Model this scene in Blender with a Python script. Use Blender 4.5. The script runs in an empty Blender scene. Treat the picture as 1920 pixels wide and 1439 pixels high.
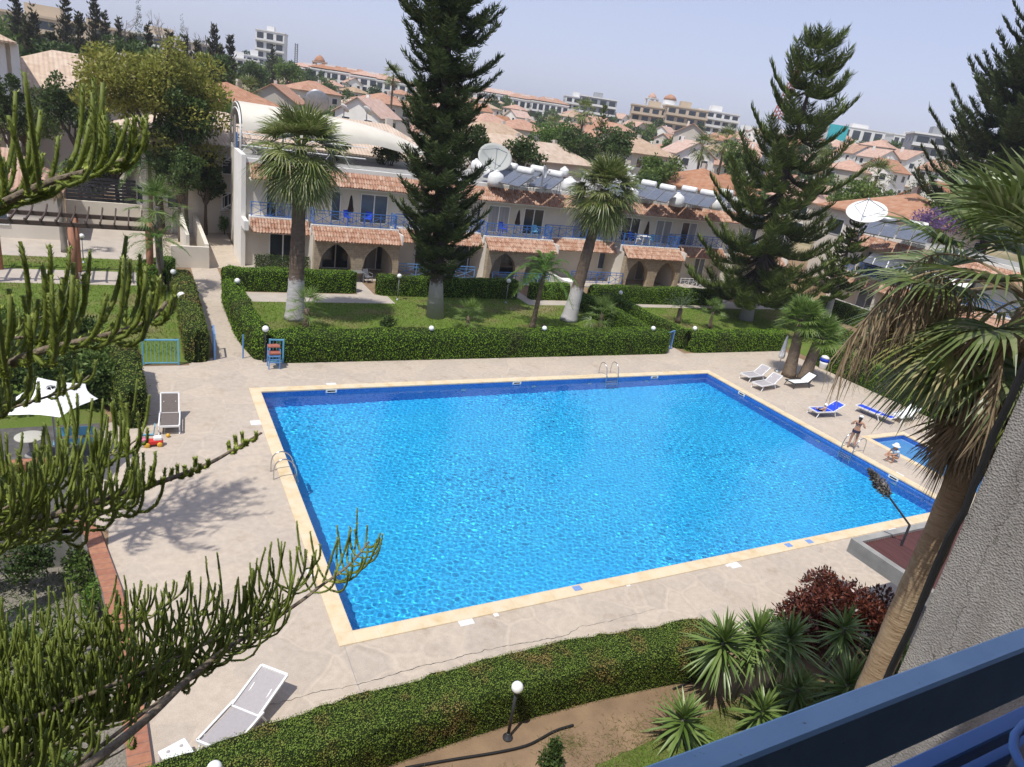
import bpy, math, random
import numpy as np
from mathutils import Vector, Matrix
random.seed(7); RNG = np.random.default_rng(7)
S = bpy.context.scene
COL = S.collection
PI = math.pi

# ---------------------------------------------------------------- camera (solved from the pool's right angles)
IW, IH, FPX = 1920.0, 1439.0, 1307.27
PITCH, ROLL, YAW = 0.362491583, 0.156145327, math.radians(29.723886)
CAM = np.array([-4.190334, -13.223532, 12.2])
def _axes():
    f = np.array([math.sin(YAW) * math.cos(PITCH), math.cos(YAW) * math.cos(PITCH), -math.sin(PITCH)])
    rt = np.array([math.cos(YAW), -math.sin(YAW), 0.0])
    dn = np.cross(f, rt)
    c, s = math.cos(ROLL), math.sin(ROLL)
    return c * rt - s * dn, s * rt + c * dn, f
RT, DN, FW = _axes()
def ray(px, py):
    d = RT * (px - IW / 2) + DN * (py - IH / 2) + FW * FPX
    return d / np.linalg.norm(d)
def G(px, py, z=0.0):
    d = ray(px, py); return CAM + d * ((z - CAM[2]) / d[2])
def PT(px, py, dist):
    return CAM + ray(px, py) * dist
def PROJ(p):
    q = np.asarray(p, float) - CAM
    w = q @ FW
    return np.array([IW / 2 + FPX * (q @ RT) / w, IH / 2 + FPX * (q @ DN) / w])
cam = bpy.data.cameras.new('camera'); camo = bpy.data.objects.new('camera', cam); COL.objects.link(camo)
camo.matrix_world = Matrix(((RT[0], -DN[0], -FW[0], CAM[0]), (RT[1], -DN[1], -FW[1], CAM[1]), (RT[2], -DN[2], -FW[2], CAM[2]), (0, 0, 0, 1)))
cam.sensor_width = 36; cam.lens = 36 * FPX / IW; cam.clip_start = 0.05; cam.clip_end = 20000
cam.dof.use_dof = True; cam.dof.focus_distance = 32; cam.dof.aperture_fstop = 18
S.camera = camo

# ---------------------------------------------------------------- light
SUN_EL = math.radians(64)
SDIR = np.array([-0.868, -0.496, 0]) * math.cos(SUN_EL) + np.array([0, 0, math.sin(SUN_EL)])
sl = bpy.data.lights.new('sun', 'SUN'); sl.energy = 3.5; sl.angle = math.radians(0.5); sl.color = (1, 0.965, 0.9)
so = bpy.data.objects.new('sun', sl); COL.objects.link(so)
so.rotation_euler = Vector(SDIR).to_track_quat('Z', 'Y').to_euler()
w = bpy.data.worlds.new('World'); S.world = w; w.use_nodes = True
nt = w.node_tree; bg = nt.nodes['Background']
sk = nt.nodes.new('ShaderNodeTexSky'); sk.sky_type = 'NISHITA'; sk.sun_disc = False
sk.sun_elevation = SUN_EL; sk.sun_rotation = math.atan2(SDIR[0], SDIR[1])
sk.air_density = .9; sk.dust_density = .3; sk.ozone_density = 1.6; sk.altitude = 20
tint = nt.nodes.new('ShaderNodeMix'); tint.data_type = 'RGBA'; tint.blend_type = 'MULTIPLY'; tint.inputs[0].default_value = 1; tint.inputs[7].default_value = (1.17, .99, 1.10, 1)
nt.links.new(sk.outputs[0], tint.inputs[6]); hz = nt.nodes.new('ShaderNodeMix'); hz.data_type = 'RGBA'; hz.inputs[0].default_value = .62; hz.inputs[7].default_value = (3.15, 3.45, 4.45, 1)   # even milky summer haze over the whole sky
nt.links.new(tint.outputs[2], hz.inputs[6]); nt.links.new(hz.outputs[2], bg.inputs[0]); bg.inputs[1].default_value = 0.135
S.view_settings.view_transform = 'Standard'; S.view_settings.look = 'None'; S.view_settings.exposure = 0.38
S.render.engine = 'CYCLES'; S.cycles.use_denoising = True; S.cycles.max_bounces = 7
S.cycles.transparent_max_bounces = 12; S.cycles.caustics_refractive = True; S.cycles.caustics_reflective = False

# ---------------------------------------------------------------- mesh builder
def rz(a):
    c, s = math.cos(a), math.sin(a); return np.array([[c, -s, 0], [s, c, 0], [0, 0, 1.0]])
class MB:
    def __init__(s): s.V = []; s.F = []; s.n = 0
    def add(s, v, f):
        v = np.asarray(v, float).reshape(-1, 3); f = np.asarray(f, np.int64)
        if f.ndim == 1: f = f[None, :]
        s.V.append(v); s.F.append(f + s.n); s.n += len(v); return s
    def quads(s, q):                       # (n,4,3)
        q = np.asarray(q, float).reshape(-1, 4, 3); n = len(q)
        return s.add(q.reshape(-1, 3), np.arange(4 * n).reshape(n, 4))
    def tris(s, q):
        q = np.asarray(q, float).reshape(-1, 3, 3); n = len(q)
        return s.add(q.reshape(-1, 3), np.arange(3 * n).reshape(n, 3))
    def box(s, x0, x1, y0, y1, z0, z1):
        v = [(x, y, z) for z in (z0, z1) for y in (y0, y1) for x in (x0, x1)]
        return s.add(v, [(0, 2, 3, 1), (4, 5, 7, 6), (0, 1, 5, 4), (2, 6, 7, 3), (0, 4, 6, 2), (1, 3, 7, 5)])
    def bbox(s, x0, x1, y0, y1, z0, z1, b=0.02):     # box with chamfered vertical and top edges
        def ring(d, z): return [(x0 + d, y0 + b, z), (x0 + b, y0 + d, z), (x1 - b, y0 + d, z), (x1 - d, y0 + b, z), (x1 - d, y1 - b, z), (x1 - b, y1 - d, z), (x0 + b, y1 - d, z), (x0 + d, y1 - b, z)]
        v = ring(0, z0) + ring(0, z1 - b) + ring(b * 0.99, z1)
        f4 = [(i + 8 * k, (i + 1) % 8 + 8 * k, (i + 1) % 8 + 8 * k + 8, i + 8 * k + 8) for k in (0, 1) for i in range(8)]
        o = s.n; s.add(v, f4); s.F.append(np.array([list(range(7, -1, -1)), list(range(16, 24))]) + o); return s
    def obox(s, p, q, w, hgt, up=(0, 0, 1)):     # beam from p to q, width w, height hgt
        p = np.asarray(p, float); q = np.asarray(q, float); d = q - p; d /= np.linalg.norm(d)
        sd = np.cross(d, up); sd /= np.linalg.norm(sd); u2 = np.cross(sd, d)
        v = [c + sd * a * w / 2 + u2 * b * hgt / 2 for b in (-1, 1) for c in (p, q) for a in (-1, 1)]
        return s.add(v, [(0, 1, 3, 2), (4, 6, 7, 5), (0, 4, 5, 1), (2, 3, 7, 6), (0, 2, 6, 4), (1, 5, 7, 3)])
    def tube(s, pts, r, k=8, cap=True):
        P = np.asarray(pts, float); n = len(P)
        r = np.full(n, r) if np.isscalar(r) else np.asarray(r, float)
        T = np.gradient(P, axis=0); T /= np.linalg.norm(T, axis=1)[:, None] + 1e-12
        a = np.array([0, 0, 1.0]) if abs(T[0][2]) < .9 else np.array([1.0, 0, 0])
        N = np.cross(T[0], a); N /= np.linalg.norm(N); V = []
        th = np.arange(k) * 2 * PI / k
        for i in range(n):
            N = N - T[i] * (N @ T[i]); N /= np.linalg.norm(N); B = np.cross(T[i], N)
            V.append(P[i] + r[i] * (np.cos(th)[:, None] * N + np.sin(th)[:, None] * B))
        o = s.n; F = [(i * k + j, i * k + (j + 1) % k, (i + 1) * k + (j + 1) % k, (i + 1) * k + j) for i in range(n - 1) for j in range(k)]
        s.add(np.concatenate(V), F)
        if cap: s.F.append(np.array([list(range(k - 1, -1, -1)), [(n - 1) * k + j for j in range(k)]]) + o)
        return s
    def lathe(s, prof, c=(0, 0, 0), k=20):      # prof [(r,z)]
        c = np.asarray(c, float); th = np.arange(k) * 2 * PI / k
        V = [np.stack([c[0] + r * np.cos(th), c[1] + r * np.sin(th), np.full(k, c[2] + z)], 1) for r, z in prof]
        n = len(prof)
        F = [(i * k + j, i * k + (j + 1) % k, (i + 1) * k + (j + 1) % k, (i + 1) * k + j) for i in range(n - 1) for j in range(k)]
        o = s.n; s.add(np.concatenate(V), F)
        s.F.append(np.array([list(range(k - 1, -1, -1)), [(n - 1) * k + j for j in range(k)]]) + o); return s
    def ball(s, c, r, k=16, m=10):
        r = np.array([r, r, r]) if np.isscalar(r) else np.asarray(r, float)
        o = s.n; b = MB(); b.lathe([(max(1e-3, math.sin(PI * i / m)), -math.cos(PI * i / m)) for i in range(m + 1)], k=k)
        v, fs = b.V[0], b.F
        s.V.append(v * r + np.asarray(c, float)); s.n += len(v)
        for f_ in fs: s.F.append(f_ + o)
        return s
    def prism(s, poly, z0, z1):                # plan polygon extruded in z
        n = len(poly); o = s.n
        s.add([(x, y, z0) for x, y in poly] + [(x, y, z1) for x, y in poly], [(i, (i + 1) % n, (i + 1) % n + n, i + n) for i in range(n)])
        s.F.append(np.array([list(range(n - 1, -1, -1)), list(range(n, 2 * n))]) + o); return s
    def rot(s, a, t=(0, 0, 0)):
        R = rz(a); s.V = [v @ R.T + np.asarray(t, float) for v in s.V]; return s
    def mat(s, R, t=(0, 0, 0)):
        s.V = [v @ np.asarray(R).T + np.asarray(t, float) for v in s.V]; return s
    def mesh(s, name, material=None, smooth=False, loc=(0, 0, 0)):
        me = bpy.data.meshes.new(name)
        v = np.concatenate(s.V) - np.asarray(loc, float) if s.V else np.zeros((0, 3))
        lv = np.concatenate([f.ravel() for f in s.F]); lt = np.concatenate([np.full(len(f), f.shape[1]) for f in s.F])
        me.vertices.add(len(v)); me.vertices.foreach_set('co', v.ravel())
        me.loops.add(len(lv)); me.loops.foreach_set('vertex_index', lv.astype(np.int32))
        me.polygons.add(len(lt)); me.polygons.foreach_set('loop_start', np.concatenate([[0], np.cumsum(lt)[:-1]]).astype(np.int32))
        me.polygons.foreach_set('loop_total', lt.astype(np.int32))
        me.polygons.foreach_set('use_smooth', np.full(len(lt), smooth))
        me.update(calc_edges=True)
        if material: me.materials.append(material)
        return me
    def bottom(s):
        v = np.concatenate(s.V); a, b = v.min(0), v.max(0); return np.array([(a[0] + b[0]) / 2, (a[1] + b[1]) / 2, a[2]])

ROOT = {}
def link(o):
    COL.objects.link(o); return o
def props(o, label=None, cat=None, group=None, kind=None):
    if label: o['label'] = label
    if cat: o['category'] = cat
    if group: o['group'] = group
    if kind: o['kind'] = kind
    return o
def thing(name, label, cat, loc=(0, 0, 0), rotz=0.0, group=None):
    o = link(bpy.data.objects.new(name, None)); o.location = tuple(map(float, loc)); o.rotation_euler = (0, 0, rotz)
    o.empty_display_size = 0.2
    ROOT[o.name] = np.asarray(loc, float)
    return props(o, label, cat, group)
def obj(name, mb, m, parent=None, smooth=False, world=True):
    """one mesh object; a child's vertices are given in world coordinates (world=True) or in its thing's frame"""
    if parent is not None:
        base = ROOT.get(parent.name, np.zeros(3)) if world else np.zeros(3)
        o = link(bpy.data.objects.new(name, mb.mesh(name, m, smooth, base))); o.parent = parent
        ROOT[o.name] = ROOT.get(parent.name, np.zeros(3)); return o
    base = mb.bottom() if world else np.zeros(3)
    o = link(bpy.data.objects.new(name, mb.mesh(name, m, smooth, base))); o.location = tuple(map(float, base)); ROOT[o.name] = base
    return o
def single(name, mb, m, label, cat, group=None, smooth=False):
    return props(obj(name, mb, m, None, smooth), label, cat, group)
def struct(name, mb, m, smooth=False):
    return props(obj(name, mb, m, None, smooth), kind='structure')
def dup(root, loc, rotz=None, label=None, group=None, scale=None):
    def cp(o, par):
        c = o.copy(); COL.objects.link(c)
        if par is not None: c.parent = par
        for ch in kids.get(o.name, ()): cp(ch, c)
        return c
    kids = {}
    for o in list(root.children_recursive): kids.setdefault(o.parent.name, []).append(o)
    r = cp(root, None); r.location = tuple(map(float, loc))
    if rotz is not None: r.rotation_euler = (0, 0, rotz)
    if scale is not None: r.scale = (scale,) * 3 if np.isscalar(scale) else scale
    ROOT[r.name] = np.asarray(loc, float)
    if label: r['label'] = label
    if group: r['group'] = group
    return r

# ---------------------------------------------------------------- materials
def _new(name):
    m = bpy.data.materials.new(name); m.use_nodes = True; t = m.node_tree
    return m, t, t.nodes['Principled BSDF'], t.nodes['Material Output']
def N(t, typ, **kw):
    n = t.nodes.new(typ)
    for k, v in kw.items(): setattr(n, k, v)
    return n
def coord(t, scale=(1, 1, 1), kind='pos'):
    if kind == 'pos': s_ = N(t, 'ShaderNodeNewGeometry').outputs['Position']
    else: s_ = N(t, 'ShaderNodeTexCoord').outputs['Object']
    mp = N(t, 'ShaderNodeMapping'); mp.inputs['Scale'].default_value = scale; t.links.new(s_, mp.inputs[0]); return mp.outputs[0]
def noise(t, vec, scale, detail=4, rough=.55, dist=0.0):
    n = N(t, 'ShaderNodeTexNoise'); n.inputs['Scale'].default_value = scale; n.inputs['Detail'].default_value = detail
    n.inputs['Roughness'].default_value = rough; n.inputs['Distortion'].default_value = dist; t.links.new(vec, n.inputs['Vector']); return n
def ramp(t, fac, stops):
    r = N(t, 'ShaderNodeValToRGB'); e = r.color_ramp.elements
    while len(e) < len(stops): e.new(0.5)
    for i, (p, c) in enumerate(stops):
        e[i].position = p; e[i].color = tuple(c) + (1,) if len(c) == 3 else c
    t.links.new(fac, r.inputs[0]); return r.outputs[0]
def mix(t, fac, a, b, typ='MIX'):
    n = N(t, 'ShaderNodeMix', data_type='RGBA', blend_type=typ)
    for sock, v in ((n.inputs[0], fac), (n.inputs[6], a), (n.inputs[7], b)):
        if hasattr(v, 'is_linked'): t.links.new(v, sock)
        elif isinstance(v, (int, float)): sock.default_value = v
        else: sock.default_value = tuple(v) + (1,)
    return n.outputs[2]
def math_(t, op, a, b=None):
    n = N(t, 'ShaderNodeMath', operation=op)
    for sock, v in ((n.inputs[0], a), (n.inputs[1], b)):
        if v is None: continue
        if hasattr(v, 'is_linked'): t.links.new(v, sock)
        else: sock.default_value = v
    return n.outputs[0]
def bump(t, p, h, strength=.4, dist=.02):
    b = N(t, 'ShaderNodeBump'); b.inputs['Strength'].default_value = strength; b.inputs['Distance'].default_value = dist
    t.links.new(h, b.inputs['Height']); t.links.new(b.outputs[0], p.inputs['Normal'])
def pm(name, c1, c2=None, scale=3.0, rough=.7, bmp=0.0, bscale=None, metal=0.0, spec=.4, kind='pos', stretch=(1, 1, 1), detail=5, bdist=.02, var=0.0):
    m, t, p, o = _new(name); p.inputs['Roughness'].default_value = rough; p.inputs['Metallic'].default_value = metal
    p.inputs['Specular IOR Level'].default_value = spec
    c2 = c2 or tuple(x * .8 for x in c1)
    v = coord(t, stretch, kind); n = noise(t, v, scale, detail)
    col = ramp(t, n.outputs[0], [(.3, c2), (.7, c1)])
    if var:
        oi = N(t, 'ShaderNodeObjectInfo'); hs = N(t, 'ShaderNodeHueSaturation')
        t.links.new(math_(t, 'ADD', math_(t, 'MULTIPLY', oi.outputs['Random'], 2 * var), 1 - var), hs.inputs['Value'])
        t.links.new(col, hs.inputs['Color']); col = hs.outputs[0]
    t.links.new(col, p.inputs['Base Color'])
    if bmp: bump(t, p, noise(t, v, bscale or scale * 4, 4).outputs[0], bmp, bdist)
    return m
def leafm(name, c1, c2, c3=None, trans=.3, rough=.55, patch=None, patch_scale=.6, spec=.3, objvar=0.12):
    """foliage: colour differs from leaf to leaf (random per island), thin-leaf translucency"""
    m, t, p, o = _new(name); g = N(t, 'ShaderNodeNewGeometry')
    stops = [(0, c1), (1, c2)] if c3 is None else [(0, c1), (.55, c2), (1, c3)]
    col = ramp(t, g.outputs['Random Per Island'], stops)
    if patch:
        n = noise(t, g.outputs['Position'], patch_scale, 4)
        col = mix(t, ramp(t, n.outputs[0], [(.52, (0, 0, 0)), (.68, (1, 1, 1))]), col, patch)
    if objvar:
        oi = N(t, 'ShaderNodeObjectInfo'); hs = N(t, 'ShaderNodeHueSaturation')
        t.links.new(math_(t, 'ADD', math_(t, 'MULTIPLY', oi.outputs['Random'], 2 * objvar), 1 - objvar), hs.inputs['Value'])
        t.links.new(col, hs.inputs['Color']); col = hs.outputs[0]
    t.links.new(col, p.inputs['Base Color']); p.inputs['Roughness'].default_value = rough; p.inputs['Specular IOR Level'].default_value = spec
    tr = N(t, 'ShaderNodeBsdfTranslucent'); t.links.new(col, tr.inputs[0])
    mx = N(t, 'ShaderNodeMixShader'); mx.inputs[0].default_value = trans
    t.links.new(p.outputs[0], mx.inputs[1]); t.links.new(tr.outputs[0], mx.inputs[2]); t.links.new(mx.outputs[0], o.inputs[0])
    return m
M = {}
M['white_wall'] = pm('white render', (.82, .80, .75), (.74, .71, .65), .8, .85, .2, 30)
M['cream_wall'] = pm('cream render', (.70, .645, .55), (.61, .56, .47), .6, .85, .2, 30)
M['pale_wall'] = pm('pale house wall', (.62, .57, .49), (.52, .47, .40), .15, .85, var=.12)
M['white_paint'] = pm('white paint', (.80, .80, .78), (.74, .73, .70), 2, .45)
M['plastic_white'] = pm('white plastic', (.82, .82, .80), (.74, .73, .71), 3, .35)
M['blue_paint'] = pm('blue paint', (.065, .19, .52), (.05, .15, .42), 4, .4)
M['pale_blue_paint'] = pm('pale blue paint', (.16, .42, .58), (.12, .34, .5), 4, .5)
M['sky_blue_paint'] = pm('sky blue paint', (.13, .30, .60), (.10, .25, .52), 4, .45)
M['steel'] = pm('steel', (.62, .62, .62), (.5, .5, .5), 4, .25, metal=1.0)
M['grey_metal'] = pm('grey metal', (.35, .36, .38), (.28, .29, .3), 4, .45, metal=.6)
M['dark_metal'] = pm('dark metal', (.05, .05, .055), (.035, .035, .04), 5, .45)
M['black'] = pm('black rubber', (.015, .015, .016), (.01, .01, .01), 5, .6)
M['glass_dark'] = pm('dark glass', (.035, .045, .055), (.02, .025, .03), 1.2, .08, spec=.6)
M['glass_blue'] = pm('bluish glass', (.10, .13, .18), (.05, .06, .08), 1.2, .1, spec=.6)
M['curtain'] = pm('curtain', (.36, .36, .36), (.22, .22, .23), 1.5, .5, stretch=(6, 6, .3), spec=.5)
M['timber'] = pm('weathered timber', (.09, .06, .045), (.05, .035, .028), 8, .8, stretch=(1, 1, 6))
M['timber_red'] = pm('red brown post', (.36, .17, .10), (.27, .12, .07), 5, .7, stretch=(4, 4, .5))
M['sling'] = pm('grey sling fabric', (.40, .37, .37), (.35, .33, .33), 20, .8)
M['sling_dark'] = pm('brown sling fabric', (.17, .14, .125), (.13, .11, .10), 20, .8)
M['cloth_blue'] = pm('blue fabric', (.015, .07, .62), (.01, .05, .5), 6, .75)
M['cloth_white'] = pm('white fabric', (.82, .82, .80), (.76, .76, .75), 3, .8)
M['concrete'] = pm('grey concrete', (.36, .35, .33), (.22, .215, .20), 1.6, .85, .3, 14, detail=8)
M['terracotta'] = None
# ---------------------------------------------------------------- ground materials
def deck_material():
    m, t, p, o = _new('stamped concrete'); v = coord(t)
    n1 = noise(t, v, .55, 6); n2 = noise(t, v, 5, 6); n3 = noise(t, v, 40, 3)
    base = ramp(t, n1.outputs[0], [(.3, (.43, .345, .255)), (.52, (.48, .39, .295)), (.72, (.52, .43, .33))])
    base = mix(t, .6, base, ramp(t, n2.outputs[0], [(.3, (.37, .31, .25)), (.7, (.53, .455, .37))]), 'MIX')
    base = mix(t, .18, base, ramp(t, n3.outputs[0], [(.3, (.25, .22, .2)), (.7, (.75, .7, .62))]))
    # flagstone joints: irregular cells about a metre across, lighter lines
    wn = noise(t, v, 1.1, 3); ws = N(t, 'ShaderNodeVectorMath', operation='SCALE'); ws.inputs['Scale'].default_value = .45
    t.links.new(wn.outputs['Color'], ws.inputs[0]); wa = N(t, 'ShaderNodeVectorMath', operation='ADD')
    t.links.new(v, wa.inputs[0]); t.links.new(ws.outputs[0], wa.inputs[1])
    vo = N(t, 'ShaderNodeTexVoronoi', feature='DISTANCE_TO_EDGE'); vo.inputs['Scale'].default_value = .95; t.links.new(wa.outputs[0], vo.inputs['Vector'])
    vc = N(t, 'ShaderNodeTexVoronoi'); vc.inputs['Scale'].default_value = .95; t.links.new(wa.outputs[0], vc.inputs['Vector'])
    cellv = ramp(t, vc.outputs['Color'], [(.1, (.93, .93, .94)), (.9, (1.06, 1.05, 1.03))])
    base = mix(t, .8, base, cellv, 'MULTIPLY')
    line = ramp(t, vo.outputs['Distance'], [(.012, (1, 1, 1)), (.05, (0, 0, 0))])
    fade = ramp(t, noise(t, v, .35, 2).outputs[0], [(.40, (.12, .12, .12)), (.62, (1, 1, 1))])
    lf = math_(t, 'MULTIPLY', math_(t, 'MULTIPLY', line, fade), .26)
    base = mix(t, lf, base, (.60, .51, .405))
    edge = ramp(t, vo.outputs['Distance'], [(.05, (0, 0, 0)), (.075, (1, 1, 1)), (.11, (0, 0, 0))])
    base = mix(t, math_(t, 'MULTIPLY', math_(t, 'MULTIPLY', edge, fade), .25), base, (.33, .28, .24))
    st = ramp(t, noise(t, v, .8, 7, .68).outputs[0], [(.56, (1, 1, 1)), (.72, (.80, .77, .74))]); base = mix(t, 1.0, base, st, 'MULTIPLY')
    sp = ramp(t, noise(t, v, 9, 3, .5).outputs[0], [(.70, (1, 1, 1)), (.78, (.72, .68, .64))]); base = mix(t, .8, base, sp, 'MULTIPLY')
    t.links.new(base, p.inputs['Base Color']); p.inputs['Roughness'].default_value = .8; p.inputs['Specular IOR Level'].default_value = .25
    h = math_(t, 'ADD', math_(t, 'MULTIPLY', line, -.6), math_(t, 'MULTIPLY', n3.outputs[0], .5))
    bump(t, p, h, .35, .015)
    return m
def coping_material():
    m, t, p, o = _new('cream coping stone'); v = coord(t)
    br = N(t, 'ShaderNodeTexBrick'); br.offset = 0; br.inputs['Scale'].default_value = 1
    br.inputs['Brick Width'].default_value = .62; br.inputs['Row Height'].default_value = .62; br.inputs['Mortar Size'].default_value = .006
    br.inputs['Color1'].default_value = (.66, .52, .31, 1); br.inputs['Color2'].default_value = (.60, .50, .34, 1); br.inputs['Mortar'].default_value = (.42, .35, .25, 1)
    t.links.new(v, br.inputs['Vector'])
    n = noise(t, v, 2.2, 6); c = mix(t, .55, br.outputs[0], ramp(t, n.outputs[0], [(.3, (.55, .39, .19)), (.5, (.68, .56, .38)), (.7, (.72, .63, .48))]))
    t.links.new(c, p.inputs['Base Color']); p.inputs['Roughness'].default_value = .7
    bump(t, p, noise(t, v, 18, 4).outputs[0], .2, .01); return m
def mosaic_material(name, dark, mid, light, size=.03):
    m, t, p, o = _new(name); g = N(t, 'ShaderNodeNewGeometry'); v = g.outputs['Position']
    sc = N(t, 'ShaderNodeVectorMath', operation='SCALE'); sc.inputs['Scale'].default_value = 1 / size; t.links.new(v, sc.inputs[0])
    of = N(t, 'ShaderNodeVectorMath', operation='ADD'); of.inputs[1].default_value = (.31, .27, .23); t.links.new(sc.outputs[0], of.inputs[0])
    fl = N(t, 'ShaderNodeVectorMath', operation='FLOOR'); t.links.new(of.outputs[0], fl.inputs[0])
    wn = N(t, 'ShaderNodeTexWhiteNoise', noise_dimensions='3D'); t.links.new(fl.outputs[0], wn.inputs['Vector'])
    c = ramp(t, wn.outputs['Value'], [(0, dark), (.5, mid), (1, light)])
    c = mix(t, .35, c, ramp(t, noise(t, v, .5, 3).outputs[0], [(.35, mid), (.65, light)]))
    t.links.new(c, p.inputs['Base Color']); p.inputs['Roughness'].default_value = .35; return m
def water_material():
    m, t, p, o = _new('water')
    p.inputs['Base Color'].default_value = (1, 1, 1, 1); p.inputs['Transmission Weight'].default_value = 1
    p.inputs['Roughness'].default_value = 0.0; p.inputs['IOR'].default_value = 1.33
    return m
def lawn_material(name='lawn', dry=.5):
    m, t, p, o = _new(name); v = coord(t)
    n1 = noise(t, v, .35, 6); n2 = noise(t, v, 14, 5); n3 = noise(t, v, 90, 2)
    c = ramp(t, n1.outputs[0], [(.3, (.13, .215, .028)), (.48, (.17, .24, .045)), (.57, (.25, .23, .09)), (.68, (.36, .28, .16))] if dry else [(.3, (.07, .14, .02)), (.7, (.11, .18, .035))])
    c = mix(t, .45, c, ramp(t, n2.outputs[0], [(.3, (.06, .11, .016)), (.7, (.21, .27, .07))]))
    t.links.new(c, p.inputs['Base Color']); p.inputs['Roughness'].default_value = .9; p.inputs['Specular IOR Level'].default_value = .1
    bump(t, p, math_(t, 'ADD', n2.outputs[0], n3.outputs[0]), .8, .05); return m
M['deck'] = deck_material(); M['coping'] = coping_material(); M['water'] = water_material()
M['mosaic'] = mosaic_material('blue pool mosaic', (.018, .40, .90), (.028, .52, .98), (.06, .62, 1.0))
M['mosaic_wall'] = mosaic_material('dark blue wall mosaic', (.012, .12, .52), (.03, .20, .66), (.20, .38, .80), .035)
M['mosaic_kid'] = mosaic_material('pale blue pool mosaic', (.07, .34, .80), (.12, .42, .88), (.22, .54, .92))
M['lawn'] = lawn_material()
M['soil'] = pm('sandy soil', (.30, .205, .125), (.20, .135, .085), 1.3, .95, .7, 25, detail=9, spec=.1)
M['gravel'] = pm('gravel', (.30, .27, .23), (.13, .12, .10), 22, .95, .7, 30, detail=9, spec=.1)
M['patio'] = pm('dark paving', (.13, .12, .115), (.07, .065, .06), 3, .8, .3, 20)
M['paving'] = pm('pale paving', (.48, .42, .35), (.40, .35, .30), 1.2, .85, .2, 18)
M['brick_red'] = None

# ---------------------------------------------------------------- terrain and ground sheets
PHI0 = math.atan2(FW[1], FW[0])
def slope_at(a):        # a: azimuth off the view axis, left positive (radians)
    d = math.degrees(a)
    return float(np.interp(d, [-60, -29, -14, 0, 14, 27, 60], [.060, .074, .056, .044, .040, .042, .040]))
def terrain_z(x, y):
    dx, dy = x - CAM[0], y - CAM[1]; d = math.hypot(dx, dy)
    a = (math.atan2(dy, dx) - PHI0 + PI) % (2 * PI) - PI
    if abs(a) > 1.3: return 0.0
    k = slope_at(a); d0 = float(np.interp(math.degrees(a), [-40, -10, 10, 35], [104, 100, 92, 78]))
    near = k * max(0.0, min(d, 460) - d0); far = .25 * k * max(0.0, min(d, 1200) - 460)
    e = min(1, max(0, (1.3 - abs(a)) / .4)); return (near + far) * e
def on_terrain(px, py, dmin=95, dmax=1100):
    r = ray(px, py); hr = math.hypot(r[0], r[1])
    for d in np.arange(dmin, dmax, 1.0):
        p = CAM + r * (d / hr)
        if p[2] <= terrain_z(p[0], p[1]): return np.array([p[0], p[1], terrain_z(p[0], p[1])])
    p = CAM + r * (dmax / hr); return np.array([p[0], p[1], terrain_z(p[0], p[1])])
POOL = (0.0, 24.80, 0.0, 15.0); KID = (27.42, 30.15, -3.0, 5.97); SUNKV = (-12.0, 5.9)
def deck_edge(v): return float(np.interp(v, [-12, -2.6, .28, 3.0, 5.7, 6.4], [-4.25, -4.33, -4.56, -4.91, -5.45, -5.75]))
SUNK = [(-16.0, deck_edge(v + .15) - .2, v, v + .3) for v in np.round(np.arange(SUNKV[0], SUNKV[1] - .05, .3), 3)]
def sheet(rects, holes, z, step=None):
    """flat sheet made of rectangles with rectangular holes cut out"""
    mb = MB(); xs = set(); ys = set()
    for r in list(rects) + list(holes): xs |= {r[0], r[1]}; ys |= {r[2], r[3]}
    xs = sorted(xs); ys = sorted(ys); q = []
    for a, b in zip(xs, xs[1:]):
        for c, d in zip(ys, ys[1:]):
            mx_, my_ = (a + b) / 2, (c + d) / 2
            ins = any(r[0] < mx_ < r[1] and r[2] < my_ < r[3] for r in rects)
            if ins and not any(r[0] < mx_ < r[1] and r[2] < my_ < r[3] for r in holes):
                q.append([(a, c, z), (b, c, z), (b, d, z), (a, d, z)])
    return mb.quads(q)
struct('ground', sheet([(-90, 120, -90, 110)], [POOL, KID] + SUNK, -0.012), M['soil'])
def terrain():
    mb = MB(); na, rs = 150, [62, 70, 78, 86, 94, 102, 112, 124, 138, 155, 175, 200, 230, 265, 305, 350, 400, 460, 540, 640, 780, 950, 1200, 1700, 2600, 4200, 7000]
    V = []
    for i in range(na + 1):
        th = PHI0 + 1.45 - 2.9 * i / na
        for r in rs:
            x, y = CAM[0] + r * math.cos(th), CAM[1] + r * math.sin(th); z = terrain_z(x, y)
            V.append((x, y, z - (.9 if r < 80 else .35 if r < 100 else .02)))
    k = len(rs)
    F = [(i * k + j, i * k + j + 1, (i + 1) * k + j + 1, (i + 1) * k + j) for i in range(na) for j in range(k - 1)]
    return mb.add(V, F)
def terrain_mat():
    m, t, p, o = _new('dry hillside'); v = coord(t)
    n1 = noise(t, v, .02, 6); n2 = noise(t, v, .25, 6)
    c = ramp(t, n1.outputs[0], [(.3, (.13, .14, .06)), (.5, (.30, .24, .14)), (.7, (.42, .34, .21))])
    c = mix(t, .5, c, ramp(t, n2.outputs[0], [(.3, (.06, .08, .03)), (.7, (.40, .33, .22))]))
    t.links.new(c, p.inputs['Base Color']); p.inputs['Roughness'].default_value = .95; p.inputs['Specular IOR Level'].default_value = .05; return m
M['terrain'] = terrain_mat()
struct('terrain', terrain(), M['terrain'], True)
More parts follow.
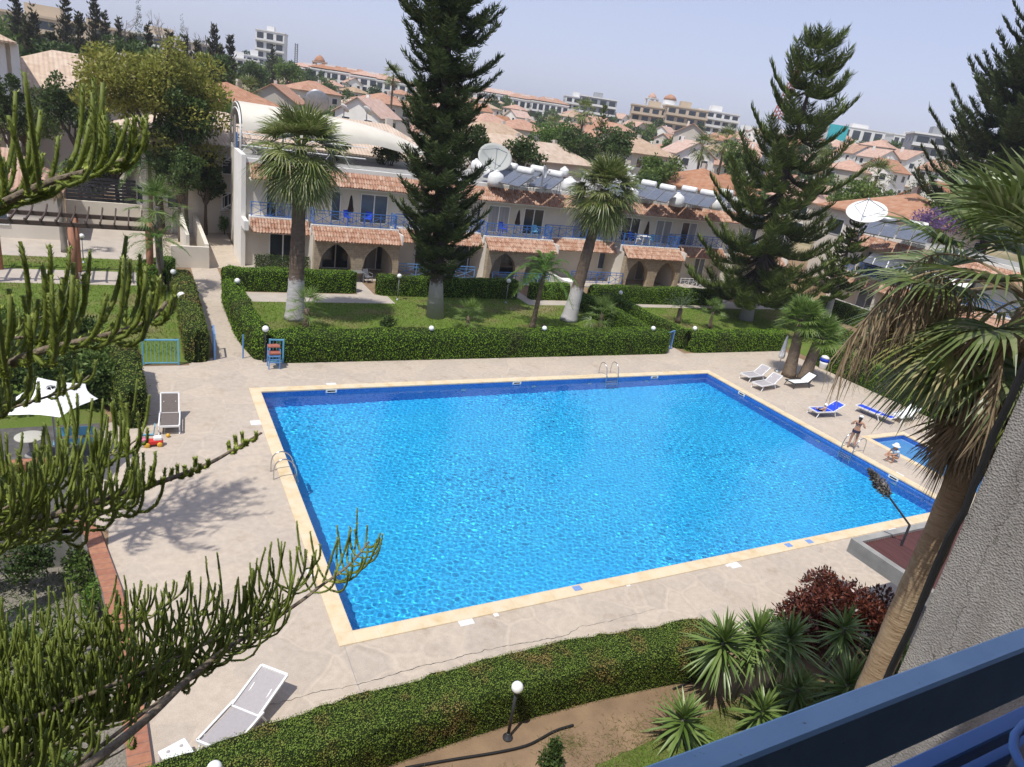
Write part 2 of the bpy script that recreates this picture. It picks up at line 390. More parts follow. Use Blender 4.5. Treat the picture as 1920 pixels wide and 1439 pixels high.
def hills():
    mb = MB(); n = 120; V = []; prof = []
    for i in range(n + 1):
        th = PHI0 + .75 - 1.5 * i / n; s = i / n
        hh = 62 + 118 * math.exp(-((s - .86) / .13) ** 2) + 62 * math.exp(-((s - .70) / .10) ** 2) + 22 * math.exp(-((s - .4) / .2) ** 2) + 9 * math.sin(s * 41) + 6 * math.sin(s * 83 + 1)
        for r, f in ((4000, .1), (4500, .55), (5000, .86), (5400, 1.0), (6000, .8)):
            z = 12 + (hh - 12) * f + (5 * math.sin(i * 1.7 + r) if f > .3 else 0)
            V.append((CAM[0] + r * math.cos(th), CAM[1] + r * math.sin(th), z))
    F = [(i * 5 + j, i * 5 + j + 1, (i + 1) * 5 + j + 1, (i + 1) * 5 + j) for i in range(n) for j in range(4)]
    return mb.add(V, F)
M['hill'] = pm('distant dry hills', (.30, .27, .22), (.20, .19, .16), .004, .95)
struct('hills', hills(), M['hill'], True)
deck_rects = [(-5.28, 34.6, -3.1, 18.25), (-5.6, -5.28, 5.8, 12.8), (-2.5, -1.35, 18.25, 19.1), (.25, 1.6, 18.25, 19.0), (8.6, 50.0, -3.5, -3.1), (13.4, 50.0, -12.0, -3.5), (-1.35, .25, 18.25, 36.0), (24.25, 25.75, 18.25, 30.0), (-3.6, 2.0, 36.0, 47.8)]
struct('pool_deck', sheet(deck_rects, [POOL, KID] + SUNK, 0.0), M['deck'])
# lawns, walks
struct('walkway', sheet([(.95, 10.1, 28.3, 30.3), (8.2, 9.3, 30.3, 34.2), (20.0, 24.2, 28.5, 30.3), (19.9, 20.9, 30.3, 34.2), (25.75, 52.0, 28.3, 30.3), (39.3, 41.0, 30.3, 35.5), (43.5, 53.2, 30.3, 33.5), (2.0, 53.5, 33.9, 37.9)], [], 0.004), M['paving'])
struct('lawn', sheet([(.85, 24.1, 18.6, 30.3), (26.2, 46.0, 18.6, 28.3), (35.6, 52.0, 6.0, 18.6), (-16, -2.4, 18.5, 31.2), (-16, -5.6, 12.8, 18.5), (-16, -3.2, 34.2, 37.4)], [(.95, 10.1, 28.3, 30.3), (20.0, 24.2, 28.5, 30.3)], 0.0), M['lawn'])
struct('garden_path', sheet([(-18, -3.2, 31.2, 34.2), (-18, -3.6, 37.4, 48.0)], [], 0.002), M['paving'])
struct('patio', sheet([(-14, -5.6, 5.9, 12.8)], [], 0.0), M['patio'])
mb = MB(); mb.box(-16, -4.2, -12, 5.95, -1.4, -1.05); struct('sunken_garden', mb, M['gravel'])
for (a, b, c, d) in [(-16, -5.5, 5.9, 6.1)]: mb = MB(); mb.box(a, b, c, d, -1.05, .0); struct('garden_bank', mb, M['concrete'])

# ---------------------------------------------------------------- swimming pools
def pool(name, label, R, depth, mos, cop_w, wl, sides=(1, 1, 1, 1)):
    x0, x1, y0, y1 = R
    root = thing(name, label, 'swimming pool', ((x0 + x1) / 2, (y0 + y1) / 2, -depth))
    mb = MB(); T = .15
    mb.quads([[(x0, y0, -depth), (x1, y0, -depth), (x1, y1, -depth), (x0, y1, -depth)]])
    wl_ = MB(); wl_.quads([[(x0, y0, -depth), (x0, y0, -.035), (x1, y0, -.035), (x1, y0, -depth)], [(x1, y1, -depth), (x1, y1, -.035), (x0, y1, -.035), (x0, y1, -depth)],
              [(x0, y1, -depth), (x0, y1, -.035), (x0, y0, -.035), (x0, y0, -depth)], [(x1, y0, -depth), (x1, y0, -.035), (x1, y1, -.035), (x1, y1, -depth)]])
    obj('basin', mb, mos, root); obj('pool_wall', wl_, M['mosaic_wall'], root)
    c = MB(); o_ = cop_w; ov = .03
    for a in [(x0 - o_, x1 + o_, y1 - ov, y1 + o_), (x0 - o_, x1 + o_, y0 - o_, y0 + ov), (x0 - o_, x0 + ov, y0 + ov, y1 - ov), (x1 - ov, x1 + o_, y0 + ov, y1 - ov)]:
        c.bbox(*a, -.035, .03, .012)
    obj('coping', c, M['coping'], root)
    return root
pool_o = pool('swimming_pool', 'large rectangular blue swimming pool with cream stone coping', POOL, 1.55, M['mosaic'], .40, -.16)
kid_o = pool('swimming_pool', 'small shallow pale blue children pool behind the large pool', KID, .5, M['mosaic_kid'], .3, -.16)
def ripple_surface(R, z, step, seed, amp=1.0):
    x0, x1, y0, y1 = R; nx, ny = int((x1 - x0) / step), int((y1 - y0) / step)
    X, Y = np.meshgrid(np.linspace(x0 + .001, x1 - .001, nx), np.linspace(y0 + .001, y1 - .001, ny), indexing='ij')
    rg = np.random.default_rng(seed); Z = np.zeros_like(X)
    for _ in range(60):
        lam = math.exp(rg.uniform(math.log(.10), math.log(.36))); th = rg.uniform(0, 2 * PI) if rg.random() < .6 else rg.normal(.9, .5)
        k = 2 * PI / lam; Z += .0080 * lam * rg.uniform(.4, 1) * np.sin(k * (X * math.cos(th) + Y * math.sin(th)) + rg.uniform(0, 6.28)) * amp / 4.2
    env = .75 + .25 * np.sin(X * .55 + 1) * np.cos(Y * .5)
    V = np.stack([X, Y, z + Z * env], -1).reshape(-1, 3)
    i = np.arange(nx * ny).reshape(nx, ny)
    F = np.stack([i[:-1, :-1], i[1:, :-1], i[1:, 1:], i[:-1, 1:]], -1).reshape(-1, 4)
    return MB().add(V, F)
wt = struct('pool_water', ripple_surface(POOL, -.16, .03, 3), M['water'], True)
wk = struct('pool_water', ripple_surface(KID, -.14, .06, 4, .6), M['water'], True)
sl.cycles.is_caustics_light = True
for o in (wt, wk): o.cycles.is_caustics_caster = True
for o in bpy.data.objects:
    if o.parent in (pool_o, kid_o) and o.name.startswith(('basin', 'pool_wall')): o.cycles.is_caustics_receiver = True
# fittings in the pool walls
for (px, py, side) in [(625, 741, 'b'), (977, 726, 'b'), (1237, 714, 'b'), (1382, 740, 'r'), (1665, 899, 'r')]:
    g = G(px, py, -.12)
    sk_ = MB(); fr = MB()
    if side == 'b':
        x = g[0]; sk_.box(x - .17, x + .17, 14.975, 14.99, -.145, -.065)
        for a in [(x - .24, x + .24, -.065, -.035), (x - .24, x + .24, -.18, -.145), (x - .24, x - .17, -.145, -.065), (x + .17, x + .24, -.145, -.065)]:
            fr.box(a[0], a[1], 14.955, 14.999, a[2], a[3])
    else:
        y = g[1]; sk_.box(24.775, 24.79, y - .17, y + .17, -.145, -.065)
        for a in [(y - .24, y + .24, -.065, -.035), (y - .24, y + .24, -.18, -.145), (y - .24, y - .17, -.145, -.065), (y + .17, y + .24, -.145, -.065)]:
            fr.box(24.755, 24.799, a[0], a[1], a[2], a[3])
    s_ = obj('skimmer', fr, M['plastic_white'], pool_o); obj('opening', sk_, M['black'], s_)
for x in (9.3, 13.2, 16.6, 20.4):
    mb = MB(); mb.lathe([(.13, 0), (.12, .03), (.02, .05)], k=16); mb.mat([[1, 0, 0], [0, 0, -1], [0, 1, 0]], (x, 14.995, -.62)); obj('underwater_light', mb, M['plastic_white'], pool_o)
for y in (2.6, 6.8, 10.6):
    mb = MB(); mb.lathe([(.13, 0), (.12, .03), (.02, .05)], k=16); mb.mat([[0, 0, -1], [0, 1, 0], [1, 0, 0]], (24.795, y, -.62)); obj('underwater_light', mb, M['plastic_white'], pool_o)
# ---------------------------------------------------------------- vegetation helpers
def unit(a): return a / (np.linalg.norm(a, axis=-1, keepdims=True) + 1e-12)
def rand_dirs(n, rg): return unit(rg.normal(size=(n, 3)))
def leaf_quads(P, D, Nn, L, Wd):
    """diamond leaves: base P, direction D, normal hint Nn, length L, width Wd (arrays)"""
    D = unit(D); Sd = unit(np.cross(D, Nn)); L = np.reshape(L, (-1, 1)); Wd = np.reshape(Wd, (-1, 1))
    m = P + D * L * .5
    return np.stack([P, m + Sd * Wd * .5, P + D * L, m - Sd * Wd * .5], 1)
def tri_split(mb):
    T = []
    V = np.concatenate(mb.V)
    for f in mb.F:
        for i in range(1, f.shape[1] - 1): T.append(f[:, [0, i, i + 1]])
    return V, np.concatenate(T)
def scatter(mb, dens, size, rg, tilt=.8, lift=(-.02, .04), keep=None, aspect=.5):
    V, T = tri_split(mb); a, b, c = V[T[:, 0]], V[T[:, 1]], V[T[:, 2]]
    n = np.cross(b - a, c - a); ar = np.linalg.norm(n, axis=1) / 2; nn = unit(n)
    tot = int(ar.sum() * dens); idx = rg.choice(len(T), tot, p=ar / ar.sum())
    r1, r2 = rg.random(tot), rg.random(tot); sw = r1 + r2 > 1; r1[sw] = 1 - r1[sw]; r2[sw] = 1 - r2[sw]
    P = a[idx] + r1[:, None] * (b - a)[idx] + r2[:, None] * (c - a)[idx]; Nr = nn[idx]
    if keep is not None:
        k = keep(P, Nr); P, Nr = P[k], Nr[k]; tot = len(P)
    D = unit(Nr * rg.uniform(0, .45, (tot, 1)) + rand_dirs(tot, rg) * tilt)
    D = unit(D - Nr * ((D * Nr).sum(1, keepdims=True) * .65)); P = P + Nr * rg.uniform(*lift, (tot, 1)) + Nr * (rg.random((tot, 1)) < .02) * size * rg.uniform(.3, 1.6, (tot, 1))
    L = size * rg.uniform(.6, 1.4, tot)
    return leaf_quads(P, D, unit(Nr + rand_dirs(tot, rg) * .4), L, L * aspect * rg.uniform(.7, 1.3, tot))
def resample(path, step):
    P = np.asarray(path, float); d = np.concatenate([[0], np.cumsum(np.linalg.norm(np.diff(P, axis=0), axis=1))])
    n = max(2, int(d[-1] / step) + 1); s = np.linspace(0, d[-1], n)
    return np.stack([np.interp(s, d, P[:, i]) for i in range(P.shape[1])], 1)
def smooth_path(P, it=3):
    P = np.asarray(P, float)
    for _ in range(it):
        Q = [P[0]]
        for a, b in zip(P, P[1:]): Q += [a * .75 + b * .25, a * .25 + b * .75]
        P = np.array(Q + [P[-1]])
    return P
M['hedge_core'] = pm('hedge twigs', (.022, .034, .010), (.012, .018, .006), 9, .9, spec=.05)  # near-black solid core, shade between the leaves put into its colour
M['hedge'] = leafm('hedge leaves', (.09, .19, .012), (.165, .305, .022), (.235, .37, .036), .10, .6, patch=(.105, .125, .03), patch_scale=.5, spec=.2)
M['hedge_dry'] = leafm('hedge leaves with dry tips', (.08, .14, .016), (.145, .20, .03), (.22, .23, .06), .10, .6, patch=(.22, .15, .055), patch_scale=.9, spec=.2)
M['hedge_front'] = leafm('clipped hedge leaves', (.10, .17, .018), (.16, .24, .034), (.235, .29, .06), .10, .6, patch=(.30, .215, .07), patch_scale=1.5, spec=.2)
hrg = np.random.default_rng(11)
def hedge_body(path, width, hgt, z0=0.0, rough=.035, endr=None):
    P = resample(smooth_path(path, 2) if len(path) > 2 else path, .3); n = len(P)
    T = unit(np.gradient(P, axis=0)); Nn = np.stack([T[:, 1], -T[:, 0]], 1)
    er = width * .45 if endr is None else endr
    prof = [(-1, .0), (-1.02, .35), (-1.0, .72), (-.93, .9), (-.75, .985), (-.35, 1.0), (0, 1.01), (.35, 1.0), (.75, .985), (.93, .9), (1.0, .72), (1.02, .35), (1, .0)]
    rings = [(P[0] - T[0] * er * math.sin(a), Nn[0], math.cos(a)) for a in (1.25, .8, .4)] + [(P[i], Nn[i], 1.0) for i in range(n)] + [(P[-1] + T[-1] * er * math.sin(a), Nn[-1], math.cos(a)) for a in (.4, .8, 1.25)]
    V = []
    for c, nn_, sc in rings:
        for o_, z in prof:
            j = hrg.normal(0, rough, 3) * (z > .01)
            V.append((c[0] + nn_[0] * o_ * width / 2 * sc + j[0], c[1] + nn_[1] * o_ * width / 2 * sc + j[1], z0 + z * (hgt * (1 if sc > .9 else .96) + .035 * math.sin(c[0] * 1.3 + c[1] * .9) + .025 * math.sin(c[0] * 3.1 - c[1] * 2.3 + 1)) + j[2] * .6))
    k = len(prof); m = len(rings)
    F = [(i * k + j, i * k + j + 1, (i + 1) * k + j + 1, (i + 1) * k + j) for i in range(m - 1) for j in range(k - 1)]
    mb = MB().add(V, F); mb.F.append(np.array([list(range(k)), [(m - 1) * k + j for j in range(k)][::-1]])); return mb
def hedge(label, path, width, hgt, size=.07, dens=330, mat='hedge', group='clipped hedges of the garden', z0=0.0):
    mb = hedge_body(path, width, hgt, z0)
    c = thing('hedge', label, 'hedge', mb.bottom(), 0, group)
    obj('shade_core', mb, M['hedge_core'], c, True)
    l = MB().quads(scatter(mb, dens, size, hrg, .75, (-.025, .05))); obj('leaves', l, M[mat], c)
    return c

# ---- clouds of leaves
def leaf_cloud(centers, radii, n, size, rg, shell=.5, up=.25, aspect=.5):
    """n leaves spread through ellipsoids, denser towards their outside"""
    centers = np.asarray(centers, float); radii = np.asarray(radii, float)
    if radii.ndim == 1: radii = np.repeat(radii[:, None], 3, 1)
    w_ = radii.prod(1) ** (2 / 3); idx = rg.choice(len(centers), n, p=w_ / w_.sum())
    d = rand_dirs(n, rg); r = shell + (1 - shell) * rg.random(n) ** .6
    off = d * r[:, None]; P = centers[idx] + off * radii[idx]
    D = unit(d * .6 + rand_dirs(n, rg) * .9 + np.array([0, 0, up])); L = size * rg.uniform(.6, 1.4, n)
    return leaf_quads(P, D, unit(d + rand_dirs(n, rg) * .8), L, L * aspect)
def limb(mb, p, q, r0, r1, rg, wob=.08, k=6, n=6):
    p, q = np.asarray(p, float), np.asarray(q, float); t = np.linspace(0, 1, n)[:, None]
    L = np.linalg.norm(q - p); P = p + (q - p) * t + rg.normal(0, wob * L / n, (n, 3)) * np.sin(t * PI)
    mb.tube(P, np.linspace(r0, r1, n), k); return mb
M['bark'] = pm('grey brown bark', (.16, .12, .09), (.07, .055, .045), 5, .9, .7, 25, stretch=(1, 1, .3), spec=.1)
M['bark_pale'] = pm('pale bark', (.30, .27, .23), (.16, .14, .12), 4, .9, .5, 20, stretch=(1, 1, .3), spec=.1)
M['bark_white'] = None
def whitewashed(name, c1, c2, zlim, white=(.52, .50, .49), ring=30.0):
    """trunk bark, limewashed up to zlim metres"""
    m, t, p, o = _new(name); v = coord(t, (1, 1, 1), 'obj'); n = noise(t, v, 5, 6, dist=.6); n2 = noise(t, coord(t, (1.6, 1.6, 5), 'obj'), 2.0, 5)
    c = mix(t, .5, ramp(t, n.outputs[0], [(.3, c2), (.7, c1)]), ramp(t, n2.outputs[0], [(.3, c2), (.7, c1)]))
    sx = N(t, 'ShaderNodeSeparateXYZ'); t.links.new(v, sx.inputs[0])
    h = math_(t, 'ADD', sx.outputs['Z'], math_(t, 'MULTIPLY', math_(t, 'SUBTRACT', n.outputs[0], .5), 1.2))
    f = ramp(t, math_(t, 'DIVIDE', h, max(zlim, .01) * 2), [(.47, (1, 1, 1)), (.53, (0, 0, 0))]) if zlim else None
    if f is not None: c = mix(t, math_(t, 'MULTIPLY', f, .88), c, white)
    t.links.new(c, p.inputs['Base Color']); p.inputs['Roughness'].default_value = .9; p.inputs['Specular IOR Level'].default_value = .1
    bump(t, p, n2.outputs[0], .8, .04); return m
M['leaf_mid'] = leafm('mid green leaves', (.06, .11, .02), (.11, .175, .036), (.18, .235, .06), .32)
M['leaf_dark'] = leafm('dark green leaves', (.032, .060, .015), (.062, .105, .025), (.11, .155, .04), .28)
M['leaf_olive'] = leafm('yellow green leaves', (.17, .195, .03), (.28, .29, .055), (.40, .37, .10), .35)
M['leaf_bright'] = leafm('bright green leaves', (.06, .13, .015), (.11, .21, .03), (.18, .27, .06), .35)
M['leaf_red'] = leafm('copper red leaves', (.045, .016, .012), (.12, .030, .018), (.22, .07, .035), .2, .35, spec=.5)
M['leaf_purple'] = leafm('purple blossom', (.14, .08, .22), (.24, .16, .34), None, .3)
def leafy_tree(name, label, cat, base, h, crown, n, size, mat, rg, trunk_r=.22, group=None, clump=1.0, nclump=40, bark='bark'):
    """crown: list of (dx,dy,z,rx,ry,rz); clumps of leaves fill each lobe, with gaps between clumps"""
    base = np.asarray(base, float); root = thing(name, label, cat, base, 0, group)
    tb = MB(); C = np.array([(base[0] + c[0], base[1] + c[1], base[2] + c[2]) for c in crown]); Rr = np.array([c[3:6] for c in crown])
    fork = base + np.array([0, 0, min(c[2] - c[5] for c in crown) * .9 + .2])
    limb(tb, base - np.array([0, 0, .1]), fork, trunk_r * 1.25, trunk_r * .8, rg, .05, 8)
    cl, cr = [], []
    for c, r in zip(C, Rr):
        limb(tb, fork, c, trunk_r * .6, trunk_r * .2, rg, .3)
        k = max(4, int(nclump * (r.prod() ** (2 / 3)) / (Rr.prod(1) ** (2 / 3)).sum()))
        d = rand_dirs(k, rg); pos = c + d * r * (rg.random((k, 1)) ** .4) * .86
        for q in pos[:: max(1, k // 6)]: limb(tb, c + (q - c) * .1, q, trunk_r * .2, trunk_r * .05, rg, .3, 4, 4)
        cl += list(pos); cr += list(clump * rg.uniform(.55, 1.2, (k, 1)) * np.array([[1, 1, .72]]))
    obj('trunk', tb, M[bark], root, True)
    lv = MB().quads(leaf_cloud(cl, np.array(cr), n, size, rg, .35, .2)); obj('crown', lv, M[mat], root)
    return root
def shrub(name, label, cat, base, lobes, n, size, mat, rg, group=None, aspect=.5):
    base = np.asarray(base, float); root = thing(name, label, cat, base, 0, group); tb = MB(); cl, cr = [], []
    for (dx, dy, z, rx, ry, rz_) in lobes:
        c = base + np.array([dx, dy, z]); limb(tb, base, c, .05, .02, rg, .2, 5, 5)
        k = 14; d = rand_dirs(k, rg); pos = c + d * np.array([rx, ry, rz_]) * (rg.random((k, 1)) ** .5) * .85
        for q in pos[::3]: limb(tb, c, q, .02, .008, rg, .2, 4, 4)
        cl += list(pos); cr += list(np.array([[rx, ry, rz_]]) * rg.uniform(.28, .5, (k, 1)))
    obj('stem', tb, M['bark'], root, True)
    obj('foliage', MB().quads(leaf_cloud(cl, np.array(cr), n, size, rg, .3, .3, aspect)), M[mat], root); return root

# ---- palms
M['palm_trunk'] = whitewashed('palm trunk', (.20, .15, .11), (.09, .065, .05), 2.3)
M['palm_trunk_plain'] = whitewashed('bare palm trunk', (.22, .17, .12), (.10, .075, .055), 0)
M['pine_trunk'] = whitewashed('pine trunk', (.11, .085, .07), (.05, .04, .035), 2.2, (.40, .38, .37))
M['palm_leaf'] = leafm('fan palm leaflets', (.085, .13, .024), (.18, .22, .055), (.32, .33, .15), .25, .42, spec=.55, objvar=.1)
M['palm_small'] = leafm('young palm leaflets', (.075, .15, .022), (.145, .225, .045), (.22, .28, .09), .3, .4, spec=.5)
M['feather_leaf'] = leafm('feather palm leaflets', (.045, .12, .015), (.09, .18, .03), (.15, .23, .05), .35, .45)
M['date_leaf'] = leafm('grey green palm leaflets', (.06, .10, .045), (.11, .15, .075), None, .25, .45)
M['dead_leaf'] = leafm('dead palm leaves', (.14, .10, .055), (.24, .175, .10), (.36, .28, .17), .15, .8)
def strip(P, Wd, Sd):
    """tapering blade along points P (k,3), widths (k,), side vector"""
    a = P + Sd * Wd[:, None] / 2; b = P - Sd * Wd[:, None] / 2
    return np.stack([a[:-1], b[:-1], b[1:], a[1:]], 1)
def fan_frond(mb, base, az, el, pl, bl, rg, K=24, seg=3, wid=.05, droop=.5, spread=2.05, petiole=None, cup=.25):
    d = np.array([math.cos(az) * math.cos(el), math.sin(az) * math.cos(el), math.sin(el)]); sd = np.array([-math.sin(az), math.cos(az), 0.0]); up = np.cross(sd, d) * -1
    up = np.cross(d, sd)
    t = np.linspace(0, 1, 5)[:, None]; sag = .18 * pl
    pp = base + d * pl * t - np.array([0, 0, 1]) * sag * t ** 2
    (petiole or mb).quads(strip(pp, np.linspace(wid * 1.2, wid * .6, 5), sd))
    hub = pp[-1]; d2 = unit(pp[-1] - pp[-2]); roll = rg.normal(0, .25); sd2 = sd * math.cos(roll) + up * math.sin(roll); u2 = np.cross(d2, sd2)
    for k in range(K):
        th = (k / (K - 1) - .5) * 2 * spread + rg.normal(0, .02); ll = bl * (.72 + .28 * math.cos(th * .75)) * rg.uniform(.92, 1.05)
        dd = unit(d2 * math.cos(th) + sd2 * math.sin(th) + u2 * (cup * (abs(th) ** .8) * .5))
        s = np.linspace(0, 1, seg + 1); P = hub + dd * (ll * s)[:, None] - np.array([0, 0, 1]) * (droop * ll * np.clip(s - .45, 0, 1) ** 1.6 * rg.uniform(.5, 1.5))[:, None]
        sdv = unit(np.cross(dd, u2 + rg.normal(0, .25, 3))); Wd = wid * np.interp(s, [0, .5, 1], [.55, 1.0, .06])
        mb.quads(strip(P, Wd, sdv))
def palm_trunk_mb(pts, r0, r1, flare=1.35):
    P = resample(smooth_path(pts, 2), .25); n = len(P); s = np.linspace(0, 1, n)
    r = r0 + (r1 - r0) * s; r = r * (1 + (flare - 1) * np.exp(-s * n * .25 / .9)) * (1 + .03 * np.sin(np.arange(n) * 2.3))
    return MB().tube(P, r, 12)
def fan_palm(name, label, pts, r0, r1, nf, pl, bl, rg, K=24, seg=3, wid=.055, mat='palm_leaf', trunk='palm_trunk', dead=14, strands=0, group=None, elmin=-1.05, droop=.55):
    pts = np.asarray(pts, float); root = thing(name, label, 'palm tree', pts[0], 0, group)
    obj('trunk', palm_trunk_mb(pts, r0, r1), M[trunk], root, True)
    top = pts[-1]; cr = MB()
    for i in range(nf):
        s = (i + .5) / nf; el = 1.45 - (1.45 - elmin) * s ** 1.05 + rg.normal(0, .07); az = i * 2.39996 + rg.normal(0, .12)
        b = top + np.array([math.cos(az), math.sin(az), 0]) * r1 * .6 + np.array([0, 0, .45 - .9 * s * .8])
        fan_frond(cr, b, az, el, pl * (.75 + .35 * min(1, s * 2.5)), bl * rg.uniform(.85, 1.1), rg, K, seg, wid, droop * (.6 + s), petiole=None)
    obj('crown', cr, M[mat], root)
    if dead:
        dm = MB()
        for i in range(dead):
            az = i * 2.39996 + rg.normal(0, .3); el = rg.uniform(-1.5, -1.15)
            b = top + np.array([math.cos(az), math.sin(az), 0]) * r1 * .8 + np.array([0, 0, -.35 - .35 * rg.random()])
            fan_frond(dm, b, az, el, pl * .55, bl * rg.uniform(.6, .85), rg, max(8, K // 2), seg, wid, .5, spread=.9, cup=.1)
        for i in range(strands):
            az = rg.uniform(0, 6.28); b = top + np.array([0, 0, .1]); L = rg.uniform(1.6, 2.6); t = np.linspace(0, 1, 7)
            dx = np.array([math.cos(az), math.sin(az), 0])
            P = b + dx * (L * .62 * np.sin(t * 1.45))[:, None] + np.array([0, 0, 1]) * (.35 * np.sin(t * 3) - L * .95 * t ** 2.4)[:, None]
            dm.quads(strip(P, np.full(7, .03), np.array([-dx[1], dx[0], 0])))
            for j in range(30):
                u_ = rg.uniform(.55, 1); q = np.array([np.interp(u_, t, P[:, c]) for c in range(3)]); ln = rg.uniform(.25, .6)
                e = q + np.array([rg.normal(0, .07), rg.normal(0, .07), -ln]); dm.quads(strip(np.array([q, (q + e) / 2 + rg.normal(0, .02, 3), e]), np.array([.025, .02, .006]), unit(rg.normal(size=3) * np.array([1, 1, .05]))))
        obj('dead_leaves', dm, M['dead_leaf'], root)
    return root
def feather_frond(mb, base, az, el, L, rg, n=26, ll=.45, droop=.9, wid=.035, vee=.35):
    d = np.array([math.cos(az), math.sin(az), 0.0]); sd = np.array([-math.sin(az), math.cos(az), 0.0]); t = np.linspace(0, 1, 9)
    P = base + d * (L * math.cos(el) * t)[:, None] + np.array([0, 0, 1]) * (L * (math.sin(el) * t - droop * t ** 2.2))[:, None]
    mb.quads(strip(P, np.linspace(wid * 1.2, wid * .3, 9), sd))
    for k in range(n):
        u_ = .12 + .88 * (k + .5) / n; c = np.array([np.interp(u_, t, P[:, i]) for i in range(3)]); tg = unit(np.array([np.interp(min(1, u_ + .08), t, P[:, i]) for i in range(3)]) - np.array([np.interp(u_ - .08, t, P[:, i]) for i in range(3)]))
        l_ = ll * math.sin(PI * min(1, .15 + u_ * .85)) ** .6 * rg.uniform(.85, 1.1)
        for s_ in (-1, 1):
            dd = unit(sd * s_ + tg * .7 + np.array([0, 0, vee + rg.normal(0, .15)])); s = np.array([0, .5, 1]); Q = c + dd * (l_ * s)[:, None] - np.array([0, 0, 1]) * (l_ * .35 * s ** 2)[:, None]
            mb.quads(strip(Q, np.array([wid * .6, wid, .004]), unit(np.cross(dd, np.array([0, 0, 1]) + rg.normal(0, .3, 3)))))
def feather_palm(name, label, pts, r0, r1, nf, L, rg, mat='feather_leaf', trunk='palm_trunk_plain', elr=(1.3, -.2), droop=.7, ll=.45, n=26, group=None, wid=.035):
    pts = np.asarray(pts, float); root = thing(name, label, 'palm tree', pts[0], 0, group)
    obj('trunk', palm_trunk_mb(pts, r0, r1), M[trunk], root, True); cr = MB()
    for i in range(nf):
        s = (i + .5) / nf; feather_frond(cr, pts[-1] + np.array([0, 0, .05]), i * 2.39996 + rg.normal(0, .15), elr[0] + (elr[1] - elr[0]) * s, L * rg.uniform(.85, 1.1), rg, n, ll, droop * (.5 + s * .7), wid)
    obj('crown', cr, M[mat], root); return root

# ---- araucarias seen whole
M['needle_dark'] = leafm('dark pine foliage', (.036, .060, .014), (.072, .105, .026), (.13, .16, .048), .15, .6, spec=.25, objvar=.05)
M['needle_green'] = leafm('green pine foliage', (.060, .095, .018), (.12, .165, .034), (.20, .24, .06), .15, .6, spec=.25, objvar=.05)
M['needle_brown'] = leafm('dry pine foliage', (.042, .048, .024), (.08, .085, .042), (.125, .12, .065), .1, .7, objvar=.2)
def conifer(name, label, base, h, r_at, z0, rg, mat='needle_dark', gap=.5, per=6, trunk_r=.4, trunk='pine_trunk', rise=.25, curl=.5, blen=.45, bw=.06, step=.16, lean=(0, 0), group=None, cat='pine tree', up=.5, side=3, gapvar=.2, lat=1.0, rv=(.72, 1.12), gtop=.35, tiltup=0.0, ctop=0.0):
    """whorls of branches carrying upswept sprays; r_at(s) gives branch length for relative height s"""
    base = np.asarray(base, float); root = thing(name, label, cat, base, 0, group)
    ax = lambda z: base + np.array([lean[0] * z, lean[1] * z, z]); tb = MB()
    zs = np.linspace(0, h, 14); tb.tube([ax(z) for z in zs] if True else None, trunk_r * (1 - .93 * zs / h) * (1 + .35 * np.exp(-zs / .5)), 10)
    P0, D0, L0 = [], [], []; z = z0
    while z < h - .1:
        s = (z - z0) / (h - z0); r = r_at(s); a0 = rg.uniform(0, 6.28)
        for b in range(per):
            az = a0 + b * 2 * PI / per + rg.normal(0, .18); L = r * rg.uniform(*rv)
            if L < .15: continue
            d = np.array([math.cos(az), math.sin(az), 0]); t = np.linspace(0, 1, 6); ri = rise + tiltup * (s - .4) + rg.normal(0, .1); cu = curl * (1 + ctop * (s - .4))
            C = ax(z + rg.normal(0, gap * gapvar)) + d * (L * t)[:, None] + np.array([0, 0, 1]) * (L * (ri * t + cu * t ** 2.5 - .25 * np.sin(PI * t)))[:, None]
            tb.tube(C, np.linspace(.022 * L + .02, .008, 6), 4, False)
            m = max(2, int(L / step)); tt = np.linspace(.18, 1, m)
            Q = np.stack([np.interp(tt, t, C[:, i]) for i in range(3)], 1); tg = unit(np.gradient(Q, axis=0)); sd = np.array([-d[1], d[0], 0])
            for k in range(side):
                sg = rg.choice([-1, 1], (m, 1)) * rg.uniform(.25, 1.0, (m, 1)) * lat
                P0.append(Q + rg.normal(0, .03, (m, 3))); D0.append(unit(tg * rg.uniform(.2, .9, (m, 1)) + sd * sg + np.array([0, 0, 1]) * rg.uniform(up - .4, up + .4, (m, 1))))
                L0.append(blen * rg.uniform(.6, 1.25, m) * (.6 + .4 * np.sin(PI * tt ** .8)))
        z += gap * (1 - gtop * s) * rg.uniform(.85, 1.15)
    P0, D0, L0 = np.concatenate(P0), np.concatenate(D0), np.concatenate(L0); n = len(P0); fm = MB()
    for r_ in range(2):     # two crossed curved blades per spray
        hint = rand_dirs(n, rg); sd = unit(np.cross(D0, hint)); mid = P0 + D0 * L0[:, None] * .55; tip = P0 + D0 * L0[:, None] * .95 + np.array([0, 0, 1]) * (L0 * .22)[:, None]
        w_ = bw * rg.uniform(.7, 1.3, (n, 1))
        fm.quads(np.stack([P0 + sd * w_ * .3, P0 - sd * w_ * .3, mid - sd * w_ * .5, mid + sd * w_ * .5], 1)); fm.quads(np.stack([mid + sd * w_ * .5, mid - sd * w_ * .5, tip - sd * w_ * .12, tip + sd * w_ * .12], 1))
    obj('trunk', tb, M[trunk], root, True); obj('crown', fm, M[mat], root); return root
